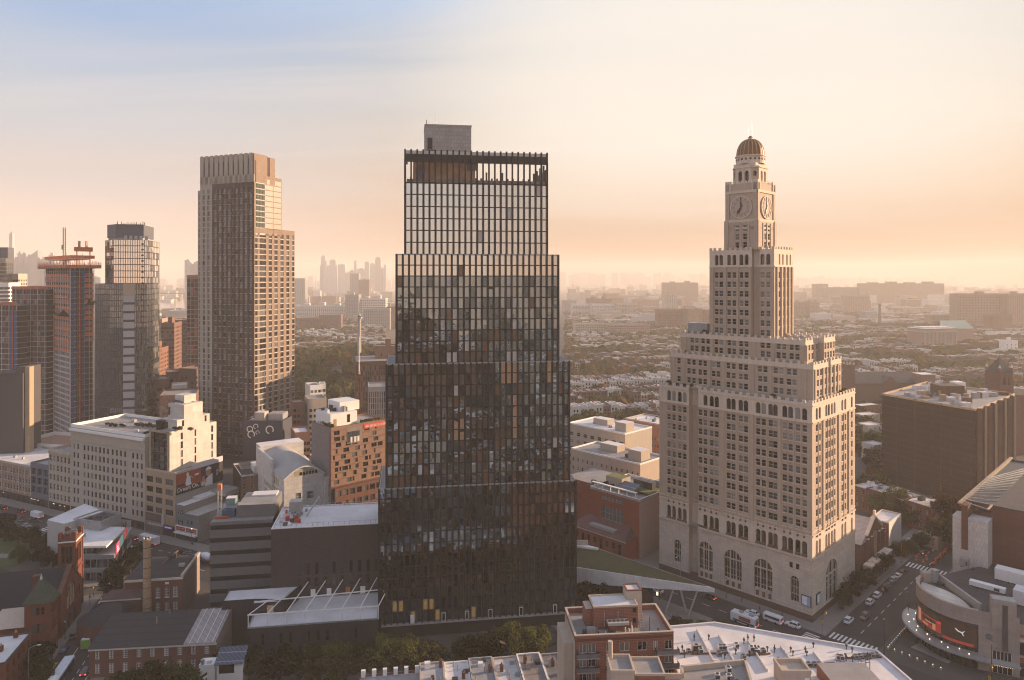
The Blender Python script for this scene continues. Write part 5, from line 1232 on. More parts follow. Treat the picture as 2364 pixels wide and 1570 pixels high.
solar=coursed('solar_panel_glass',(0.06,0.07,0.10),(.2,.2,.22),1.1,.9,.05,rough=.2)
k=MB();k.face([(-.4,-1,7.8),(6.8,-1,7.8),(6.8,4.6,9.6),(-.4,4.6,9.6)],solar);k.face([(-.4,-1,7.7),(-.4,4.6,9.5),(6.8,4.6,9.5),(6.8,-1,7.7)],metald);B.part(k,'solar_panels');k=MB();k.box(-4.6,.5,0,-.6,4,7.2,whitep);k.cyl(-3.8,1,7.2,8.4,.5,.5,10,metalg);k.cyl(-2.2,1.2,7.2,8.2,.6,.6,10,whitep);B.part(k,'tank_block');B.done()
oX=(13.8,152.0);AX=5.2;B=Bld('balcony_flats','red brick flats with cream edges, corner balconies and roof plant','building',oX,rad(AX));b=B.b;wX,dX,hX=22.2,13.2,28.6
ux_,uy_=frame(0,AX)
cols=[(.9,2.6),(3.0,4.6),(7.0,8.1),(10.0,12.2),(14.0,16.2),(17.6,18.7),(20.2,21.9)]
B.facade((0,0),(wX,0),0,hX,cols,rows(.9,9,2.0,3.06),redbrick,[gd,gm,gp_,gm,gblue],wfr,'dv',.2)
B.facade((wX,0),(wX,dX),0,hX,[],[],beige,gd,dfr);B.facade((wX,dX),(0,dX),0,hX,[],[],redbrick,gd,dfr);B.facade((0,dX),(0,0),0,hX,[],[],beige,gd,dfr)
b.face([(0,0,hX-.6),(wX,0,hX-.6),(wX,dX,hX-.6),(0,dX,hX-.6)],roofg);parapet(b,rect(0,0,wX,dX),hX-.6,1.2,.35,redbrick);parapet(b,rect(-.06,-.06,wX+.06,dX+.06),hX+.6,.18,.5,beige)
b.box(-2.0,2.5,0,-.02,dX-1,hX-2.2,beige)
for f in range(9):
 for(x0,x1)in((.3,5.2),(wX-4.2,wX+.9)):
  k=MB();z=.5+f*3.06;k.box(x0,-1.5,z-.2,x1,-.02,z,conc);k.box(x0,-1.5,z+.1,x1,-1.44,z+1.0,mat('grey_balcony_mesh',(.16,.16,.165),rough=.5));k.box(x0,-1.55,z+1.0,x1,-1.4,z+1.08,metald)
  for q in(x0,x1-.06):k.box(q,-1.5,z+.1,q+.06,-.02,z+1.0,metald)
  if rnd.random()<.7:k.box(x0+1,-1.1,z,x0+1.5,-.6,z+.7,rnd.choice([whitep,onet,ochre,metalg]))
  B.part(k,'balcony')
k=MB();k.box(5.2,4.8,hX-.6,15.4,10.5,hX+4.4,redbrick,roofw);parapet(k,rect(5.1,4.7,15.5,10.6),hX+4.3,.4,.3,beige);k.box(13.6,7.8,hX-.6,17.2,11.5,hX+6.4,beige,roofw);parapet(k,rect(13.6,7.8,17.2,11.5),hX+6.4,.3,.3,redbrick);k.box(3.6,6,hX-.6,5.2,10,hX+3.6,redbrick,beige)
for q in(7.6,10.8):k.bar((q,4.7,hX),(q,4.7,hX+3.4),.14,conc)
for z in(hX+.6,hX+3.0):k.box(14.2,4.7,z,15.0,4.82,z+1,gd)
B.part(k,'penthouse')
k=MB()
for i in range(9):k.bar((15.8,3.6+i*.35,hX-.4+i*.42),(16.7,3.6+i*.35,hX-.4+i*.42),.12,beige)
k.bar((15.8,3.5,hX-.4),(15.8,6.7,hX+3.4),.1,beige);k.bar((16.7,3.5,hX-.4),(16.7,6.7,hX+3.4),.1,beige);B.part(k,'roof_stair')
rust=mat('rusty_pipe',(.16,.07,.045),var=.3)
k=MB();k.box(8.2,2.6,hX,12.6,4.2,hX+1.3,rust);k.box(8.0,2.4,hX+1.3,12.8,4.4,hX+1.9,conc)
for i in range(5):k.cyl(8.6+i*.95,3.4,hX+1.9,hX+2.05,.38,.38,10,metald)
B.part(k,'chiller');k=MB();k.box(3.2,2.2,hX-.6,5.2,3.6,hX+.9,metalg);k.cyl(2.6,2.6,hX-.6,hX+.6,.5,.5,10,metald)
for i in range(16):x,y=rnd.uniform(1,21),rnd.uniform(1,5);k.cyl(x,y,hX-.6,hX+rnd.uniform(0,1.2),.14,.14,6,rnd.choice([metalg,metald,wfr]))
k.bar((17.6,3,hX-.6),(17.6,3,hX+2.6),.12,metald);B.part(k,'roof_vents');B.done()
WR=Bld('white_roof_block','wide low block with bright white membrane roof divided by ribs and set with condensers','building',(0,0),0);b=WR.b
poly=[(38.5,128),(86,128),(91.5,152),(89.8,170.4),(53.8,184.2),(38.5,181.6)];hW=16.0
b.prism(poly,0,hW,redbrick);WR.part(b,'wall');WR.b=MB();k=MB();k.face([(x,y,hW+.02)for x,y in poly],roofw);parapet(k,poly,hW,.5,.5,roofw);WR.part(k,'membrane_roof')
far=[(53.8,184.2),(89.8,170.4)]
for i,ix in enumerate((1605,1655,1722,1797,1872)):
 px_,py_=(gp(ix,1452+i*13,hW).x,gp(ix,1452+i*13,hW).y-1.0);k=MB();ln=15-i*.9
 k.prism([(px_,py_-ln),(px_+.35,py_-ln),(px_+.35-ln*.0,py_),(px_,py_)],hW,hW+.7,roofw);WR.part(k,'roof_rib')
WRz=hW
def condenser(x,y,z,kind=0):
 k=MB(Matrix.Translation((x,y,z))@Matrix.Rotation(rnd.uniform(-.2,.2),4,'Z'));h=(1.3,1.0,1.7)[kind];s=(.55,.5,1.1)[kind]
 k.box(-s,-.5,.25,s,.5,h,(wfr,metalg,beige)[kind])
 for q in(-s+.1,s-.1):k.box(q-.06,-.5,0,q+.06,.5,.25,metald)
 k.cyl(0,0,h,h+.08,.4,.4,10,metald);k.box(-s+.1,-.53,.4,s-.1,-.5,h-.15,metald);return k
spots=[(1663,1492,0),(1672,1492,0),(1660,1505,1),(1735,1495,0),(1746,1500,0),(1762,1498,1),(1608,1495,2),(1618,1500,0),(1867,1530,1),(1880,1530,1),(1890,1530,1),(1935,1515,0),(1943,1516,0),(1975,1512,1),(1985,1511,1),(1995,1510,1),(2004,1510,1),(2014,1509,1),(2024,1508,1),(1590,1500,1),(1716,1512,1),(1700,1488,0)]
for(ix,iy,kd)in spots:p=gp(ix,iy+9,hW);tag(condenser(p.x,p.y,hW+.02,kd).build('air_conditioner'),('white boxed condenser unit standing on the white membrane roof','small grey condenser unit standing on the white membrane roof','long beige condenser unit standing on the white membrane roof')[kd],'air conditioner','condensers on the white roof')
for(ix,iy,l_)in((1640,1512,9),(1752,1514,6),(1895,1536,7),(1985,1522,11),(1580,1512,5)):
 p=gp(ix,iy,hW);k=MB();k.bar((p.x-l_/2,p.y,hW+.25),(p.x+l_/2,p.y+.6,hW+.25),.35,rust,.3);WR.part(k,'pipe_run')
for i in range(34):
 ix,iy=rnd.uniform(1570,2030),rnd.uniform(1472,1530);p=gp(ix,iy,hW)
 if p.y>184-(p.x-53.8)*.38-1.5:continue
 k=MB();k.cyl(p.x,p.y,hW,hW+rnd.uniform(.8,2.0),.13,.13,6,metald);k.box(p.x-.22,p.y-.22,hW+.9,p.x+.22,p.y+.22,hW+1.25,metald);WR.part(k,'vent_pipe')
k=MB();p=gp(1996,1545,hW)
for i in range(7):a=i*.9;k.bar((p.x+1.2*math.cos(a),p.y+1.2*math.sin(a),hW),(p.x+1.2*math.cos(a),p.y+1.2*math.sin(a),hW+2.2),.1,metald);k.bar((p.x+1.2*math.cos(a),p.y+1.2*math.sin(a),hW+2.2),(p.x+1.2*math.cos(a+.9),p.y+1.2*math.sin(a+.9),hW+2.2),.1,metald)
WR.part(k,'hatch_cage')
p=gp(1790,1568,hW);k=MB();k.box(p.x,p.y-4,hW,p.x+6.4,p.y+1.0,hW+3.4,beige);parapet(k,rect(p.x-.1,p.y-4.1,p.x+6.5,p.y+1.1),hW+3.4,.9,.4,beige);k.box(p.x+5,p.y-4.12,hW+.3,p.x+6.1,p.y-4,hW+2.6,whitep);WR.part(k,'stair_bulkhead')
p=gp(1885,1560,hW);k=MB();k.box(p.x,129,hW,p.x+11,p.y,hW+3.0,redbrick,roofg)
for i in range(4):k.box(p.x+1+i*2.4,128.9,hW+.5,p.x+2+i*2.4,129,hW+2,gd)
WR.part(k,'upper_storey');WR.done()
GR=Bld('gravel_roof_block','near flat block with grey roof, dark edged parapets and two toned bulkheads at bottom right','building',(0,0),0);b=GR.b
poly=[(20,118),(46,118),(50,144),(51.5,152.5),(36.4,149.8),(36.0,147),(20,147)];hG=23.0
b.prism(poly,0,hG,redbrick);GR.part(b,'wall');GR.b=MB();k=MB();k.face([(x,y,hG+.02)for x,y in poly],roofg)
for i in range(len(poly)):
 p,q=Vector(poly[i]),Vector(poly[(i+1)%len(poly)]);d=(q-p).normalized();n=Vector((-d.y,d.x));k.prism([p,q,q+n*.5,p+n*.5],hG,hG+1.1,beige,top=beige)
GR.part(k,'gravel_roof');k=MB();p=at(1421,1540,143)
k.box(p.x-1.5,139,hG,p.x+3.2,145,hG+5.6,beige,roofg);k.box(p.x+3.21,139.4,hG,p.x+9.4,145.6,hG+4.8,redbrick,roofg);parapet(k,rect(p.x-1.6,138.9,p.x+3.3,145.1),hG+5.6,.6,.35,beige);parapet(k,rect(p.x+3.3,139.3,p.x+9.5,145.7),hG+4.8,.5,.35,beige);k.cyl(p.x-.9,144.4,hG+5.6,hG+9.2,.55,.5,12,beige);GR.part(k,'bulkhead')
for i in range(9):k=condenser(rnd.uniform(38,47),rnd.uniform(138,149),hG+.03,i%3);tag(k.build('air_conditioner'),('white boxed condenser unit on the grey gravel roof','small grey condenser unit on the grey gravel roof','long beige condenser unit on the grey gravel roof')[i%3],'air conditioner','condensers on the gravel roof')
GR.done()
p0=gp(968,1536,12.0);rfm=[mat('pale_grey_roof',(.36,.345,.34),var=.15),roofw,mat('mid_grey_roof',(.27,.26,.262),var=.2),mat('tin_white_roof',(.5,.48,.47),var=.2),mat('brownish_roof',(.23,.195,.18),var=.25),mat('dark_grey_roof',(.15,.148,.155),var=.25)]
lab=['pale grey roofed row house at the left end of the bottom row','row house with whitest flat roof in the bottom row','mid grey roofed row house with white vent hood in the bottom row','row house with streaked tin roof in the bottom row','row house with brownish roof and wooden deck in the bottom row','dark grey roofed row house at the right end of the bottom row']
q0=(p0.x,p0.y)
for i in range(6):
 a=rad(AT);x0=q0[0]+math.cos(a)*i*6.05+math.sin(a)*17;y0=q0[1]+math.sin(a)*i*6.05-math.cos(a)*17;h=12.0+(.3,0,.5,.2,.6,.1)[i]
 B=blk('row_house',lab[i],(x0,y0),AT,5.98,17,h,(redbrick,brownstone,drb)[i%3],rfm[i],(2,1,1.5,3,1.9,3.3),None,None,(2,1,1.5,3,1.9,3.3),par=.35,cap=(beige,whitep,conc)[i%3],cat='house',done=False)
 for j in range(5):
  k=MB();x,y=rnd.uniform(.8,4.8),rnd.uniform(7,15.5);t_=j%3
  if t_==0:k.box(x,y,h,x+rnd.uniform(.7,1.5),y+1.2,h+rnd.uniform(.4,1.5),rnd.choice([metalg,whitep,metald]));B.part(k,'roof_hatch')
  elif t_==1:k.cyl(x,y,h,h+1.3,.16,.16,7,metalg);B.part(k,'vent_pipe')
  else:k.box(x,y,h,x+.8,y+.8,h+1.6,brownstone);k.cyl(x+.4,y+.4,h+1.6,h+2.1,.2,.16,8,chb);B.part(k,'chimney')
 B.done()
p1=gp(828,1552,11);B=blk('roof_terrace_house','pale roofed house left of the bottom row with stubby white parapet posts',(p1.x+2.6,p1.y-15.5),AT,15,15,10.4,brownstone,rfm[2],None,None,par=.4,cat='house',done=False)
for i in range(6):k=MB();k.box(.4+i*2.6,14.2,10.4,1.4+i*2.6,15,12.0,whitep);B.part(k,'parapet_post')
B.done()
CN=Bld('wedge_canopy','white edged wedge canopy with planted sloping roof on slanted legs','canopy',(0,0),0);b=CN.b
Tp,BLp,FLp,BL2,FL2=(63.5,217.0),(23.3,251.8),(20.5,232.0),(4,262),(4,238)
whf=coursed('white_fascia_panels',(0.66,0.64,0.61),(.5,.48,.46),1.6,1.2,.03)
zt={0:10.6,1:12.2,2:11.0}
top=[(FL2[0],FL2[1],11.1),(*FLp,11.0),(*Tp,10.6),(*BLp,12.2),(BL2[0],BL2[1],12.6)]
bot=[(FL2[0],FL2[1],5.2),(*FLp,5.6),(*Tp,9.3),(*BLp,7.0),(BL2[0],BL2[1],7.0)]
for i in range(5):j=(i+1)%5;b.face([bot[i],bot[j],top[j],top[i]],whf)
b.face(list(reversed(bot)),whf);b.face(top,whf);CN.part(b,'white_shell');CN.b=MB()
sed=mat('planted_roof_sedum',(0.075,0.072,0.028),var=.45,scale=.35,fine=.5,bump=.6)
inn=[(Vector(p)*.94+Vector((28,238,11.4))*.06)for p in top];k=MB();k.face([p+Vector((0,0,.18))for p in inn],sed)
for i in range(5):j=(i+1)%5;k.face([inn[i]+Vector((0,0,.18)),inn[i],inn[j],inn[j]+Vector((0,0,.18))],sed)
CN.part(k,'planted_roof');k=MB();k.box(21,246,11.6,27,246.4,14.6,mat('pinkish_wall',(.5,.42,.37)));k.prism([(21,246),(27,246),(30.5,243.5),(29.5,243)],12.2,12.9,whitep);CN.part(k,'roof_upstand')
k=MB();k.prism([(6,240),(20,234),(46,225.5),(44,230),(24,250),(6,258)],0,6.6,gd);CN.part(k,'glass_hall')
for(ax,ay,bx,by)in((52.2,222,49.3,223),(53.5,221.4,56.0,221.8),(59,219.5,56.3,221)):k=MB();k.bar((bx,by,0),(ax,ay,9.4),.9,conc,.5);CN.part(k,'slanted_leg')
k=MB();k.box(46.6,223.3,5.5,47.1,223.8,6.4,lampm);CN.part(k,'hall_lamp');CN.done()
oA=(48.7,265.0);AA=44.5;rst=coursed('terracotta_red_cladding',(0.33,0.095,0.052),(.19,.065,.04),3,.6,.04);pinkw=mat('pinkish_render',(0.40,0.29,0.245),var=.08,streak=.4)
ax,ay=frame(0,AA);B=Bld('red_block','red clad block with white framed window grid and roof terrace','building',oA,rad(AA));b=B.b;LA=along(oA,ay,1362);hA=22.8
w0=LA-along(oA,ay,1389);w1=LA-along(oA,ay,1439)
B.facade((0,LA),(0,0),0,hA,[(w0,w1)],[(zat(1212,270),zat(1180,270)),(zat(1166,270),zat(1156,270))],rst,[gm],cream,'g6x2',.3);B.facade((0,0),(26,0),0,hA,[],[],pinkw,gd,dfr);B.facade((26,0),(26,LA),0,hA,[],[],pinkw,gd,dfr);B.facade((26,LA),(0,LA),0,hA,[],[],rst,gd,dfr)
b.face([(0,0,hA-.8),(26,0,hA-.8),(26,LA,hA-.8),(0,LA,hA-.8)],roofg);parapet(b,rect(0,0,26,LA),hA-.8,1.0,.3,whitep)
k=MB();k.box(.5,2,hA+1.8,1.6,LA-.5,hA+2.1,whitep)
for i in range(6):k.bar((1,2.5+i*4,hA),(1,2.5+i*4,hA+1.9),.3,whitep)
k.box(8,LA-10,hA,14,LA-2,hA+3.4,creamst,mat('moss_roof',(.16,.15,.06)));k.box(8,1,hA,20,10,hA+.4,mat('moss_roof',(.16,.15,.06)));k.box(13,3,hA,16,12,hA+3,metald);k.box(18,2,hA,22,5,hA+2.8,conc);B.part(k,'roof_terrace')
solar_r=MB();solar_r.face([(5,LA-18,hA+1),(5,LA-9,hA+1),(10,LA-9,hA+2.4),(10,LA-18,hA+2.4)],solar);B.part(solar_r,'skylight_rack')
mrr=mat('maroon_metal_roof',(0.15,0.07,0.055),var=.15,rough=.6);k=MB();k.box(-7,1.5,0,-.02,LA+4,8.2,rst);k.face([(-7.3,1.2,8.2),(-.02,4,11.6),(-.02,LA+1,11.6),(-7.3,LA+4.3,8.2)],mrr);k.face([(-7.3,1.2,8.2),(-.02,1.2,8.2),(-.02,4,11.6)],mrr);k.box(-7.2,1.3,7.7,-6.9,LA+4.2,8.2,cream);k.box(-5.5,8,9.2,-3.0,LA-4,10.2,conc)
B.part(k,'low_front');
for i in range(8):B.win(Vector((-7.03,4+i*3,4.2 if i%3 else 2.6)),(0,-1),1.2,2.2 if i%3 else 3.8,gd,dfr,'dh')
k=MB();k.box(3,LA+.03,0,22,LA+16,23,rst,roofg);B.part(k,'left_wing');B.done()
for(nm,lb,ix,ylab,d,ixl,dep,m,roof,S,ups)in(('low_rise','long low tan building with flat grey roof behind the red block',1478,1074,305,1318,20,beige,roofg,(14,1.0,16,2,1.7,4),1),('low_rise','cream four storey building with recessed balconies behind the tan one',1443,1004,352,1312,24,creamst,roofw,(8,2.6,6,5,2.0,4),1),('low_rise','red brick terrace with lighter cornice beside the clock tower',1522,982,392,1442,20,coursed('bright_red_brick',(.33,.13,.085),(.3,.2,.15),1,.4,.03),roofw,(12,1.2,3,4,2.0,4),0)):
 o_=at(ix,1000,d);ay_=frame(0,44.5)[1];ly_=along((o_.x,o_.y),ay_,ixl);h=zat(ylab,d)
 B=blk(nm,lb,(o_.x,o_.y),44.5,dep,ly_,h,m,roof,None,(0,0,0,0,0,0)if 0 else None,S,None,par=.7,cap=(whitep if ups else creamst),done=False,roofparts=5)
 if ups:k=MB();k.box(5,3,h,12,10,h+4.5,m,roofw);k.box(10,ly_*.5,h,16,ly_*.75,h+3.2,m,roofw);B.part(k,'roof_rooms')
 B.done()
brn=coursed('brown_scaffold_net',(0.045,0.027,0.019),(.066,.039,.027),9,3.1,.25);brn2=mat('brown_wall_strip',(0.14,0.08,0.05),var=.2)
NB=Bld('netted_block','massive brown block wrapped in scaffold netting with cluttered sunlit roof','building',(0,0),0);b=NB.b
n0,n1,n2=(216,323),(195.7,366.6),(265.6,366.0);n3=(n1[0]+n2[0]-n0[0],n1[1]+n2[1]-n0[1]);hN2=46.6
b.prism([n0,n2,n3,n1],0,hN2-1,brn,top=roofg);parapet(b,[n0,n2,n3,n1],hN2-1,1.0,.5,mat('pale_coping',(.42,.3,.2)))
NB.part(b,'wall');NB.b=MB()
k=MB()
for f_ in(.34,.62,.82):v=Vector(n0).lerp(Vector(n1),f_);k.box(v.x-.2,v.y-.2,0,v.x+.1,v.y+.1,hN2,brn2)
for i in range(5):z=8+i*8.1;p,q=Vector((*n0,z)),Vector((*n1,z));k.bar(p+Vector((-.3,-.12,0)),q+Vector((-.3,-.12,0)),.12,brn2)
for i in range(12):v=Vector(n0).lerp(Vector(n2),(i+.4)/12);k.box(v.x-.1,v.y-.5,0,v.x+(1.2 if i%3 else 2.0),v.y+.2,hN2-(i%2),(brn2,metald,tanst)[i%3])
for i in range(15):z=3+i*3.0;k.box(n1[0]-1.2,n1[1]-.8,z,n1[0]+1,n1[1],z+.5,brn2)
NB.part(k,'scaffold')
nc=[(Vector(n0)*.5+Vector(n3)*.5)][0]
for i in range(46):
 a,e=rnd.uniform(.06,.9),rnd.uniform(.06,.9);v=Vector(n0)+(Vector(n2)-Vector(n0))*a+(Vector(n1)-Vector(n0))*e;s=rnd.uniform(.8,3);k=MB();k.box(v.x,v.y,hN2-1,v.x+s*1.3,v.y+s,hN2+rnd.uniform(.3,2.4),rnd.choice([metalg,roofw,brn2,tanst,roofw]));NB.part(k,'roof_unit')
k=MB();k.box(nc.x-6,nc.y-4,hN2-1,nc.x+6,nc.y+6,hN2+4.5,brn2,roofd);NB.part(k,'roof_room');k=MB();k.box(nc.x+12,nc.y+12,hN2-1,nc.x+17,nc.y+18,hN2+4,whitep);NB.part(k,'roof_room');NB.done()
DC,DR=(134.2,203.2),13.6;stn=coursed('pinkish_stone_cladding',(0.37,0.30,0.255),(.3,.24,.2),3,1.0,.02)
SB=Bld('station_building','curved fronted stone station with dark screen showing red scene and white leaping cat','station',(*DC,0),0)
a0,a1=rad(118),rad(245);hD=16.2;n=40
def arcpt(r,t):return(r*math.cos(t),r*math.sin(t))
def arcband(mb,r,z0,z1,m,s=a0,e=a1,n=n,thick=.5):
 for i in range(n):
  t0,t1=s+(e-s)*i/n,s+(e-s)*(i+1)/n
  p0,p1,q0,q1=arcpt(r,t0),arcpt(r,t1),arcpt(r-thick,t0),arcpt(r-thick,t1)
  mb.face([(*p0,z0),(*p1,z0),(*p1,z1),(*p0,z1)],m);mb.face([(*p0,z1),(*p1,z1),(*q1,z1),(*q0,z1)],m);mb.face([(*p1,z0),(*p0,z0),(*q0,z0),(*q1,z0)],m);mb.face([(*q1,z0),(*q0,z0),(*q0,z1),(*q1,z1)],m)
b=SB.b
arcband(b,DR,12.2,hD,stn,thick=.9);arcband(b,DR-.1,11.4,12.2,metald);arcband(b,DR-.2,0,5.6,gd)
pB=arcpt(DR,a1);wv_=(8.4,-4.1)
b.face([(pB[0],pB[1],0),(pB[0]+wv_[0],pB[1]+wv_[1],0),(pB[0]+wv_[0],pB[1]+wv_[1],hD),(pB[0],pB[1],hD)],stn)
SB.part(b,'stone_front');SB.b=MB()
scr=mat('dark_screen',(0.018,0.013,0.012),rough=.3,emit=(.09,.05,.04),estr=.12);scr_r=mat('red_lit_screen',(.2,.02,.02),rough=.3,emit=(.5,.07,.04),estr=.16);scr_o=mat('orange_lit_screen',(.3,.1,.05),emit=(.7,.3,.18),estr=.22)
k=MB();sa,se=a0+.25,a1-.02;arcband(k,DR-.15,5.6,11.4,scr,sa,se);sc_=SB.part(k,'screen')
def onarc(f,z,e=.0):t=sa+(se-sa)*f;p=arcpt(DR-.15+e,t);return Vector((p[0],p[1],z))
def patch(f0,f1,z0,z1,m,e,name):
 k=MB();q=6
 for i in range(q):fa,fb=f0+(f1-f0)*i/q,f0+(f1-f0)*(i+1)/q;k.face([onarc(fa,z0,e),onarc(fb,z0,e),onarc(fb,z1,e),onarc(fa,z1,e)],m)
 k.build(name,sc_)
patch(.36,.66,6.4,9.6,scr_r,.03,'screen_scene');patch(.40,.60,7.6,9.2,scr,.05,'screen_scene');patch(.30,.37,6.6,10.2,scr_o,.04,'screen_scene');patch(.45,.55,7.9,8.3,scr_o,.07,'screen_scene');patch(.56,.60,6.6,8.4,scr_o,.07,'screen_scene');patch(.68,.97,5.7,6.5,scr_r,.03,'screen_scene');patch(.42,.5,6.8,7.3,scr_o,.06,'screen_scene');patch(.62,.66,9.0,9.7,mat('bright_red_bar',(.4,.02,.02),emit=(.8,.05,.04),estr=.25),.06,'screen_scene')
catp=[(0,2.45),(.45,2.6),(.75,2.25),(1.5,1.75),(2.4,1.55),(3.0,1.9),(3.4,2.35),(3.5,2.2),(3.2,1.6),(2.9,1.2),(3.05,.35),(3.25,-.1),(2.85,-.05),(2.55,.6),(2.1,1.05),(1.4,1.15),(.7,1.5),(.35,1.9),(.05,2.2)]
k=MB();k.face([onarc(.80+x*.026,8.2+z*.62,.06)for x,z in catp],mat('white_lit_mark',(.75,.74,.72),emit=(.9,.88,.85),estr=.15));k.build('leaping_cat_mark',sc_)
k=MB()
for i in range(10):arcband(k,DR-.02,12.0-.2*i*0,12.1,metald,n=8)
SB.part(k,'shadow_gap')if 0 else None
k=MB();arcband(k,DR+3.6,4.0,4.6,metalg,a0+.15,a1+.05,thick=3.8);arcband(k,DR+3.75,4.1,4.7,conc,a0+.15,a1+.05,thick=.3);cpo=SB.part(k,'canopy')
for i in range(12):p=arcpt(DR+.6+(i%2)*1.6,a0+.3+i*.16);k=MB();k.cyl(p[0],p[1],4.6,4.8,.14,.12,8,lampm);k.build('canopy_lamp',cpo)
k=MB()
for i in range(16):t=a0+.4+i*.12;p=arcpt(DR-.1,t);k.bar((p[0],p[1],0),(p[0],p[1],5.6),.25,metald)
SB.part(k,'mullions',kind='stuff')
k=MB();rp=[arcpt(DR-.85,a0+(a1-a0)*i/30)for i in range(31)]+[(pB[0]+wv_[0],pB[1]+wv_[1]),(70,-30),(70,40),(10,18)]
k.face([(x,y,14.6)for x,y in rp],roofd);SB.part(k,'roof')
pearl=coursed('skylight_glass',(0.50,0.47,0.44),(.2,.17,.15),4.5,1.5,.09,rough=.2)
c_a,c_b=Vector(arcpt(DR-1.2,a0+.35)),Vector(arcpt(DR-1.2,a1-.08));k=MB();q1=[Vector(arcpt(DR-1.3,a0+.35+(a1-a0-.43)*i/20))for i in range(21)]
q2=[c_b.lerp(c_a,i/12)+Vector((1,.25))*(3.0*math.sin(math.pi*i/12))for i in range(1,12)]
k.face([(v.x,v.y,15.1)for v in q1+q2],pearl);k.box(-4.6,6.2,15.12,-2.4,8.2,15.2,metald);SB.part(k,'skylight')
k=MB();k.bar((c_b.x+3,c_b.y+1.4,15.6),(c_a.x+6.5,c_a.y+3.0,15.6),.7,conc,2.2);SB.part(k,'roof_spine_wall')
k=MB();k.box(c_a.x+1.0,c_a.y+.6,14.5,c_a.x+3.6,c_a.y+2.6,17.4,stn,conc);k.cyl(c_a.x+4.6,c_a.y+1.0,14.5,18.4,1.1,1.1,12,metalg,top=conc);SB.part(k,'roof_drum')
T=wallT((pB[0],pB[1],0),wv_);k=MB(T);L9=math.hypot(*wv_)
k.box(3.0,-.4,12.2,8.6,3.0,20.2,stn);k.box(5.4,-.55,6.6,6.6,-.38,19.0,dkw);k.box(3.2,-.5,19.4,8.4,2.8,20.3,conc);SB.part(k,'corner_pylon')
k=MB(T);k.box(3.2,-.12,3.9,7.6,.1,6.0,gd)
for i in range(6):k.box(3.2+i*.85,-.18,3.9,3.3+i*.85,-.1,6.0,wfr)
k.box(3.2,-.1,.2,7.6,.1,3.2,gd)
for i in range(5):k.box(3.2+i*1.1,-.16,.2,3.3+i*1.1,-.08,3.2,wfr)
SB.part(k,'entrance_doors');k=MB(T);k.box(-1.0,-2.6,3.3,9.2,-.02,3.75,conc)
for i in range(9):k.box(3.3+i*.5,-2.5,3.16,3.45+i*.5,-2.35,3.29,lampm)
SB.part(k,'door_canopy')
k2=MB(T@Matrix.Translation((2.4,-.05,9.6))@UP);k2.cyl(0,0,0,.1,.85,.85,24,mat('grey_roundel',(.16,.15,.15),rough=.4));rd_=SB.part(k2,'roundel');text_mesh('MTA',.62,mat('roundel_lettering',(.34,.32,.31)),'sign_lettering',T@Matrix.Translation((2.4,-.18,9.4))@UP,rd_,align='CENTER')
T2=T@Matrix.Translation((L9,0,0));k=MB(T2);k.box(0,.3,0,30,12,14.4,stn,roofd)
for(z0,z1,m)in((.2,2.6,gd),(3.0,4.0,metald),(4.2,5.4,rst),(6.2,9.4,gd),(9.8,10.4,cream),(11,11.6,rst)):k.box(0,.1,z0,30,.3,z1,m)
SB.part(k,'side_wing');SB.done()
for(lb,ix,iy,w_,d_,h_,m)in(('long white container on the station roof in front of the brown office wall',2296,1338,18,4,3.6,whitep),('narrow white duct unit on the station roof behind the spine wall',2237,1352,9,2.0,1.6,whitep),('white box plant room on the station roof at the right edge',2338,1395,9,5,4.2,roofw),('grey ventilation box beside the white ribbed wall',2215,1308,2.4,2.0,2.6,metalg)):
 p=gp(ix,iy,14.6);B=Bld('roof_plant',lb,'roof plant',(p.x,p.y,14.6),rad(-45));k=B.b;k.box(0,0,.3,w_,d_,h_,m)
 B.part(k,'casing');B.b=MB();k=MB()
 for i in range(max(2,int(w_/3))):k.box(.3+i*3,.2,0,.8+i*3,d_-.2,.3,metald)
 B.part(k,'feet');k=MB();k.box(w_*.7,-.05,h_*.3,w_*.85,0,h_*.8,metald);B.part(k,'louvre');B.done()
oF=(152.5,222.0);AO=44.5;OF=Bld('office_block','brown banded office slab with ribbed white end wall and glass topped roof edge','building',oF,rad(AO));b=OF.b
mar=coursed('maroon_panel',(0.135,0.058,0.042),(.09,.04,.03),40,1.9,.05);fx,fy=frame(0,AO)
yF=along(oF,fy,2199)
b.box(6,-30,0,80,0,33.0,mar,top=roofd);b.prism([(0,0),(6,0),(6,yF),(0,yF)],0,29.5,coursed('white_ribbed_wall',(.55,.52,.49),(.38,.36,.34),.9,1.5,.05));b.box(6.02,0.02,0,82,yF*.8,33.0,mar,top=metald)
OF.part(b,'wall');OF.b=MB();k=MB();k.box(-.25,yF*.56,19,0,yF*.74,33.5,mar);k.box(0,yF*.56,29.5,6,yF*.74,33.4,mar);OF.part(k,'maroon_pier')
k=MB();k.box(5,.4,31.2,80,yF*.75,31.6,gblue);k.bar((0,yF*.8,33.8),(82,yF*.8,33.8),1.0,tanst,.5);k.bar((0,.1,33.6),(6,.1,33.6),.5,tanst,.4)
for i in range(13):k.bar((2+i*6,.2,33),(2+i*3,yF*.78,34.2),.25,metalg)
OF.part(k,'roof_frame');k=MB();parapet(k,rect(6,-30.2,80,yF*.8),33.0,.6,.4,metald);OF.part(k,'coping');OF.done()
B=blk('office_shade_tower','unseen brown banded office tower added beyond the right edge for its shade',(232,150),44.5,60,70,38,mar,roofd,(16,2.4,4,9,2.2,3.6),None,(18,2.4,4,9,2.2,3.6),par=.8)  # out of view, added and sized to shade the foreground
s0,s1=sR(1986),sR(2033);pc=(O.x+RX[0]*s0,O.y+RX[1]*s0);wc=s1-s0
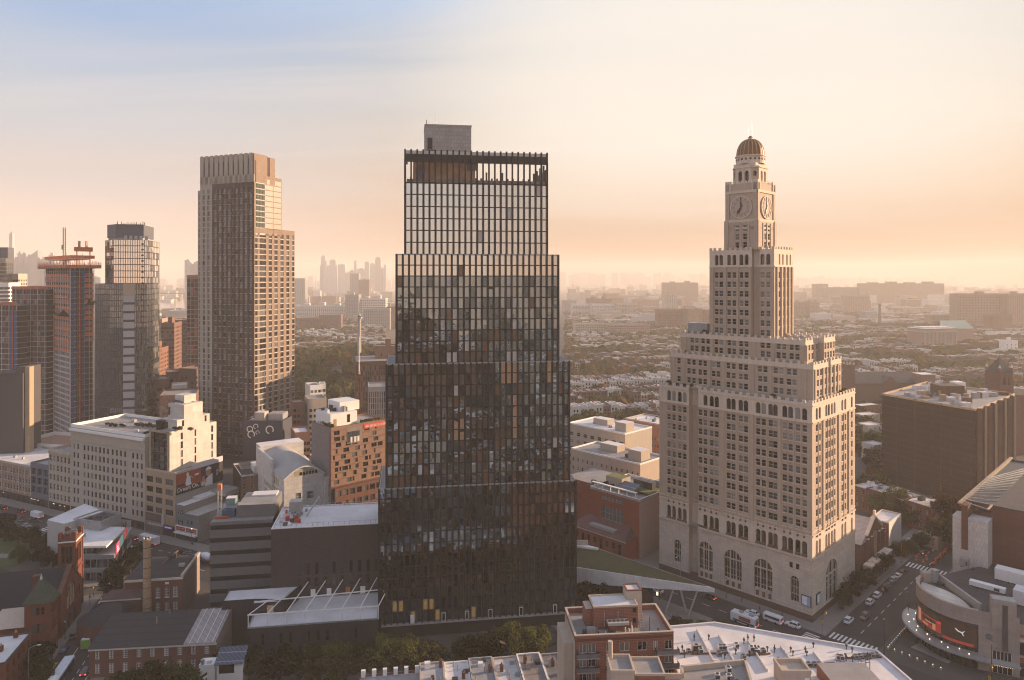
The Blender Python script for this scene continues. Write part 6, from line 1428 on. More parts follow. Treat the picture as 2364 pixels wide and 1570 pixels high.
chr_=coursed('brown_red_brick',(0.20,0.09,0.06),(.16,.09,.07),1.2,.42,.03)
B=Bld('chapel','brown brick chapel with round headed gable window right of the clock tower','church',pc,rad(44.5));b=B.b
h1=15;b.box(0,0,0,wc,22,h1-2,chr_);b.face([(wc*.25,-.6,0),(wc*.95,-.6,0),(wc*.95,-.6,h1),(wc*.6,-.6,20),(wc*.25,-.6,h1)],chr_);b.face([(wc*.25,-.6,0),(wc*.25,-.6,h1),(wc*.25,0,h1),(wc*.25,0,0)],chr_)
for x in(wc*.25,wc*.42,wc*.8,wc*.95):b.box(x-.9,-1.3,0,x+.9,0,h1-1,chr_,top=terr)
for(p,q)in(((wc*.22,h1+.2),(wc*.6,20.4)),((wc*.6,20.4),(wc*.98,h1+.2))):b.bar((p[0],-.4,p[1]),(q[0],-.4,q[1]),1.2,terr,.6)
b.box(wc*.57,-.9,20,wc*.63,-.2,22.5,terr)
B.win(Vector((wc*.61,-.64,6)),(1,0),4.2,9,wf,terr,'a');B.win(Vector((wc*.61,-.64,.3)),(1,0),2.6,4,gd,terr,'a')
k=MB();trf=coursed('pale_tin_roof',(0.42,0.38,0.36),(.3,.26,.25),1.2,6,.08);k.face([(0,-.3,h1-2),(wc,-.3,h1-2),(wc*.6,-.3,19.4),(wc*.6,-.3,19.4)][:3],trf);k.face([(0,-.3,h1-2),(wc*.6,-.3,19.4),(wc*.6,22,19.4),(0,22,h1-2)],trf);k.face([(wc*.6,-.3,19.4),(wc,-.3,h1-2),(wc,22,h1-2),(wc*.6,22,19.4)],trf);B.part(k,'tin_roof')
k=MB();k.box(-1,-4,0,wc,-1.3,6.5,stn,terr);
for i in range(7):k.box(i*wc/7+.4,-4.1,1,i*wc/7+2.2,-4,4.8,gd)
k.box(-1,-4.2,6.4,wc,-1.3,6.9,terr);B.part(k,'stone_porch');B.done()
B=blk('town_house','brick house with white sash windows and blank white side wall near the chapel',(147.3,271),44.5,15,7.2,11.6,coursed('maroon_brick',(.20,.07,.05),(.2,.12,.1),1,.4,.03),roofw,None,None,(2,1.3,1.6,3,2.0,3.3,'d4'),par=.5,cap=cream,cat='house',done=False,fr=whitep)
k=MB();k.box(0,-.12,0,15,0,12.0,whitep);B.part(k,'white_side_wall');B.done()
HS=[]
for i in range(9):
 d_=(.43,-.903);p=(160+d_[0]*i*6.1,324+d_[1]*i*6.1)
 lb=['brick row house nearest the clock tower in the row before the netted block','row house with pale dormer before the netted block','dull brick row house with white roof before the netted block','row house half hidden by a street tree before the netted block'][min(i,2)]if i<3 else 'brick row house with flat pale roof below the netted block'
 blk('row_house',lb,p,-64.5,6.0,13,10.6+(i%3)*.35,(chr_,brownstone,drb)[i%3],(roofw,rfm[0])[i%2],(2,1.1,1.4,3,2.0,3.1,'dh'),None,par=.35,cap=(cream,chd,terr)[i%3],cat='house',group='row houses before the netted block',roofparts=3)
for(ix,iy,w_,d_,h_,lb)in((2120,1255,8,8,5,'low grey garage with pale roof between the trees'),(2105,1215,9,5,7,'cream rear extension with white wall between the trees'),(2150,1205,7,7,9,'narrow brick rear wing with pale roof near the autumn tree')):
 p=gp(ix,iy,0);blk('outbuilding',lb,(p.x,p.y),-64.5,w_,d_,h_,(beige,whitep,chr_)[len(lb)%3],rfm[0],(2,.9,1.2,1,1.6,3),None,par=.3,cat='house')
HAZE=0.00019
gmat=mat('city_ground',(0.075,0.068,0.06),var=.4,scale=.03,fine=.3)
k=MB();k.face([(-5100,-850,-.9),(5100,-850,-.9),(5100,9700,-.9),(-5100,9700,-.9)],mat('far_ground',(0.10,0.085,0.065),var=.45,scale=.015,fine=.3));tag(k.build('ground'),kind='structure')
k=MB();k.face([(-420,-60,-.05),(420,-60,-.05),(420,520,-.05),(-420,520,-.05)],gmat);tag(k.build('block_ground'),kind='structure')
def sheet(name,pts,z,m):k=MB();k.face([(x,y,z)for x,y in pts],m);return tag(k.build(name),kind='structure')
def slab(name,pts,m=pave,h=.13):k=MB();k.prism(pts,0.0,h,m,bottom=False);return tag(k.build(name),kind='structure')
def ctp(s,t):return(O.x+s*RX[0]+t*RY[0],O.y+s*RX[1]+t*RY[1])
sheet('road',[fk(-160,-24),fk(120,-24),fk(120,-6),fk(-160,-6)],.012,asph)
sl0,sl1=(-113,158),(-148,300);du_=Vector((sl1[0]-sl0[0],sl1[1]-sl0[1])).normalized();nn_=Vector((du_.y,-du_.x))
def st(a,o):v=Vector(sl0)+du_*a+nn_*o;return(v.x,v.y)
sheet('road',[st(-20,-7),st(-20,6.5),st(128,6.5),st(128,-7)],.008,asph)
sheet('road',[ctp(-70,-20),ctp(260,-20),ctp(260,-6),ctp(-70,-6)],.010,asph);sheet('road',[ctp(-20,-90),ctp(-6,-90),ctp(-6,130),ctp(-20,130)],.014,asph)
sheet('plaza',[ctp(2,-62),ctp(40,-62),ctp(40,-25),ctp(2,-25)],.02,mat('plaza_asphalt',(.085,.08,.078),var=.15));sheet('plaza',[ctp(4,-36),ctp(10,-37),ctp(11,-27),ctp(6,-26)],.03,conc)
slab('pavement',[fk(-160,-6),fk(120,-6),fk(120,0),fk(-160,0)]);slab('pavement',[st(-20,-13),st(-20,-7),st(82,-7),st(82,-13)]);slab('pavement',[st(-20,6.5),st(-20,10),st(80,10),st(80,6.5)])
slab('pavement',[ctp(-5.2,-6),ctp(LR+1,-6),ctp(LR+1,LL+60),ctp(-5.2,LL+60)]);slab('pavement',[ctp(LR+1,-6),ctp(240,-6),ctp(240,3),ctp(LR+1,3)]);slab('pavement',[ctp(30,-26),ctp(240,-26),ctp(240,-20),ctp(30,-20)]);slab('pavement',[ctp(-60,-20.01),ctp(-20,-20.01),ctp(-20,90),ctp(-60,90)])
slab('pavement',[(-160,241),(-137,242),(-145,268),(-152,275),(-179,283),(-176,258)]);
lawn=mat('park_lawn',(.05,.075,.02),var=.3,scale=.4,fine=.4);slab('lawn',[(-236,246),(-186,246),(-186,282),(-236,300)],lawn,.06)
slab('path',[(-238,268),(-184,266),(-184,270),(-238,272)],pave,.09)
def stripes(p0,d,n,wv,ln,gap,z=.02):
 """zebra crossing: n bars from p0 stepping along d, each ln long along wv"""
 p0=Vector(p0);d=Vector(d).normalized();wv=Vector(wv).normalized();k=MB()
 for i in range(n):a=p0+d*i*gap;k.face([(*(a),z),(*(a+d*gap*.5),z),(*(a+d*gap*.5+wv*ln),z),(*(a+wv*ln),z)],paint)
 return tag(k.build('crosswalk'),kind='structure')
stripes(ctp(-19.5,-5.2),RX,11,RY,4.2,1.2);stripes(ctp(-5.2,-19.5),RY,11,RX,4.2,1.2);stripes(ctp(68,-19.5),RY,11,RX,5,1.2);stripes(st(64,-6.4),nn_,11,du_,4,1.2);stripes(st(75,-6.4),nn_,11,du_,4,1.2);stripes(fk(-42,-23),fv,12,fu,5,1.4)
k=MB()
for i in range(18):a=2+i*4.2;k.face([(*st(a,1.8),.02),(*st(a+2,1.8),.02),(*st(a+2,2.0),.02),(*st(a,2.0),.02)],paint)
k.face([(*st(-20,-2.6),.02),(*st(62,-2.6),.02),(*st(62,-2.42),.02),(*st(-20,-2.42),.02)],paint);k.face([(*st(-20,5.2),.02),(*st(62,5.2),.02),(*st(62,5.4),.02),(*st(-20,5.4),.02)],paint)
for i in range(26):s=4+i*6;k.face([(*ctp(s,-13.1),.02),(*ctp(s+2.8,-13.1),.02),(*ctp(s+2.8,-12.9),.02),(*ctp(s,-12.9),.02)],paint)
for i in range(18):s=4+i*6;k.face([(*ctp(-13.1,s),.022),(*ctp(-13.1,s+2.8),.022),(*ctp(-12.9,s+2.8),.022),(*ctp(-12.9,s),.022)],paint)
for i in range(26):s=-60+i*6;k.face([(*fk(s,-12),.02),(*fk(s+2.8,-12),.02),(*fk(s+2.8,-11.8),.02),(*fk(s,-11.8),.02)],paint);k.face([(*fk(s,-18),.02),(*fk(s+2.8,-18),.02),(*fk(s+2.8,-17.8),.02),(*fk(s,-17.8),.02)],paint)
tag(k.build('road_markings'),kind='structure')
tyre=mat('tyre_rubber',(.015,.015,.015));chrome=mat('wheel_rim',(.35,.35,.36),rough=.35,metal=.7);cgl=glass('car_glass',(.02,.022,.025))
tail=mat('lit_tail_lamp',(.4,.02,.02),emit=(1,.06,.05),estr=2.2);taild=mat('tail_lamp',(.25,.02,.02),rough=.3);headm=mat('head_lamp',(.6,.6,.58),rough=.2)
PAINTS={'white':(.68,.68,.68),'black':(.014,.014,.016),'silver':(.34,.345,.35),'red':(.18,.015,.015),'yellow':(.55,.28,.02),'blue':(.03,.06,.14),'grey':(.10,.10,.105),'green':(.10,.17,.02)}
def cpaint(c):return mat('car_paint_'+c,PAINTS[c],rough=.28,var=.05,spec=.6)
VP={}
def lathe_wheel(r,w,x,y):
 k=MB(Matrix.Translation((x,y,r))@UP);k.cyl(0,0,-w/2,w/2,r,r,14,tyre,cap=True);k.face([(r*math.cos(-2*math.pi*i/14),r*math.sin(-2*math.pi*i/14),-w/2)for i in range(14)],tyre);return k
def loft(k,secs,m):
 """secs: list of (x, [(y,z)...]) closed profiles joined into one skin"""
 n=len(secs[0][1])
 for(xa,a),(xb,b_)in zip(secs,secs[1:]):
  for i in range(n):j=(i+1)%n;k.face([(xa,*a[i]),(xb,*b_[i]),(xb,*b_[j]),(xa,*a[j])],m)
 k.face([(secs[0][0],*p)for p in secs[0][1]],m);k.face([(secs[-1][0],*p)for p in reversed(secs[-1][1])],m)
def sec(w,z0,z1,r=.12):h=w/2;return[(-h+r*.5,z0),(-h,z0+r),(-h,z1-r),(-h+r,z1),(h-r,z1),(h,z1-r),(h,z0+r),(h-r*.5,z0)]
def car_proto(colour,suv,lit):
 key=(colour,suv,lit)
 if key in VP:return VP[key],False
 cm=cpaint(colour);o=empty('car','x','car',(0,0,0));L2=2.3;hb=.95 if not suv else 1.08;ht=1.45 if not suv else 1.78
 k=MB();loft(k,[(-L2,sec(1.5,.42,hb-.22)),(-L2+.25,sec(1.78,.28,hb-.02)),(-.9,sec(1.84,.24,hb)),(.7,sec(1.84,.24,hb)),(L2-.7,sec(1.8,.26,hb-.08)),(L2-.12,sec(1.66,.32,hb-.2)),(L2,sec(1.4,.42,hb-.3))],cm);k.build('body',o)
 rr=-1.9 if suv else-1.55
 k=MB();loft(k,[(rr-.15,sec(1.6,hb-.06,hb+.02,.03)),(rr+.25,sec(1.46,hb-.05,ht-.06)),(.2,sec(1.46,hb-.05,ht-.04)),(1.0,sec(1.62,hb-.06,hb+.02,.03))],cgl);k.build('windows',o)
 k=MB();k.box(rr+.22,-.68,ht-.1,.32,.68,ht,cm)
 for(x0,x1)in((rr-.05,rr+.25),(.3,.95)):
  for s in(-1,1):k.bar((x0 if x0<0 else x1,s*.79,hb),(x1 if x0<0 else x0,s*.7,ht-.05),.09,cm)
 for s in(-1,1):k.bar((-.45,s*.8,hb),(-.42,s*.72,ht-.05),.09,cm)
 k.build('roof',o)
 for x in(-1.42,1.42):
  for s in(-1,1):w_=lathe_wheel(.34,.24,x,s*.8).build('wheel',o);q=MB(Matrix.Translation((x,s*.93,.34))@UP);q.cyl(0,0,-.01,.01,.2,.2,10,chrome);q.build('rim',w_)
 for s in(-1,1):k=MB();k.box(L2-.16,s*.62-.18,.58,L2-.02,s*.62+.18,.72,headm);k.build('headlight',o);k=MB();k.box(-L2-.02,s*.6-.17,.62,-L2+.2,s*.6+.17,.8,tail if lit else taild);k.build('tail_light',o)
 VP[key]=remember(o);return o,True
def put_car(p,ang,colour,label,suv=False,lit=False):
 o,new=car_proto(colour,suv,lit)
 if new:o.location=(p[0],p[1],.02);o.rotation_euler=(0,0,ang);o['label']=label;o['group']='cars on the streets'
 else:o=dup(o,(p[0],p[1],.02),ang,label,group='cars on the streets')
 return o
aS=math.atan2(du_.y,du_.x);aR=rad(44.5);aL=rad(134.5);aFl=rad(AF)
W_='left street'
for(a,o_,c,suv,lit,lb)in((-2,-5.8,'white',1,0,'white car cut by the bottom edge in the left street'),(8.5,-5.8,'white',1,0,'white SUV parked at the left kerb nearest the bottom edge'),(16,-5.8,'black',0,0,'black car parked behind the white SUV by the left hedge'),(26,-5.8,'red',0,0,'dark red car parked beside the bus'),(13,-.6,'black',0,1,'black car with lit tail lamps following the bus'),(35,-5.6,'yellow',0,0,'yellow taxi parked left of the bus'),(45,-5.8,'blue',0,0,'dark blue car parked by the church wall'),(53,-5.8,'grey',1,0,'grey SUV parked before the church porch'),(52,-1,'black',1,1,'black SUV ahead of the bus'),(61,-4.5,'white',0,0,'white car near the corner past the lime truck'),(58,3.4,'silver',0,0,'silver car beside the hall roof in the left street'),(-6,3.4,'grey',1,0,'grey van like car at the bottom edge of left street'),(31,4.2,'grey',0,1,'grey car with lit tail lamp beside the bus'),(92,2,'black',0,0,'black car crossing beyond the zebra stripes at left'),(66,0,'grey',0,1,'dark car waiting at the zebra crossing by the hedge')):
 put_car(st(a,o_),aS,c,lb,suv,lit)
for(s,t,ang,c,suv,lb,lit)in((-6.9,3.2,aL,'white',1,'white SUV by the kerb at the clock tower corner',0),(-8.4,15.6,aL,'white',0,'white car parked below the clock tower arches',0),(-8.3,31,aL,'black',0,'dark car with lit tail lamps beside the wedge canopy tip',1),(-16.5,46,aL,'white',0,'white car half hidden under the canopy legs',0),(8.6,-7.9,aR,'white',1,'white SUV nearest the crossing right of the clock tower',0),(14.5,-10.6,aR+3.14,'grey',1,'dark grey SUV passing the white SUV near the crossing',0),(26.4,-8.3,aR,'white',1,'first white SUV parked along the trees right of the clock tower',0),(33.5,-8.3,aR,'white',1,'second white SUV parked along the trees right of the clock tower',0),(39.5,-8.2,aR,'black',1,'black car behind the two white parked SUVs',0),(44.5,-8.2,aR,'grey',0,'grey car in the middle of the parked line',0),(50.5,-8.2,aR,'silver',1,'silver SUV far along the parked line',0),(55.5,-8.2,aR,'white',0,'white car near the far crossing in the parked line',0),(61,-8.2,aR,'black',0,'black car last before the far crossing',0),(86,-8,aR,'black',0,'black car with lit tail lamps beyond the far crossing',1),(-60,-30,aR,'white',1,'white SUV below the plaza near the bottom right',0),(-2,-58,aR,'white',1,'white SUV at the bottom edge before the station',0),(80,2,aR,'grey',0,'grey car in the yard beyond the chapel',0)):
 put_car(ctp(s,t),ang,c,lb,suv,lit)
fl=[(-72,-9,'black',1,1),(-66,-13,'red',0,1),(-60,-16.5,'grey',0,0),(-54,-13.5,'black',0,1),(-50,-19,'silver',0,0),(-78,-15,'blue',0,1),(-84,-10,'black',1,1),(-76,-20,'grey',0,0),(-90,-13,'red',0,1),(-47,-9.5,'white',0,0),(5,-9,'black',0,1),(9,-13.5,'black',1,1),(16,-17,'white',1,0),(33,-9.5,'black',0,0),(39,-10,'grey',0,0),(44,-9.5,'silver',0,0),(37,-15,'black',1,1),(50,-17,'black',0,0)]
for i,(k_,m_,c,suv,lit)in enumerate(fl):
 lb=f"{c} {'SUV' if suv else 'car'} {'with lit tail lamps ' if lit else ''}"+(f"in traffic {['nearest the park','behind a red car','level with the blue grey building','ahead of the queue','by the zebra stripes','deep in the queue','at the back of the queue','by the middle line','furthest along the queue','outside the cream building'][i]}" if i<10 else f"{['outside the hotel doors','beside the white lorry','beside the white pickup','below the grey shops','passing the graffiti wall','next to the mixer truck','behind the school roof','in the near lane by the school'][i-10]}")
 put_car(fk(k_,m_),aFl+(math.pi if m_>-12 else 0),c,lb,suv,lit)
def boxy(name,label,cat,p,ang,L_,w_,h,cm,parts,wheels=(.28,.78),hw=.5):
 o=empty(name,label,cat,(p[0],p[1],.02),ang);k=MB();loft(k,[(-L_/2,sec(w_*.96,.45,h*.98,.15)),(-L_/2+.12,sec(w_,.4,h,.18)),(L_/2-.3,sec(w_,.4,h,.18)),(L_/2,sec(w_*.94,.5,h*.9,.15))],cm);k.build('body',o)
 for f in wheels:
  for s in(-1,1):lathe_wheel(hw,.32,-L_/2+f*L_,s*(w_/2-.14)).build('wheel',o)
 for nm,boxes,m in parts:
  k=MB()
  for b_ in boxes:k.box(*b_,m)
  k.build(nm,o)
 for s in(-1,1):k=MB();k.box(-L_/2-.04,s*w_*.4-.12,.8,-L_/2+.05,s*w_*.4+.12,1.1,tail);k.build('tail_light',o);k=MB();k.box(L_/2-.05,s*w_*.38-.14,.8,L_/2+.04,s*w_*.38+.14,1.0,headm);k.build('headlight',o)
 return o
busw=mat('bus_white',(.62,.63,.66),rough=.4,var=.06);busb=mat('bus_dark_band',(.02,.03,.06),rough=.2)
boxy('city_bus','long white city bus with dark side windows stopped in the left street','bus',st(28.5,-1.2),aS,14.5,2.6,3.1,busw,[('side_window',[(-6.6,1.29,1.3,6.6,1.33,2.5)],busb),('side_window',[(-6.6,-1.33,.7,6.6,-1.29,2.5)],busb),('windscreen',[(7.18,-1.1,1.1,7.27,1.1,2.7)],cgl),('roof_unit',[(-6.4,-.9,3.1,-3.2,.9,3.35)],wfr),('roof_unit',[(-2.4,-.7,3.1,5.5,.7,3.25)],busw),('rear_grille',[(-7.29,-1.0,.9,-7.2,1.0,1.35)],mat('teal_grille',(.05,.12,.12))),('rear_sign',[(-7.3,-.45,2.2,-7.2,.45,2.6)],tail)])
boxy('van','white passenger van parked below the clock tower arches','van',ctp(-8.3,8.8),aL,5.8,2.05,2.5,cpaint('white'),[('side_window',[(-2.5,1.0,1.35,2.2,1.04,2.05)],cgl),('side_window',[(-2.5,-1.04,1.35,2.2,-1.0,2.05)],cgl),('rear_window',[(-2.93,-.85,1.4,-2.86,.85,2.1)],cgl),('windscreen',[(2.82,-.9,1.4,2.92,.9,2.1)],cgl)],hw=.36)
boxy('food_truck','white food truck with striped graphics beside the street trees below clock tower','truck',ctp(-15.8,14.5),aL,8.2,2.5,3.3,cpaint('white'),[('serving_hatch',[(-2.6,1.24,1.5,1.2,1.29,2.6)],rst),('graphic_band',[(-3.8,1.25,.8,3.2,1.28,1.3)],metald),('rear_panel',[(-4.14,-1.0,1.0,-4.06,1.0,2.8)],gm),('windscreen',[(4.02,-1.0,1.5,4.12,1.0,2.5)],cgl),('roof_vent',[(-3,-.6,3.3,-1.6,.4,3.8)],metalg),('roof_vent',[(.4,-.6,3.3,1.6,.5,3.7)],metalg),('rear_stripes',[(-4.16,-1.0,2.2,-4.1,1.0,2.5)],onet)],hw=.42)
boxy('box_truck','lime green backed box truck ahead of the bus','truck',st(47,0),aS,6.5,2.4,3.2,cpaint('white'),[('lime_rear_door',[(-3.3,-1.1,.6,-3.22,1.1,3.0)],mat('lime_panel',(.2,.38,.04))),('windscreen',[(3.2,-.9,1.4,3.28,.9,2.3)],cgl)],hw=.42)
boxy('lorry','white lorry with lit brake lamp outside the hotel','truck',fk(15,-9),aFl+math.pi,9.5,2.5,3.5,cpaint('white'),[('dark_skirt',[(-4.6,-1.27,.5,4,1.27,.9)],metald),('windscreen',[(4.68,-1.0,1.5,4.78,1.0,2.5)],cgl)])
boxy('pickup_van','white work van beside the lorry near the pavilion','van',fk(4,-17),aFl,6,2.1,2.6,cpaint('white'),[('side_window',[(.8,-1.07,1.4,2.4,-1.03,2.1)],cgl),('windscreen',[(2.9,-.9,1.4,3.02,.9,2.1)],cgl),('roof_rack',[(-2.5,-.9,2.62,1.5,.9,2.72)],metald)],hw=.36)
boxy('delivery_van','white delivery van near the far zebra stripes at left','van',fk(-58,-10),aFl+math.pi,6.2,2.2,2.8,cpaint('white'),[('side_window',[(.8,-1.12,1.4,2.4,-1.08,2.1)],cgl),('windscreen',[(3.0,-.9,1.4,3.12,.9,2.1)],cgl)],hw=.36)
o=empty('mixer_truck','concrete mixer truck with white drum behind the banded building','truck',(*fk(53,-12.5),.02),aFl);cm=cpaint('white')
k=MB();k.box(-4,-1.1,.7,4.2,1.1,1.2,metald);k.build('chassis',o);k=MB();k.box(2.4,-1.15,.8,4.3,1.15,2.9,cm);k.build('cab',o);k=MB();k.box(4.28,-1,1.7,4.36,1,2.6,cgl);k.build('windscreen',o)
k=MB(Matrix.Translation((-1.2,0,2.5))@Matrix.Rotation(rad(-80),4,'Y'));k.cyl(0,0,-2.6,-1.2,.7,1.35,16,cm);k.cyl(0,0,-1.2,1.0,1.35,1.35,16,cm);k.cyl(0,0,1.0,2.8,1.35,.6,16,cm);k.build('drum',o,True)
for x in(-3,-1.8,3.2):
 for s in(-1,1):lathe_wheel(.5,.3,x,s).build('wheel',o)
def lamp(p,ang,label,h=9.5,arm=2.2,globe=False):
 o=empty('street_lamp',label,'street lamp',(p[0],p[1],.1),ang,'street lamps');k=MB();k.cyl(0,0,0,.5,.2,.16,8,metald);k.cyl(0,0,.5,h,.11,.07,8,metald if globe else metalg);k.build('pole',o)
 if globe:k=MB();k.cyl(0,0,h,h+.5,.15,.28,10,lampm if globe==2 else wfr);k.cyl(0,0,h+.5,h+.7,.3,.1,10,metald);k.build('lantern',o)
 else:
  k=MB()
  for i in range(5):t0,t1=i/5,(i+1)/5;k.bar((arm*t0,0,h+.9*math.sin(t0*1.57)),(arm*t1,0,h+.9*math.sin(t1*1.57)),.09,metalg)
  k.build('arm',o);k=MB();k.box(arm-.1,-.16,h+.8,arm+.7,.16,h+.95,wfr);k.build('lamp_head',o)
 return o
lamp(st(27,-8),aS-1.57,'curved grey street lamp before the church at left',10);lamp(st(52,-8),aS-1.57,'short lamp post outside the church porch',5,globe=True);lamp(ctp(-5,44),rad(225),'curved street lamp below the clock tower arches',9);lamp(ctp(-5,11),0,'black lamp post with white signs at the clock tower corner',9,globe=True);lamp(ctp(-4,27),0,'lamp post behind the white van',6,globe=True)
lamp(ctp(20,-21.5),rad(135),'black lamp post by the barrier line of the plaza',10,globe=True);lamp(ctp(-4,-22),rad(0),'slim lamp post at the near plaza corner',10,globe=True);lamp(ctp(5,-46),0,'black lamp post on the plaza before the screen',9,globe=True);lamp(fk(31,-2),0,'lit globe lamp post outside the grey shops',6,globe=2);lamp(fk(18,-26),0,'tall lamp post between pavilion and chimney',9,globe=True);lamp(fk(22,-31),0,'second tall lamp post between pavilion and chimney',9,globe=True)
lamp(fk(-100,-25),0,'lit lamp post by the park at left edge',8,globe=2);lamp(ctp(70,-5),rad(-45),'street lamp among the trees right of clock tower',9);lamp(ctp(-21,42),rad(45),'lamp post by the canopy street trees',8,globe=True)
def signal(p,ang,label):
 o=empty('traffic_light',label,'traffic light',(p[0],p[1],.1),ang,'traffic lights');k=MB();k.cyl(0,0,0,5.4,.1,.08,8,metald);k.bar((0,0,5.2),(2.6,0,5.5),.1,metald);k.build('pole',o)
 k=MB();ylw=mat('signal_yellow',(.45,.26,.03));k.box(2.4,-.2,4.6,2.8,.2,5.7,ylw);k.box(-.25,-.25,2.8,.25,.25,3.8,ylw);k.build('signal_head',o);k=MB();k.cyl(2.6,-.21,5.0,5.2,.12,.12,8,mat('amber_light',(.5,.3,.1),emit=(1,.4,.1),estr=1.5));k.build('signal_lamp',o)
signal(st(73,-8),aS,'yellow traffic light at the zebra crossing by the church');signal(st(83,8),aS+2,'traffic light with street sign at the pavilion corner');signal(ctp(-4,-4.6),aR,'traffic light at the clock tower corner crossing');signal(ctp(-3,-47),aR,'traffic light on the plaza near the bottom right')
for i in range(26):
 s=0+i*1.5;p=ctp(s,-21.8)if i<19 else ctp(0-(i-19)*.2,-23.5-(i-19)*2.0);o=empty('lit_bollard','low lit bollard in the line along the plaza edge','bollard',(p[0],p[1],.02),0,'bollards along the plaza');k=MB();k.box(-.22,-.22,0,.22,.22,.75,conc);k.build('post',o);k=MB();k.cyl(0,0,.75,.86,.1,.09,8,lampm);k.build('lamp',o)
blu2=mat('blue_barrier',(.06,.12,.22))
for i in range(14):p=ctp(2+i*2.1,-22.0);o=empty('crowd_barrier','blue grey crowd barrier in the row beside the lit bollards','barrier',(p[0],p[1],.02),rad(44.5),'barriers along the plaza');k=MB();k.bar((-.95,0,1.05),(.95,0,1.05),.07,blu2);k.bar((-.95,0,.2),(.95,0,.2),.07,blu2);k.build('rails',o);k=MB();[k.bar((-.9+j*.3,0,.05),(-.9+j*.3,0,1.05),.05,blu2)for j in range(7)];k.build('uprights',o)
for i in range(26):p=ctp(74+i*2.3,-13.6-(i%3)*.3);o=empty('road_barrier','orange plastic road barrier along the street works','barrier',(p[0],p[1],.02),rad(44.5+rnd.uniform(-6,6)),'orange barriers at the street works');k=MB();k.box(-1.0,-.2,.15,1.0,.2,.95,mat('orange_plastic',(.6,.14,.03),rough=.5));k.build('panel',o);k=MB();[k.box(x-.12,-.35,0,x+.12,.35,.15,metald)for x in(-.7,.7)];k.build('feet',o)
for i in range(9):p=ctp(76+(i%5)*3.6,-10.5+(i//5)*2.2+rnd.uniform(-.8,.8));o=empty('traffic_barrel','orange traffic barrel in the loose cluster at the street works','barrel',(p[0],p[1],.02),0,'orange barrels at the street works');k=MB();k.cyl(0,0,0,1.1,.38,.3,10,mat('orange_plastic',(.6,.14,.03),rough=.5));k.build('drum',o);k=MB();k.cyl(0,0,.45,.65,.36,.345,10,whitep,cap=False);k.build('white_band',o)
p=ctp(118,-11);o=empty('excavator','blue grey digger parked among orange barriers','digger',(p[0],p[1],.02),rad(50));k=MB();k.box(-1.6,-1.2,0,1.6,1.2,.8,metald);k.build('tracks',o);k=MB();k.box(-1.4,-1.1,.9,1.0,1.1,2.0,blu2);k.box(.0,-.9,2.0,1.0,.3,2.9,cgl);k.build('cab',o);k=MB();k.bar((1,.6,1.6),(3.2,.6,3.6),.4,blu2);k.bar((3.2,.6,3.6),(4.4,.6,1.4),.3,blu2);k.box(4.1,.1,.8,4.8,1.1,1.5,metald);k.build('digging_arm',o)
def person(p,ang,label,top,leg,hairc=(.03,.02,.015),stride=.28):
 me=bpy.data.meshes.new('person');V=[(0,0,.95),(0,0,1.15),(0,0,1.38),(0,0,1.5),(.02,0,1.66),(0,.1,.9),(stride*.5,.1,.5),(stride*.35,.1,.08),(stride*.35+.16,.1,.05),(0,-.1,.9),(-stride*.3,-.1,.5),(-stride,-.1,.1),(-stride+.15,-.1,.05),(0,.2,1.4),(-.1,.26,1.12),(.06,.25,.9),(0,-.2,1.4),(.1,-.26,1.12),(.2,-.22,.92)]
 E=[(0,1),(1,2),(2,3),(3,4),(0,5),(5,6),(6,7),(7,8),(0,9),(9,10),(10,11),(11,12),(2,13),(13,14),(14,15),(2,16),(16,17),(17,18)];R_=[.15,.14,.16,.06,.105,.1,.07,.05,.045,.1,.07,.05,.045,.07,.05,.04,.07,.05,.04]
 bm=bmesh.new();ly=bm.verts.layers.skin.verify();vs=[bm.verts.new(q)for q in V];[bm.edges.new((vs[a],vs[b_]))for a,b_ in E]
 for v,r in zip(vs,R_):v[ly].radius=(r,r)
 vs[0][ly].use_root=True;bm.to_mesh(me);bm.free()
 o=bpy.data.objects.new('person',me);COL.objects.link(o);o.location=(p[0],p[1],.13);o.rotation_euler=(0,0,ang);tag(o,label,'person','people on the pavements');me.materials.append(mat('clothing_'+top,{'dark':(.03,.03,.035),'red':(.3,.05,.04),'white':(.6,.6,.6),'blue':(.05,.09,.2)}[top]));sk=o.modifiers.new('skin','SKIN');sb=o.modifiers.new('sub','SUBSURF');sb.levels=1;sb.render_levels=1
 k=MB();k.cyl(.01,0,1.66,1.8,.11,.05,8,mat('hair',hairc));k.build('hair',o);k=MB();k.box(.06,-.07,1.55,.125,.07,1.68,mat('face_skin',(.3,.17,.11)));k.build('face',o);k=MB();k.cyl(0,0,.55,.98,.17,.15,8,mat('trousers_'+leg,{'dark':(.02,.02,.025),'blue':(.04,.06,.12)}[leg]));k.build('trousers',o)
for(p,a,lb,tp,lg)in((ctp(-3,22),1,'person in red walking along the dark plinth of the clock tower','red','dark'),(ctp(-4.5,15),2.3,'person in dark clothes by the white SUV at the clock tower corner','dark','dark'),(ctp(-3.5,8),2.3,'person in dark clothes beside the corner lamp post','dark','blue'),(ctp(-4,40),-1,'person in pale top on the pavement near the curved street lamp','white','dark'),(ctp(12,-38),.5,'person in white top crossing the plaza before the curved screen','white','dark'),(ctp(9,-58),.2,'person in dark clothes below the station canopy','dark','dark'),(st(80,-9),1,'person in blue waiting at the crossing beside the church','blue','dark'),(fk(33,-3.2),0,'person in blue outside the grey shops','blue','blue')):person(p,a,lb,tp,lg)
fw_=mat('white_house_stucco',(.52,.48,.44),var=.1)
bark=mat('tree_bark',(.055,.04,.03),var=.3,scale=2)
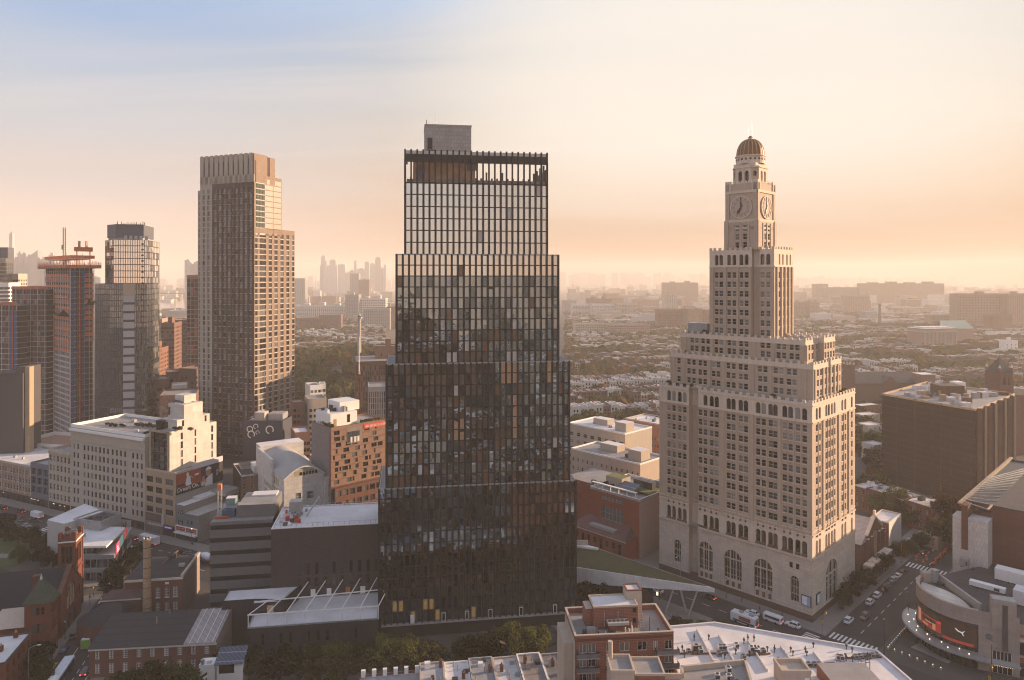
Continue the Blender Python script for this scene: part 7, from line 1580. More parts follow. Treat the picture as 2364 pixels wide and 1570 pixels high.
def leafmat(name,c,c2):
 if name in MATS:return MATS[name]
 m=bpy.data.materials.new(name);m.use_nodes=True;t=m.node_tree;t.nodes.clear()
 o_=t.nodes.new('ShaderNodeOutputMaterial');d=t.nodes.new('ShaderNodeBsdfDiffuse');tr=t.nodes.new('ShaderNodeBsdfTranslucent');mx=t.nodes.new('ShaderNodeMixShader');mx.inputs[0].default_value=.35
 g=t.nodes.new('ShaderNodeTexCoord');n=t.nodes.new('ShaderNodeTexNoise');n.inputs['Scale'].default_value=.55;n.inputs['Detail'].default_value=4;t.links.new(g.outputs['Object'],n.inputs['Vector'])
 r=t.nodes.new('ShaderNodeValToRGB');r.color_ramp.elements[0].position=.32;r.color_ramp.elements[0].color=(*c,1);r.color_ramp.elements[1].position=.68;r.color_ramp.elements[1].color=(*c2,1);t.links.new(n.outputs[0],r.inputs[0])
 oi=t.nodes.new('ShaderNodeObjectInfo');hs=t.nodes.new('ShaderNodeHueSaturation');a=t.nodes.new('ShaderNodeMapRange');a.inputs[3].default_value=.5;a.inputs[4].default_value=1.65;t.links.new(oi.outputs['Random'],a.inputs[0]);t.links.new(a.outputs[0],hs.inputs['Value'])
 b_=t.nodes.new('ShaderNodeMapRange');b_.inputs[3].default_value=.465;b_.inputs[4].default_value=.515;t.links.new(oi.outputs['Random'],b_.inputs[0]);t.links.new(b_.outputs[0],hs.inputs['Hue'])
 t.links.new(r.outputs[0],hs.inputs['Color']);t.links.new(hs.outputs[0],d.inputs[0]);t.links.new(hs.outputs[0],tr.inputs[0]);t.links.new(d.outputs[0],mx.inputs[1]);t.links.new(tr.outputs[0],mx.inputs[2]);t.links.new(mx.outputs[0],o_.inputs[0])
 MATS[name]=m;return m
lf_g=leafmat('green_leaves',(.022,.034,.010),(.055,.075,.018));lf_o=leafmat('olive_leaves',(.048,.05,.016),(.118,.115,.034));lf_a=leafmat('autumn_leaves',(.08,.047,.013),(.17,.105,.028));lf_d=leafmat('deep_green_leaves',(.012,.018,.007),(.032,.042,.013))
def crown_mesh(seed,n,size,m,flat=.85):
 r=random.Random(seed);k=MB();cl=[]
 for i in range(26):
  a,u=r.uniform(0,6.283),r.uniform(-.75,1);q=math.sqrt(max(0,1-u*u));rr=r.uniform(.45,.8);cl.append((Vector((q*math.cos(a),q*math.sin(a),u*flat))*rr,r.uniform(.2,.36)))
 for i in range(n):
  c,cr=cl[i%len(cl)];d=Vector((r.gauss(0,1),r.gauss(0,1),r.gauss(0,1))).normalized();p=c+d*cr*r.uniform(.6,1.05)
  nn=(d+Vector((r.gauss(0,.6),r.gauss(0,.6),r.gauss(0,.6)))).normalized();u=nn.cross(Vector((r.gauss(0,1),r.gauss(0,1),r.gauss(0,1)))).normalized();v=nn.cross(u);s=size*r.uniform(.6,1.3)
  k.face([p+u*s,p+v*s*.6,p-u*s,p-v*s*.6],m)
 return k
def trunk_mesh(seed,th=1.0):
 r=random.Random(seed);k=MB();k.cyl(0,0,0,.55,.055*th,.035*th,7,bark,cap=False)
 for i in range(6):a=i*1.05+r.random();L_=r.uniform(.25,.45);k.bar((0,0,.42+i*.03),(math.cos(a)*L_,math.sin(a)*L_,.62+r.uniform(0,.25)),.028*th,bark)
 return k
TP={}
def tree_proto(kind,lod):
 key=(kind,lod)
 if key in TP:return TP[key]
 m={'green':lf_g,'olive':lf_o,'autumn':lf_a,'deep':lf_d}[kind];n,s={0:(5200,.058),1:(1100,.115),2:(230,.22)}[lod];out_=[]
 for v in range(3 if lod<2 else 4):
  c=crown_mesh(hash((kind,lod,v))%9999 if 0 else len(kind)*31+lod*7+v,n,s,m,.8+.1*v);me=c.build('crown');t=trunk_mesh(v).build('trunk');out_.append((me.data,t.data));bpy.data.objects.remove(me);bpy.data.objects.remove(t)
 TP[key]=out_;return out_
tn=[0]
def tree(p,h,r,kind,label,lod=0,group=None,z=0.0):
 tn[0]+=1;cm,tm=tree_proto(kind,lod)[tn[0]%(3 if lod<2 else 4)]
 o=empty('tree',label,'tree',(p[0],p[1],z),rnd.uniform(0,6.28),group)
 c=bpy.data.objects.new('crown',cm);COL.objects.link(c);c.parent=o;c.location=(0,0,h-r*.95);c.scale=(r*rnd.uniform(.9,1.1),r*rnd.uniform(.9,1.1),r*rnd.uniform(.85,1.05))
 t=bpy.data.objects.new('trunk',tm);COL.objects.link(t);t.parent=o;t.scale=(h,h,h)
 return o
def shrub(p,z,r,kind,label,group=None):
 tn[0]+=1;cm,tm=tree_proto(kind,1)[tn[0]%3];o=bpy.data.objects.new('shrub',cm);COL.objects.link(o);o.location=(p[0],p[1],z+r*.55);o.scale=(r,r,r*.8);o.rotation_euler=(0,0,rnd.uniform(0,6));return tag(o,label,'shrub',group)
tw_=lambda ix,d:((ix-CX)/F*d,d)
G1='trees below the glass tower'
for i,(ix,d,h,r,kd,w_)in enumerate(((600,184,8,4.2,'deep','dark round street tree at the left end before the charcoal wing'),(645,182,9,4.5,'deep','dark street tree second from the left before the charcoal wing'),(690,181,10,4.6,'deep','dark street tree third from the left before the charcoal wing'),(735,180,11.5,5,'olive','olive street tree before the pergola right end'),(785,179,12,5,'olive','olive street tree at the wing corner'),(838,179,12.5,5,'olive','tall olive tree left of the glass tower foot'),(888,180,13.5,5.2,'olive','tall olive tree at the left foot of the glass tower'),(940,180,13,5.2,'olive','olive tree in the middle of the left group before glass tower'),(990,181,12,4.6,'olive','olive tree at the right of the left group before glass tower'),(1085,182,12,5,'green','green tree at the left of the right group before glass tower'),(1135,182,13,5,'green','green tree in the right group before glass tower'),(1185,184,15,5.5,'olive','tallest olive tree in the right group before glass tower'),(1232,186,13,4.8,'olive','olive tree next to the red brick flats'),(640,172,6,3.6,'deep','low dark tree at the bottom edge left of the row'),(760,171,7.5,4,'deep','low dark tree at the bottom edge under the olive trees'),(850,171,7,4,'olive','low olive tree at the bottom edge'),(560,186,5,3,'deep','small dark tree beside the long brick hall end'))):tree(tw_(ix,d),h+2,r*1.1,kd,w_,0,G1)
for(ix,d,h,r,kd,w_)in((295,168,14.5,6.5,'green','large bright green tree at the bottom left'),(352,166,16.5,7,'green','largest bright green tree before the long hall'),(415,167,14,6.2,'green','large green tree right of the bottom left group'),(465,171,9,4.5,'olive','olive tree between the green group and solar shed'),(520,187,9,4,'deep','dark tree at the right end of the long hall'),(258,228,11,4.2,'deep','dark street tree nearest the long hall roof'),(268,236,11,4.2,'deep','dark street tree beside the round apse'),(282,244,10.5,4,'deep','dark street tree beside the school eaves'),(300,252,9,3.8,'deep','small street tree at the school corner'),(315,262,8,3.4,'deep','small street tree behind the school corner'),(70,187,9,4,'deep','dark tree beside the orange brick house'),(98,183,7.5,3.6,'green','small green tree behind the left hedge'),(105,192,8,3.6,'deep','dark tree before the church stair tower'),(88,179,6,3.4,'deep','low dark tree over the left pavement'),(60,176,5,3.2,'deep','lowest dark tree at the orange house corner'),(12,283,9,4.5,'deep','dark park tree at the left edge'),(42,279,9,4.5,'deep','dark park tree second from left edge'),(72,274,10,4.6,'deep','dark park tree in the middle of the park'),(100,270,9,4.4,'deep','dark park tree near the pavilion wall'),(125,266,8,4,'deep','dark park tree against the pavilion'),(45,262,7,3.6,'green','lighter green park tree on the lawn'),(95,258,8.5,4.2,'deep','dark park tree before the white path'),(122,254,8.5,4,'deep','dark park tree beside the belfry'),(15,296,8,4,'deep','dark park tree at the back of the park'),(1370,222,12,6,'deep','round dark tree under the canopy fascia'),(1345,226,9,4.5,'deep','dark tree between glass tower and canopy'),(1585,207,6,3,'green','small green tree left of the canopy legs'),(1625,206,6.5,3.2,'olive','small olive tree by the canopy tip'),(1660,206,6.5,3.4,'green','small green tree left of the food truck'),(1770,199,6,2.6,'olive','small olive tree right of the food truck'),(1560,212,5,2.6,'deep','low dark tree under the canopy'),(1478,366,17,9.5,'olive','big round tree beside the red brick terrace'),(2068,306,15,8,'olive','wide dull tree before the row houses'),(2035,312,12,6,'olive','dull tree beside the chapel row'),(2105,300,12,6,'olive','dull tree in the yards right of the wide tree'),(2185,288,18,8.5,'autumn','tall golden autumn tree before the netted block'),(2215,282,14,6.5,'olive','olive tree beside the ribbed white wall'),(2165,278,12,6,'olive','olive tree below the golden tree'),(2075,268,6,3.8,'autumn','low reddish tree in the yard beside the white house'),(2100,272,6,4,'olive','low olive tree at the yard corner'),(2125,276,7,4,'deep','dark tree by the street works')):tree(tw_(ix,d),h,r,kd,w_,0)
nm=['nearest the arched doorway','second from the arched doorway','before the chapel porch','beside the chapel gable','at the chapel end','before the white sided house','next to the parked line end','last before the far crossing']
for i in range(8):p=ctp(16+i*7.0,-3.4);tree(p,7.2+(i%3)*.9,3.2+(i%2)*.5,'deep' if i%3 else 'green','street tree right of the clock tower '+nm[i],0)
for i in range(3):p=ctp(30+i*2.4,-1.6);shrub(p,.1,1.5,'deep','clipped shrub beside the arched doorway of the clock tower','shrubs at the clock tower')
for i,p in enumerate(hedge_spots):shrub(p,39.7,rnd.uniform(.9,1.7),('deep','green')[i%2],'clipped green shrub in the hotel roof garden','roof garden shrubs')
for i in range(7):p=(oN[0]+nx[0]*(1+i*.2)+ny[0]*(1.5+i*2),oN[1]+nx[1]*(1+i*.2)+ny[1]*(1.5+i*2));shrub(p,hN+.2,rnd.uniform(.8,1.5),('deep','olive')[i%2],'shrub along the roof edge of the orange brick apartments','apartment roof shrubs')
for i in range(6):p=(oN[0]+nx[0]*(15+i*1.5)+ny[0]*2,oN[1]+nx[1]*(15+i*1.5)+ny[1]*2);shrub(p,hN+.2,1.1,'autumn','yellowing shrub behind the red banner','apartment roof shrubs')
for(s,t,z)in((2.5,44,ZD),(2.5,47,ZD),(2.5,50,ZD),(1.6,53,ZD),(3,14,ZD),(22,.7,ZD),(25,.9,ZD),(28,1.2,ZD),(30,1.6,ZD),(33,2.5,ZD),(6,48,80),(9,45,87.4),(8,42,87.4),(11,1.0,ZD)):shrub(ctp(s,t),z,rnd.uniform(.8,1.4),rnd.choice(['deep','autumn','olive']),'small shrub in the terrace planting of the clock tower','terrace shrubs')
for(ix,d,z)in((1400,284,22.8),(1412,280,22.8),(1372,286,22.8)):shrub(tw_(ix,d),z,1.4,'deep','shrub on the roof terrace of the red block','red block roof shrubs')
for(x,y,r)in((-163,262,3.4),(-161,258,2.6),(-164.5,266,2.4)):shrub((x,y),9.2,r,'deep','ivy mass hanging over the pavilion wall','pavilion ivy')
for(m_,k_)in((14,15),(16,17),(19,16),(20.5,22)):shrub(fk(k_-1.5,m_*.25+1),43.3,1.3,'olive','shrub on the balcony level of the white stepped block','loft roof shrubs')
for i in range(26):
 d=340+i*8.5+rnd.uniform(-3,3);ix=rnd.uniform(1978,2034);h=rnd.uniform(8,13);tree(tw_(ix,d),h,h*.5,rnd.choice(['olive','green','olive','autumn']),'tree in the strip of gardens between the clock tower and the netted block',1,'garden trees beside the netted block')
for(ix,d,w_,h,m_,lb)in((2004,452,12,11,fw_,'white garden house between the clock tower and the netted block'),(1992,490,16,10,beige,'beige garden house furthest back beside the clock tower shaft'),(2018,405,9,9.5,fw_,'small white house nearest the netted block'),(1988,520,20,11,drb,'dull brick house row end behind the garden trees')):
 p=tw_(ix,d);blk('town_house',lb,p,20,w_,9,h,m_,roofw,(3,1.1,1.5,3,1.8,3.1),(2,1.1,1.5,3,1.8,3.1),cat='house',par=.4)
def fslab(label,ix0,ix1,yt,d,depth,wall,ang=0.0,nw=None,bulk=0,gl=None,cat='building',roof=None,step=3.2,wl=1.4,name='apartment_block',wh=1.6,group=None):
 p=at(ix0,700,d);u,v=frame(p,ang);w_=along((p.x,p.y),u,ix1);h=zat(yt,d);B=Bld(name,label,cat,(p.x,p.y),rad(ang),group)
 B.b.prism(rect(0,0,w_,depth),0,h,wall,top=roof or roofg);B.part(B.b,'wall');B.b=MB()
 k=MB();gl=gl or[gd,gd2,gm];nf=int((h-2)/step);nc=nw or max(2,int(w_/3.2))
 zmin=max(0,H-(1250-HY)/F*d)
 for f in range(nf):
  z=2+f*step
  if z<zmin:continue
  for i in range(nc):x=(i+.5)*w_/nc;g=rnd.choice(gl);k.face([(x-wl/2,-.06,z),(x+wl/2,-.06,z),(x+wl/2,-.06,z+wh),(x-wl/2,-.06,z+wh)],g)
  for i in range(max(1,int(depth/4))):y=(i+.5)*depth/max(1,int(depth/4));k.face([(w_+.06,y-wl/2,z),(w_+.06,y+wl/2,z),(w_+.06,y+wl/2,z+wh),(w_+.06,y-wl/2,z+wh)],gd)
 if k.f:B.part(k,'windows',kind='stuff')
 for i in range(bulk):x=w_*(i+.6)/(bulk+.2);k=MB();k.box(x-w_*.05-1,depth*.3,h,x+w_*.05+1,depth*.7,h+5+(i%2)*3,wall);B.part(k,'roof_bulkhead')
 k=MB();parapet(k,rect(0,0,w_,depth),h,.8,.4,wall);B.part(k,'parapet');return B.o
fb=coursed('far_brick',(.22,.11,.075),(.2,.12,.09),1.5,.6,.05);fb2=mat('far_dull_brick',(.17,.095,.075),var=.15,streak=.4);fw=mat('far_white_stucco',(.55,.51,.47),var=.08);fgr=mat('far_grey_cladding',(.28,.27,.27),var=.1);fpk=mat('far_pink_brick',(.34,.22,.17),var=.12)
fslab('white and glass tower with dark boxed top at the left edge behind the unfinished wings',-14,20,655,560,26,whitep,18,6,gl=[gblue,gm,gd2],wl=2.6,wh=2.0);fslab('slim white glass tower shaft with dark top at the left edge',-6,13,598,575,18,gdark,18,4,gl=[gblue,gm],wl=2.8,wh=2.6);o_=fslab('dark plant box on top of the white tower at the left edge',-4,18,573,590,14,slate,18,2,wl=.3);fslab('cream brick tower with paired windows right of the left edge tower',24,42,634,590,18,creamst,14,4,wl=2.0)
wing('slim far unfinished tower with pale grid beside the brick tower',431,466,641,520,12,16)
fslab('dull brick housing tower seen edge on between the tall towers',372,402,748,560,24,fb2,12,5,1);fslab('brown brick housing tower with lit edge left of the far unfinished tower',400,434,741,600,24,fb2,10,6);fslab('pinkish brick tower behind the dull brick housing',338,374,738,760,26,fpk,14,8);fslab('lower orange brick wing at the foot of the housing towers',338,352,795,520,22,fb,10,3);fslab('small brick block with balconies at the foot of the housing towers',354,372,806,540,18,fb,10,4)
fslab('low brick block with blank side wall behind the roof sheds',384,414,862,446,16,fb2,28,6);fslab('low reddish blank walled block beside the tall brick tower',412,450,853,440,16,fb2,-12,3,wl=.8);fslab('low dull brick factory with flat roof behind the mural building',338,386,880,430,20,fb2,20,8);fslab('low brick roofs right of the mural building',368,452,917,372,22,fb2,20,12);fslab('pale roofed low shed behind the white stepped block',396,432,893,400,12,beige,24,4,roof=roofw)
for(x,d,h)in((412,415,13),(432,418,14),(445,425,11)):tree(tw_(x,d),h,5.5,'olive',('olive tree left of the low reddish block','larger olive tree before the low reddish block','dark olive tree beside the tall brick tower')[(x>420)+(x>440)],1)
fslab('long low pier shed by the water',388,440,718,1700,60,fgr,5,14,roof=roofg)
dbrown=coursed('dark_rust_brick',(.15,.075,.05),(.11,.06,.04),2,.8,.1)
fslab('rust brown block with close vertical piers and netted roof edge behind the apartments',822,935,838,430,40,dbrown,14,22,0,wl=.6,wh=2.6);o_=fslab('orange brick roof block above the rust brown building',866,925,802,452,14,orb,10,2,1,wl=.5);
k=Bld('flagpole','thin white flagpole on the rust brown block','flagpole',(at(829,800,429).x,429),0);k.b.cyl(0,0,50,zat(778,429),.3,.2,8,whitep);k.part(k.b,'pole');k.b=MB();k.b.cyl(0,0,zat(778,429),zat(776,429),.4,.1,8,ochre);k.part(k.b,'finial');k.b=MB();k.b.cyl(0,0,48,50.2,.8,.6,8,conc);k.part(k.b,'footing')
MC=Bld('monument_column','tall pale monument column with dark urn rising above the park trees','monument',(at(829.5,800,700).x,700),0);k=MC.b;k.cyl(0,0,18,zat(735,700),2.1,1.7,16,conc);MC.part(k,'shaft');MC.b=MB();k=MB();zt_=zat(735,700);k.box(-2.6,-2.6,zt_,2.6,2.6,zt_+1.2,stone);k.cyl(0,0,zt_+1.2,zt_+3,1.2,1.8,12,grn);k.cyl(0,0,zt_+3,zt_+5.4,1.8,.3,12,verd);MC.part(k,'urn')
fslab('grey ribbed metal block beside the glass tower edge',850,900,897,372,18,metalg,12,10,wl=.5,wh=2.8);fslab('white stuccoed house group before the park trees',716,742,893,404,12,whitep,30,3);fslab('white stair tower house before the park trees',738,752,889,408,8,whitep,20,2);fslab('low grey roofed house before the park',712,754,925,380,14,beige,25,4);fslab('brick house with pale roof left of orange brick apartments',680,716,1003,330,14,fb,25,4,roof=roofw);fslab('small reddish roof house beside the tall brick tower',676,702,932,380,10,fb,25,3)
fslab('long white hospital range with arched dark windows beyond the park',683,797,706,1650,40,fw,3,24,3,wl=2.4);fslab('grey hospital tower beyond the park',797,828,681,1620,36,fgr,3,8,1);fslab('white gridded hospital block beyond the park',828,890,690,1640,40,fw,3,14,2,wl=3.0,step=4.2);fslab('brown brick range before the white hospital',683,736,735,1330,30,fb2,2,14);fslab('second brown brick range before the white hospital',736,787,728,1340,30,fb2,6,12);fslab('dull grey range right of the monument',840,900,713,1420,34,fgr,4,14);fslab('brown far tower above the hospital',828,852,646,2500,40,fb2,3,6,1);fslab('pale far tower left of the brown far tower',808,828,632,2600,40,fgr,3,5);fslab('grey slab right beside the tall brick tower in the distance',680,704,643,2300,40,fgr,3,6);fslab('brick block at far right of the hospital',892,915,709,1450,30,fb2,3,5)
fslab('white curved hospital block with ribbon windows left of three',1322,1360,703,1820,40,fw,4,11,wl=3);fslab('white curved hospital block with ribbon windows in the middle',1366,1424,703,1800,44,fw,2,16,wl=3);fslab('white curved hospital block with sunlit right end',1424,1470,701,1780,44,creamst,14,13,wl=3);fslab('brown hospital block with twin roof boxes behind white blocks',1358,1412,690,2050,50,fb2,2,14,2);fslab('bluish grey block left of the white hospital range',1300,1330,694,2000,40,fgr,2,8);fslab('dull orange school block right of the white hospital range',1466,1522,692,2200,44,fpk,3,14);fslab('large brown brick housing range left of the clock tower',1520,1602,715,1380,30,fb,2,22);fslab('sunlit brick housing wing left of the clock tower',1590,1622,714,1360,26,orb,20,6,wl=1.2);fslab('brick housing range half behind the clock tower',1618,1665,716,1400,30,fb,4,12);fslab('cream and grey tower in haze left of the clock tower',1538,1563,680,1900,30,creamst,8,6,1,wl=2.2)
fslab('very wide faint slab far behind left of the clock tower',1536,1612,653,2700,60,fb2,2,18,2);fslab('pale low row with bay fronts before the hospital left half',1328,1402,748,1270,24,creamst,4,18);fslab('grey low row before the hospital right half',1402,1500,750,1250,24,fpk,4,24)
fslab('pair of hazy housing slabs right of clock tower left one',1830,1862,698,1750,30,fpk,6,9,1,wl=1.8);fslab('pair of hazy housing slabs right of clock tower right one',1868,1892,697,1740,30,fpk,10,8,1,wl=1.8);fslab('square hazy apartment block with close windows in the right distance',1960,2008,683,1950,40,fpk,6,12,wl=1.6);fslab('low dark base before the square hazy apartment block',1972,2012,722,1850,20,fb2,6,8);fslab('very wide faint slab with four roof boxes at the far right horizon',2000,2180,655,2700,70,fb2,2,30,4);fslab('faint block on the horizon right of the clock tower',1887,1912,656,2800,50,fb2,2,8);fslab('faint low range on the horizon right of the clock tower',1915,1992,664,2750,50,fb2,2,18)
fslab('huge pale brick housing slab at the right edge',2212,2330,679,1400,26,fpk,3,34,1,wl=1.5);fslab('housing slab end cut by the right edge',2326,2376,679,1390,26,fpk,3,12,1,wl=1.5);fslab('darker brick tower before the huge housing slab',2286,2312,728,1290,16,fb,4,6);fslab('sunlit brick tower beside the darker one before the slab',2308,2337,726,1300,16,fb,12,6,1);fslab('orange terrace left of the huge housing slab',2150,2212,728,1450,24,fpk,3,20)
TM=Bld('temple_block','square stone temple with tall colonnade and stepped cornice in the right haze','temple',(at(2132,750,1010).x,1010),rad(14));k=TM.b;w_=60;zt_=zat(756,1010);k.box(0,0,0,w_,30,zt_-7,fpk);TM.part(k,'wall');TM.b=MB();k=MB();k.box(-1,-1,zt_-7.5,w_+1,31,zt_-6.2,creamst);k.box(1,1,zt_-6.2,w_-1,29,zt_-3,creamst);k.box(-.5,-.5,zt_-3,w_+.5,30.5,zt_-2,fpk,roofw);k.box(6,6,zt_-2,w_-6,24,zt_,roofw);TM.part(k,'cornice')
for i in range(9):k=MB();k.cyl(2+i*(w_-4)/8,-.7,6,zt_-7.5,1.0,.9,8,creamst);TM.part(k,'column')
GC=Bld('green_roof_church','church with pale green gabled roof behind the temple in the haze','church',(at(2172,750,1060).x,1060),rad(8));k=GC.b;k.box(0,0,0,56,20,29,fpk);GC.part(k,'wall');GC.b=MB();k=MB();k.face([(-.5,-.5,29),(56.5,-.5,29),(50,10,41),(6,10,41)],verd);k.face([(6,10,41),(50,10,41),(56.5,20.5,29),(-.5,20.5,29)],verd);k.face([(56.5,-.5,29),(56.5,20.5,29),(50,10,41)],verd);GC.part(k,'green_roof');k=MB();k.box(54,3,0,57,17,36,fpk);GC.part(k,'gable_end')
fslab('white three storey house alone among trees at the right edge',2320,2350,788,930,9,whitep,10,3,1,name='house',cat='house',step=3.6,wl=1.2)
BC=Bld('brown_church','long brown gabled church with square tower behind the netted block','church',(at(1957,850,560).x,560),rad(4));k=BC.b;hh_=zat(862,565);k.box(6,2,0,68,22,hh_-8,fb2);BC.part(k,'wall');BC.b=MB();k=MB();k.face([(5,1,hh_-8),(69,1,hh_-8),(66,12,hh_),(9,12,hh_)],mat('brown_slate',(.10,.085,.075),var=.15));k.face([(9,12,hh_),(66,12,hh_),(69,23,hh_-8),(5,23,hh_-8)],mat('brown_slate',(.1,.085,.075)));k.face([(28,-2,hh_-8),(42,-2,hh_-8),(35,-2,hh_-2)],fb2);k.face([(28,-2,hh_-8),(35,-2,hh_-2),(35,9,hh_-2)],mat('brown_slate',(.1,.085,.075)));k.face([(35,-2,hh_-2),(42,-2,hh_-8),(35,9,hh_-2)],mat('brown_slate',(.1,.085,.075)));BC.part(k,'slate_roof');k=MB();k.box(-.5,0,0,6,6.5,zat(842,560),fb2);[k.box(x-.5,y-.5,zat(842,560),x+.5,y+.5,zat(838,560),terr)for x in(0,5.5)for y in(.5,6)];BC.part(k,'square_tower');k=MB();k.box(58,-6,0,70,6,zat(866,555),orb,roofw);BC.part(k,'brick_block')
SP=Bld('spire_church','brown church tower with grey pyramid cap and corner pinnacles at the right edge','church',(at(2308,850,415).x,415),rad(12));k=SP.b;zt_=zat(862,415);k.box(0,0,0,10,10,zt_,fb);k.box(10,3,0,40,24,zt_-14,fb,slate2);SP.part(k,'tower_wall');SP.b=MB();k=MB();[k.face([p+(zt_,),q+(zt_,),(5,5,zat(826,415))],mat('brown_slate',(.1,.085,.075)))for p,q in(((-.3,-.3),(10.3,-.3)),((10.3,-.3),(10.3,10.3)),((10.3,10.3),(-.3,10.3)),((-.3,10.3),(-.3,-.3)))];k.cyl(5,5,zat(830,415),zat(818,415),.25,.05,6,metald);SP.part(k,'pyramid_cap')
for(x,y)in((.6,.6),(9.4,.6),(9.4,9.4),(.6,9.4)):k=MB();k.cyl(x,y,zt_-4,zt_+3,.8,.8,8,fb);k.cyl(x,y,zt_+3,zt_+5,.8,.05,8,terr);SP.part(k,'pinnacle')
for x in(2.6,6.0):k=MB();k.box(x,-.1,zt_-7,x+1.6,.05,zt_-2.5,gd);SP.part(k,'belfry_window')
k=Bld('stack','thin brown chimney stack on the hazy right horizon','chimney',(at(2031,700,1500).x,1500),0);k.b.cyl(0,0,0,zat(702,1500),4,2.5,10,fb2);k.part(k.b,'shaft');k.b=MB();k.b.cyl(0,0,zat(702,1500),zat(701,1500),3,3,10,fb2);k.part(k.b,'rim')
skm=mat('skyline_stone',(.30,.285,.29),var=.1,scale=.02);skm2=mat('skyline_glass',(.36,.37,.39),rough=.25,var=.1,scale=.02)
def sky_tower(ix0,ix1,yt,d,label,slant=0,grp='skyline towers'):
 p0,p1=at(ix0,700,d),at(ix1,700,d);w_=p1.x-p0.x;h=zat(yt,d);B=Bld('skyscraper',label,'skyscraper',(p0.x,d),0,grp);m=rnd.choice([skm,skm2])
 B.b.prism(rect(0,0,w_,min(w_,60)),0,[h-slant,h,h,h-slant],m);B.part(B.b,'shaft');B.b=MB();k=MB();f=rnd.uniform(.2,.35);k.box(w_*f,4,h-slant*.5-.1,w_*(1-f),min(w_,60)-4,h+rnd.uniform(2,8)*(slant==0),m)
 if not slant:B.part(k,'crown')
 return B.o
DM=2600
for(a,e,y,sl_,lb)in((21,28.5,539,0,'very slim pale skyscraper, tallest of the left skyline'),(68,87,577,22,'pale skyscraper with slanted top in the left skyline'),(40,47,584,0,'thin skyscraper left of the slanted top one'),(51,56,585,0,'second thin skyscraper left of the slanted top one'),(60,69,592,0,'stub skyscraper touching the slanted top one'),(112,123,588,0,'skyscraper between slanted top and the netted tower'),(93,106,598,0,'low wide skyscraper right of the slanted top one'),(0,14,604,0,'hazy skyscraper at the left edge'),(28,42,598,0,'hazy block right of the slim skyscraper'),(44,62,606,0,'hazy block below the thin skyscrapers'),(86,96,612,0,'hazy block below the low wide skyscraper'),(206,232,640,0,'hazy low tower beyond the netted tower'),(426,438,600,0,'hazy skyscraper left of the tall brick tower'),(438,448,612,0,'hazy skyscraper second left of the tall brick tower'),(447,460,605,0,'hazy skyscraper touching the tall brick tower')):sky_tower(a,e,y,DM,lb,sl_)
for i,(a,e,y)in enumerate(((318,358,125),(308,330,205),(395,450,158),(366,396,215),(470,535,198),(540,580,275),(575,612,255),(618,638,165),(645,710,238),(712,748,178),(760,800,195),(808,858,140),(860,884,235),(885,905,205))):sky_tower(660+a/3.92,660+e/3.92,560+y/3.92,4200,'hazy skyscraper '+['tallest at the left of the middle skyline','stepped against the leftmost tall one','round shouldered second cluster in the middle skyline','low between first and second clusters','broad third in the middle skyline','low right of the broad one','stub above the hospital','thinnest spire in the middle skyline','low between the spire and right cluster','first of the right cluster','second of the right cluster','tallest of the right cluster','low beside the tallest of the right cluster','last beside the glass tower'][i])
wm=bpy.data.materials.new('river_water');wm.use_nodes=True;wb_=wm.node_tree.nodes['Principled BSDF'];wb_.inputs['Base Color'].default_value=(.05,.06,.065,1);wb_.inputs['Roughness'].default_value=.12
tn_=wm.node_tree.nodes.new('ShaderNodeTexNoise');tn_.inputs['Scale'].default_value=.02;bp_=wm.node_tree.nodes.new('ShaderNodeBump');bp_.inputs['Strength'].default_value=.04;bp_.inputs['Distance'].default_value=5;tcg=wm.node_tree.nodes.new('ShaderNodeTexCoord');wm.node_tree.links.new(tcg.outputs['Object'],tn_.inputs['Vector']);wm.node_tree.links.new(tn_.outputs[0],bp_.inputs['Height']);wm.node_tree.links.new(bp_.outputs[0],wb_.inputs['Normal'])
k=MB();k.face([(-1500,2150,-.4),(-700,2150,-.4),(-1000,6500,-.4),(-4200,6500,-.4)],wm);tag(k.build('river'),kind='structure')
BR=Bld('bridge','long grey truss bridge deck crossing the hazy river','bridge',(-1700,2700,0),rad(2));k=BR.b;steel=mat('bridge_steel',(.17,.17,.175),var=.1);k.box(0,0,43,900,14,46,steel);BR.part(k,'deck');BR.b=MB()
k=MB();k.box(0,-.5,57,900,.8,58.5,steel)
for i in range(75):x=i*12;k.bar((x,0,46),(x+6,0,57.5),.9,steel);k.bar((x+6,0,57.5),(x+12,0,46),.9,steel)
BR.part(k,'truss');k=MB();[k.box(x,2,0,x+10,12,43,conc)for x in(80,420,760)];BR.part(k,'piers',kind='stuff')
k=MB();hc=(at(800,700,720).x,720)
for i in range(24):
 for j in range(5):
  t0,t1=2*math.pi*i/24,2*math.pi*(i+1)/24;r0,r1=j/5,(j+1)/5;hz0,hz1=20*(1-r0**2),20*(1-r1**2);q=lambda r,t,z:(hc[0]+130*r*math.cos(t),hc[1]+200*r*math.sin(t),z-.5)
  k.face([q(r1,t0,hz1),q(r1,t1,hz1),q(r0,t1,hz0),q(r0,t0,hz0)],gmat)
tag(k.build('park_hill'),kind='structure')
def hillz(x,y):r2=((x-hc[0])/130)**2+((y-hc[1])/200)**2;return max(0,20*(1-r2)-.5)
def vis(x,y,z):
 if y<60:return False
 ix=CX+F*x/y;iy=HY+(H-z)*F/y
 if ix<-40 or ix>2400:return False
 if 885<ix<1308 or 470<ix<672:return False
 if 1528<ix<1968 and iy>905:return False
 if 1645<ix<1828:return False
 if 1560<ix<1925 and iy>790:return False
 if ix<335:return False
 return True
KEEP=[]
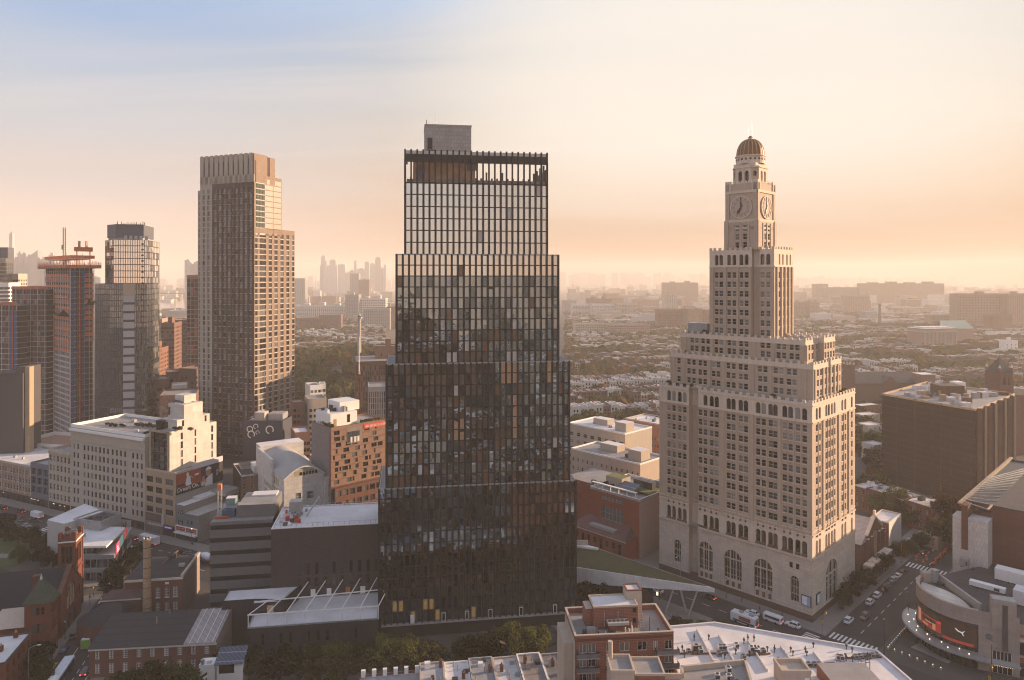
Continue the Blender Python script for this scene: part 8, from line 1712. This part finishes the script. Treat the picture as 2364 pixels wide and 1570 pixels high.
for o in list(COL.objects):
 if o.parent is None and 'category' in o and o['category']in('building','church','house','tower','clock tower','temple','school','station'):
  xs,ys=[],[]
  for c in o.children:
   if c.type=='MESH' and c.name.split('.')[0]in('wall','brick_wall','roof','tower_wall','unfinished_interior','curtain_wall'):
    Mx=Matrix.Translation(o.location)@Matrix.Rotation(o.rotation_euler.z,4,'Z')
    for v in c.bound_box:w=Mx@Vector(v);xs.append(w.x);ys.append(w.y)
  if xs:KEEP.append((min(xs),max(xs),min(ys),max(ys)))
def free(x,y,r):
 for a,b_,c,d in KEEP:
  if a-r<x<b_+r and c-r<y<d+r:return False
 return True
ts=MB();hs=MB();trees_n=0;cand=[]
pk_=[]
for i in range(900):
 y=rnd.uniform(425,960);x=rnd.uniform(-250,-68)*y/560;r=rnd.uniform(5,8.5)
 ix=CX+F*x/y
 if not(672<ix<925)or not free(x,y,3):continue
 if any((x-a)**2+(y-b_)**2<62 for a,b_ in pk_):continue
 if y<560 and 712<ix<760 and y<425:continue
 pk_.append((x,y))
pk_.sort(key=lambda q:q[1])
for i,(x,y)in enumerate(pk_[:95]):h=rnd.uniform(11,18);tree((x,y),h,h*.48,rnd.choice(['olive','green','green','autumn' if y>600 else 'green']),'dull green tree in the wooded park between the brick tower and glass tower',1,'trees of the wooded park',z=hillz(x,y))
def far_tree(mb,x,y,z,h,r,m):
 for q in range(12):
  a=rnd.uniform(0,6.28);u=rnd.uniform(-.4,1);s=math.sqrt(max(0,1-u*u));c=Vector((x+r*.75*s*math.cos(a),y+r*.75*s*math.sin(a),z+h-r+r*.8*u));n=Vector((s*math.cos(a),s*math.sin(a),u+.2)).normalized();e=n.cross(Vector((rnd.gauss(0,1),rnd.gauss(0,1),rnd.gauss(0,1)))).normalized();f=n.cross(e);t=r*rnd.uniform(.42,.62)
  mb.face([c+e*t,c+f*t,c-e*t,c-f*t],m)
for(x,y)in pk_[95:]:far_tree(ts,x,y,hillz(x,y),rnd.uniform(11,17),rnd.uniform(5,8),rnd.choice([lf_o,lf_o,lf_g,lf_a]))
HK=[]
hwalls=[(fb,creamst,rfm[2],'red brick row house with grey flat roof among the trees'),(brownstone,chd,roofg,'brownstone row house with grey roof among the trees'),(fw,whitep,rfm[0],'white fronted row house with pale roof among the trees'),(fpk,terr,roofg,'pinkish brick row house with grey roof among the trees'),(creamst,whitep,rfm[0],'cream row house with pale roof among the trees'),(fb2,metald,rfm[5],'dull brick row house with dark roof among the trees')]
for i,(wm_,cm_,rm_,lb)in enumerate(hwalls):
 w_,d_,h_=6.0,13.0,10.5+(i%3)*.8;k=MB();k.prism(rect(0,0,w_,d_),0,h_,wm_,top=rm_)
 for f in range(3):
  for c in range(2):k.box(1.0+c*2.6,-.05,1.6+f*3.1,2.2+c*2.6,-.0,3.5+f*3.1,gd);k.box(w_-2.2-c*2.4,d_,1.6+f*3.1,w_-1.0-c*2.4,d_+.05,3.5+f*3.1,gd)
  k.box(-.04,3,1.6+f*3.1,0,4.2,3.4+f*3.1,gd)if i%2 else None
 a_=k.build('wall');k=MB();k.box(-.1,-.45,h_-.5,w_+.1,0,h_+.3,cm_);k.box(-.1,0,h_,.25,d_,h_+.35,cm_);k.box(w_-.25,0,h_,w_+.1,d_,h_+.35,cm_);b_=k.build('cornice');k=MB();k.box(1,8,h_,2.4,9.6,h_+1.4,wm_,cm_);k.box(4.6,3,h_,5.5,4.2,h_+1.6,fb);k.box(4.4,10,h_,5.6,11,h_+.9,metalg);c_=k.build('roof_hatches')
 HK.append((a_.data,b_.data,c_.data,lb,k));[bpy.data.objects.remove(q)for q in(a_,b_,c_)]
hous=[];stt=[]
def rows_area(x0,x1,y0,y1,ang,pitch):
 u,v=frame(0,ang);cx0,cy0=(x0+x1)/2,y0;R_=int((y1-y0)/pitch)+30
 for j in range(-R_//2,R_):
  side=j%2
  off=j*pitch*.5+(0 if side else 6)
  n=int((x1-x0)/6)+40;run=0;kind=rnd.randrange(6);base=rnd.uniform(-.4,.4)
  for i in range(-n//2,n):
   if run<=0:run=rnd.randrange(5,16);gap=rnd.random()<.36;kind=rnd.randrange(6)if rnd.random()<.8 else kind
   run-=1;X_,Y_=cx0+u[0]*i*6.03+v[0]*off,cy0+u[1]*i*6.03+v[1]*off
   if not(x0<X_<x1 and y0<Y_<y1):continue
   ixp=CX+F*X_/Y_
   tp=(X_-v[0]*9*(1 if side else-2.2),Y_-v[1]*9*(1 if side else-2.2))
   if rnd.random()<.62:stt.append((tp[0]+rnd.uniform(-2,2),tp[1]+rnd.uniform(-2,2),rnd.uniform(8,13.5)))
   if rnd.random()<.6:stt.append((tp[0]+v[0]*26+rnd.uniform(-4,4),tp[1]+v[1]*26+rnd.uniform(-5,5),rnd.uniform(8,13)))
   if gap:
    if rnd.random()<.75:stt.append((X_+rnd.uniform(-2,2),Y_+rnd.uniform(-3,8),rnd.uniform(10,17)))
    continue
   if not vis(X_,Y_,11)or not free(X_,Y_,8):continue
   hous.append((Y_,X_,ang+(0 if side else 180),kind if rnd.random()<.75 else rnd.randrange(6),u,v,side))
rows_area(40,1000,395,1050,12,74)
rows_area(30,1900,1050,2300,8,96)
rows_area(-560,-60,960,2100,10,72)
hous.sort(key=lambda q:q[0])
for i,(Y_,X_,ang,kd,u,v,side)in enumerate(hous):
 p=(X_,Y_)if side else(X_+u[0]*6,Y_+u[1]*6)
 if i<285:
  o=bpy.data.objects.new('row_house',HK[kd][0]);COL.objects.link(o);o.location=(p[0],p[1],0);o.rotation_euler=(0,0,rad(ang));o.scale=(1,1,rnd.uniform(.85,1.12));tag(o,HK[kd][3],'house','row houses among the trees')
  for nm_,me in(('cornice',HK[kd][1]),('roof_hatches',HK[kd][2])):c=bpy.data.objects.new(nm_,me);COL.objects.link(c);c.parent=o
 else:
  T=Matrix.Translation((p[0],p[1],0))@Matrix.Rotation(rad(ang),4,'Z');hs.T=T;wm_,cm_,rm_,_=hwalls[kd];h_=rnd.uniform(9,13);hs.prism(rect(0,0,6,13),0,h_,wm_,top=rm_,bottom=False)
  if Y_<1500:
   for f in range(3):hs.face([(1,-.05,1.6+f*3),(5,-.05,1.6+f*3),(5,-.05,3.2+f*3),(1,-.05,3.2+f*3)],gd)
  if rnd.random()<.3:hs.box(1,5,h_,3,8,h_+2,wm_,rm_)
hs.T=None
stt=[q for q in stt if vis(q[0],q[1],10)and free(q[0],q[1],3)and(q[1]>395)]
stt.sort(key=lambda q:q[1])
ni=0
for(x,y,h)in stt:
 if ni<190 and y>395:
  ni+=1;kd=rnd.choice(['olive','olive','green','autumn','olive']);tree((x,y),h,h*.52,kd,{'olive':'olive green tree between the row houses','green':'fresh green tree between the row houses','autumn':'golden tinted tree between the row houses'}[kd],1,'trees between the row houses')
 else:far_tree(ts,x,y,0,h,h*.55,rnd.choice([lf_o,lf_o,lf_g,lf_a]))
for i in range(4200):
 y=900+3300*rnd.random()**1.6;x=rnd.uniform(-.53,.78)*y
 if vis(x,y,8)and free(x,y,4)and not(x<-.40*y and y>2000):far_tree(ts,x,y,0,rnd.uniform(8,14),rnd.uniform(6,10),rnd.choice([lf_o,lf_o,lf_g,lf_a]))
tag(hs.build('distant_houses'),kind='stuff');tag(ts.build('distant_trees'),kind='stuff')
fc=MB()
for i in range(3600):
 y=1500+5200*rnd.random()**1.3;x=rnd.uniform(-.72,.80)*y
 if not vis(x,y,10)or not free(x,y,6):continue
 if-1500<x<-560 and 2050<y<6600 and x<-.395*y:continue
 w_,d_,h_=rnd.uniform(12,60),rnd.uniform(12,30),rnd.choice([8,10,12,14,18,26,40 if y>2200 else 12])*rnd.uniform(.8,1.2);fc.T=Matrix.Translation((x,y,0))@Matrix.Rotation(rad(rnd.uniform(0,14)),4,'Z');fc.prism(rect(0,0,w_,d_),0,h_,rnd.choice([fb2,fw,fpk,fgr,creamst,fb]),top=rnd.choice([rfm[2],roofg,rfm[0]]),bottom=False)
for i in range(260):
 x=-5000+i*39;y=8200+rnd.uniform(-500,500);fc.T=None;fc.prism(rect(x,y,x+60,y+60),0,rnd.uniform(60,120)+60*math.exp(-((x-900)/1500)**2),fgr,bottom=False)
tag(fc.build('distant_city'),kind='stuff')
for i in range(34):
 y=-70-(i//5)*95-rnd.uniform(0,30);x=-90+(i%5)*95+rnd.uniform(-15,15)+(i//5)*22;B=blk('city_block',('brick','brownstone','cream','grey','orange brick')[i%5]+' city block behind the viewpoint mirrored in the glass tower',(x,y),AT+rnd.uniform(-4,4),rnd.uniform(30,66),rnd.uniform(22,40),rnd.choice([12,14,16,22,28,40,62,84])*rnd.uniform(.8,1.1),(fb,brownstone,creamst,fgr,orb)[i%5],rnd.choice([roofw,roofg,roofd]),None,None,None,(14,1.4,2.5,3,1.9,3.3),par=.6,done=False);B.o['group']='blocks mirrored in the glass tower';B.done(limit=0)
for i in range(30):
 y=118-(i//6)*40+rnd.uniform(-3,3);x=-78+(i%6)*36+rnd.uniform(-4,4)
 B=blk('city_block',('red brick','brownstone','cream','orange brick','white painted')[i%5]+' low block below the viewpoint mirrored in the glass tower',(x,y-22),AT,rnd.uniform(16,30),rnd.uniform(13,24),rnd.uniform(7,22),(fb,brownstone,creamst,orb,fw)[i%5],rnd.choice([roofw,roofw,rfm[0],roofd,fb]),None,None,(5,1.2,1.6,2,1.9,3.2),None,par=.5,done=False,roofparts=3);B.o['group']='blocks mirrored in the glass tower';B.done(limit=0)
k=MB();k.face([(-420,-840,-.04),(620,-840,-.04),(620,-60.1,-.04),(-420,-60.1,-.04)],mat('mixed_block_ground',(.06,.06,.055),var=.6,scale=.02));tag(k.build('rear_ground'),kind='structure')
k=MB();k.box(-5200,-900,-2.0,5200,9800,292.0,mat('haze_air',(1,1,1)))
hz=k.build('haze');hz['kind']='stuff'
hm=bpy.data.materials.new('morning_haze');hm.use_nodes=True
t=hm.node_tree;t.nodes.clear()
o_=t.nodes.new('ShaderNodeOutputMaterial');v_=t.nodes.new('ShaderNodeVolumePrincipled')
v_.inputs['Color'].default_value=(1.0,0.92,0.825,1);v_.inputs['Density'].default_value=HAZE;v_.inputs['Anisotropy'].default_value=0.08
t.links.new(v_.outputs[0],o_.inputs['Volume'])
hz.data.materials.clear();hz.data.materials.append(hm)
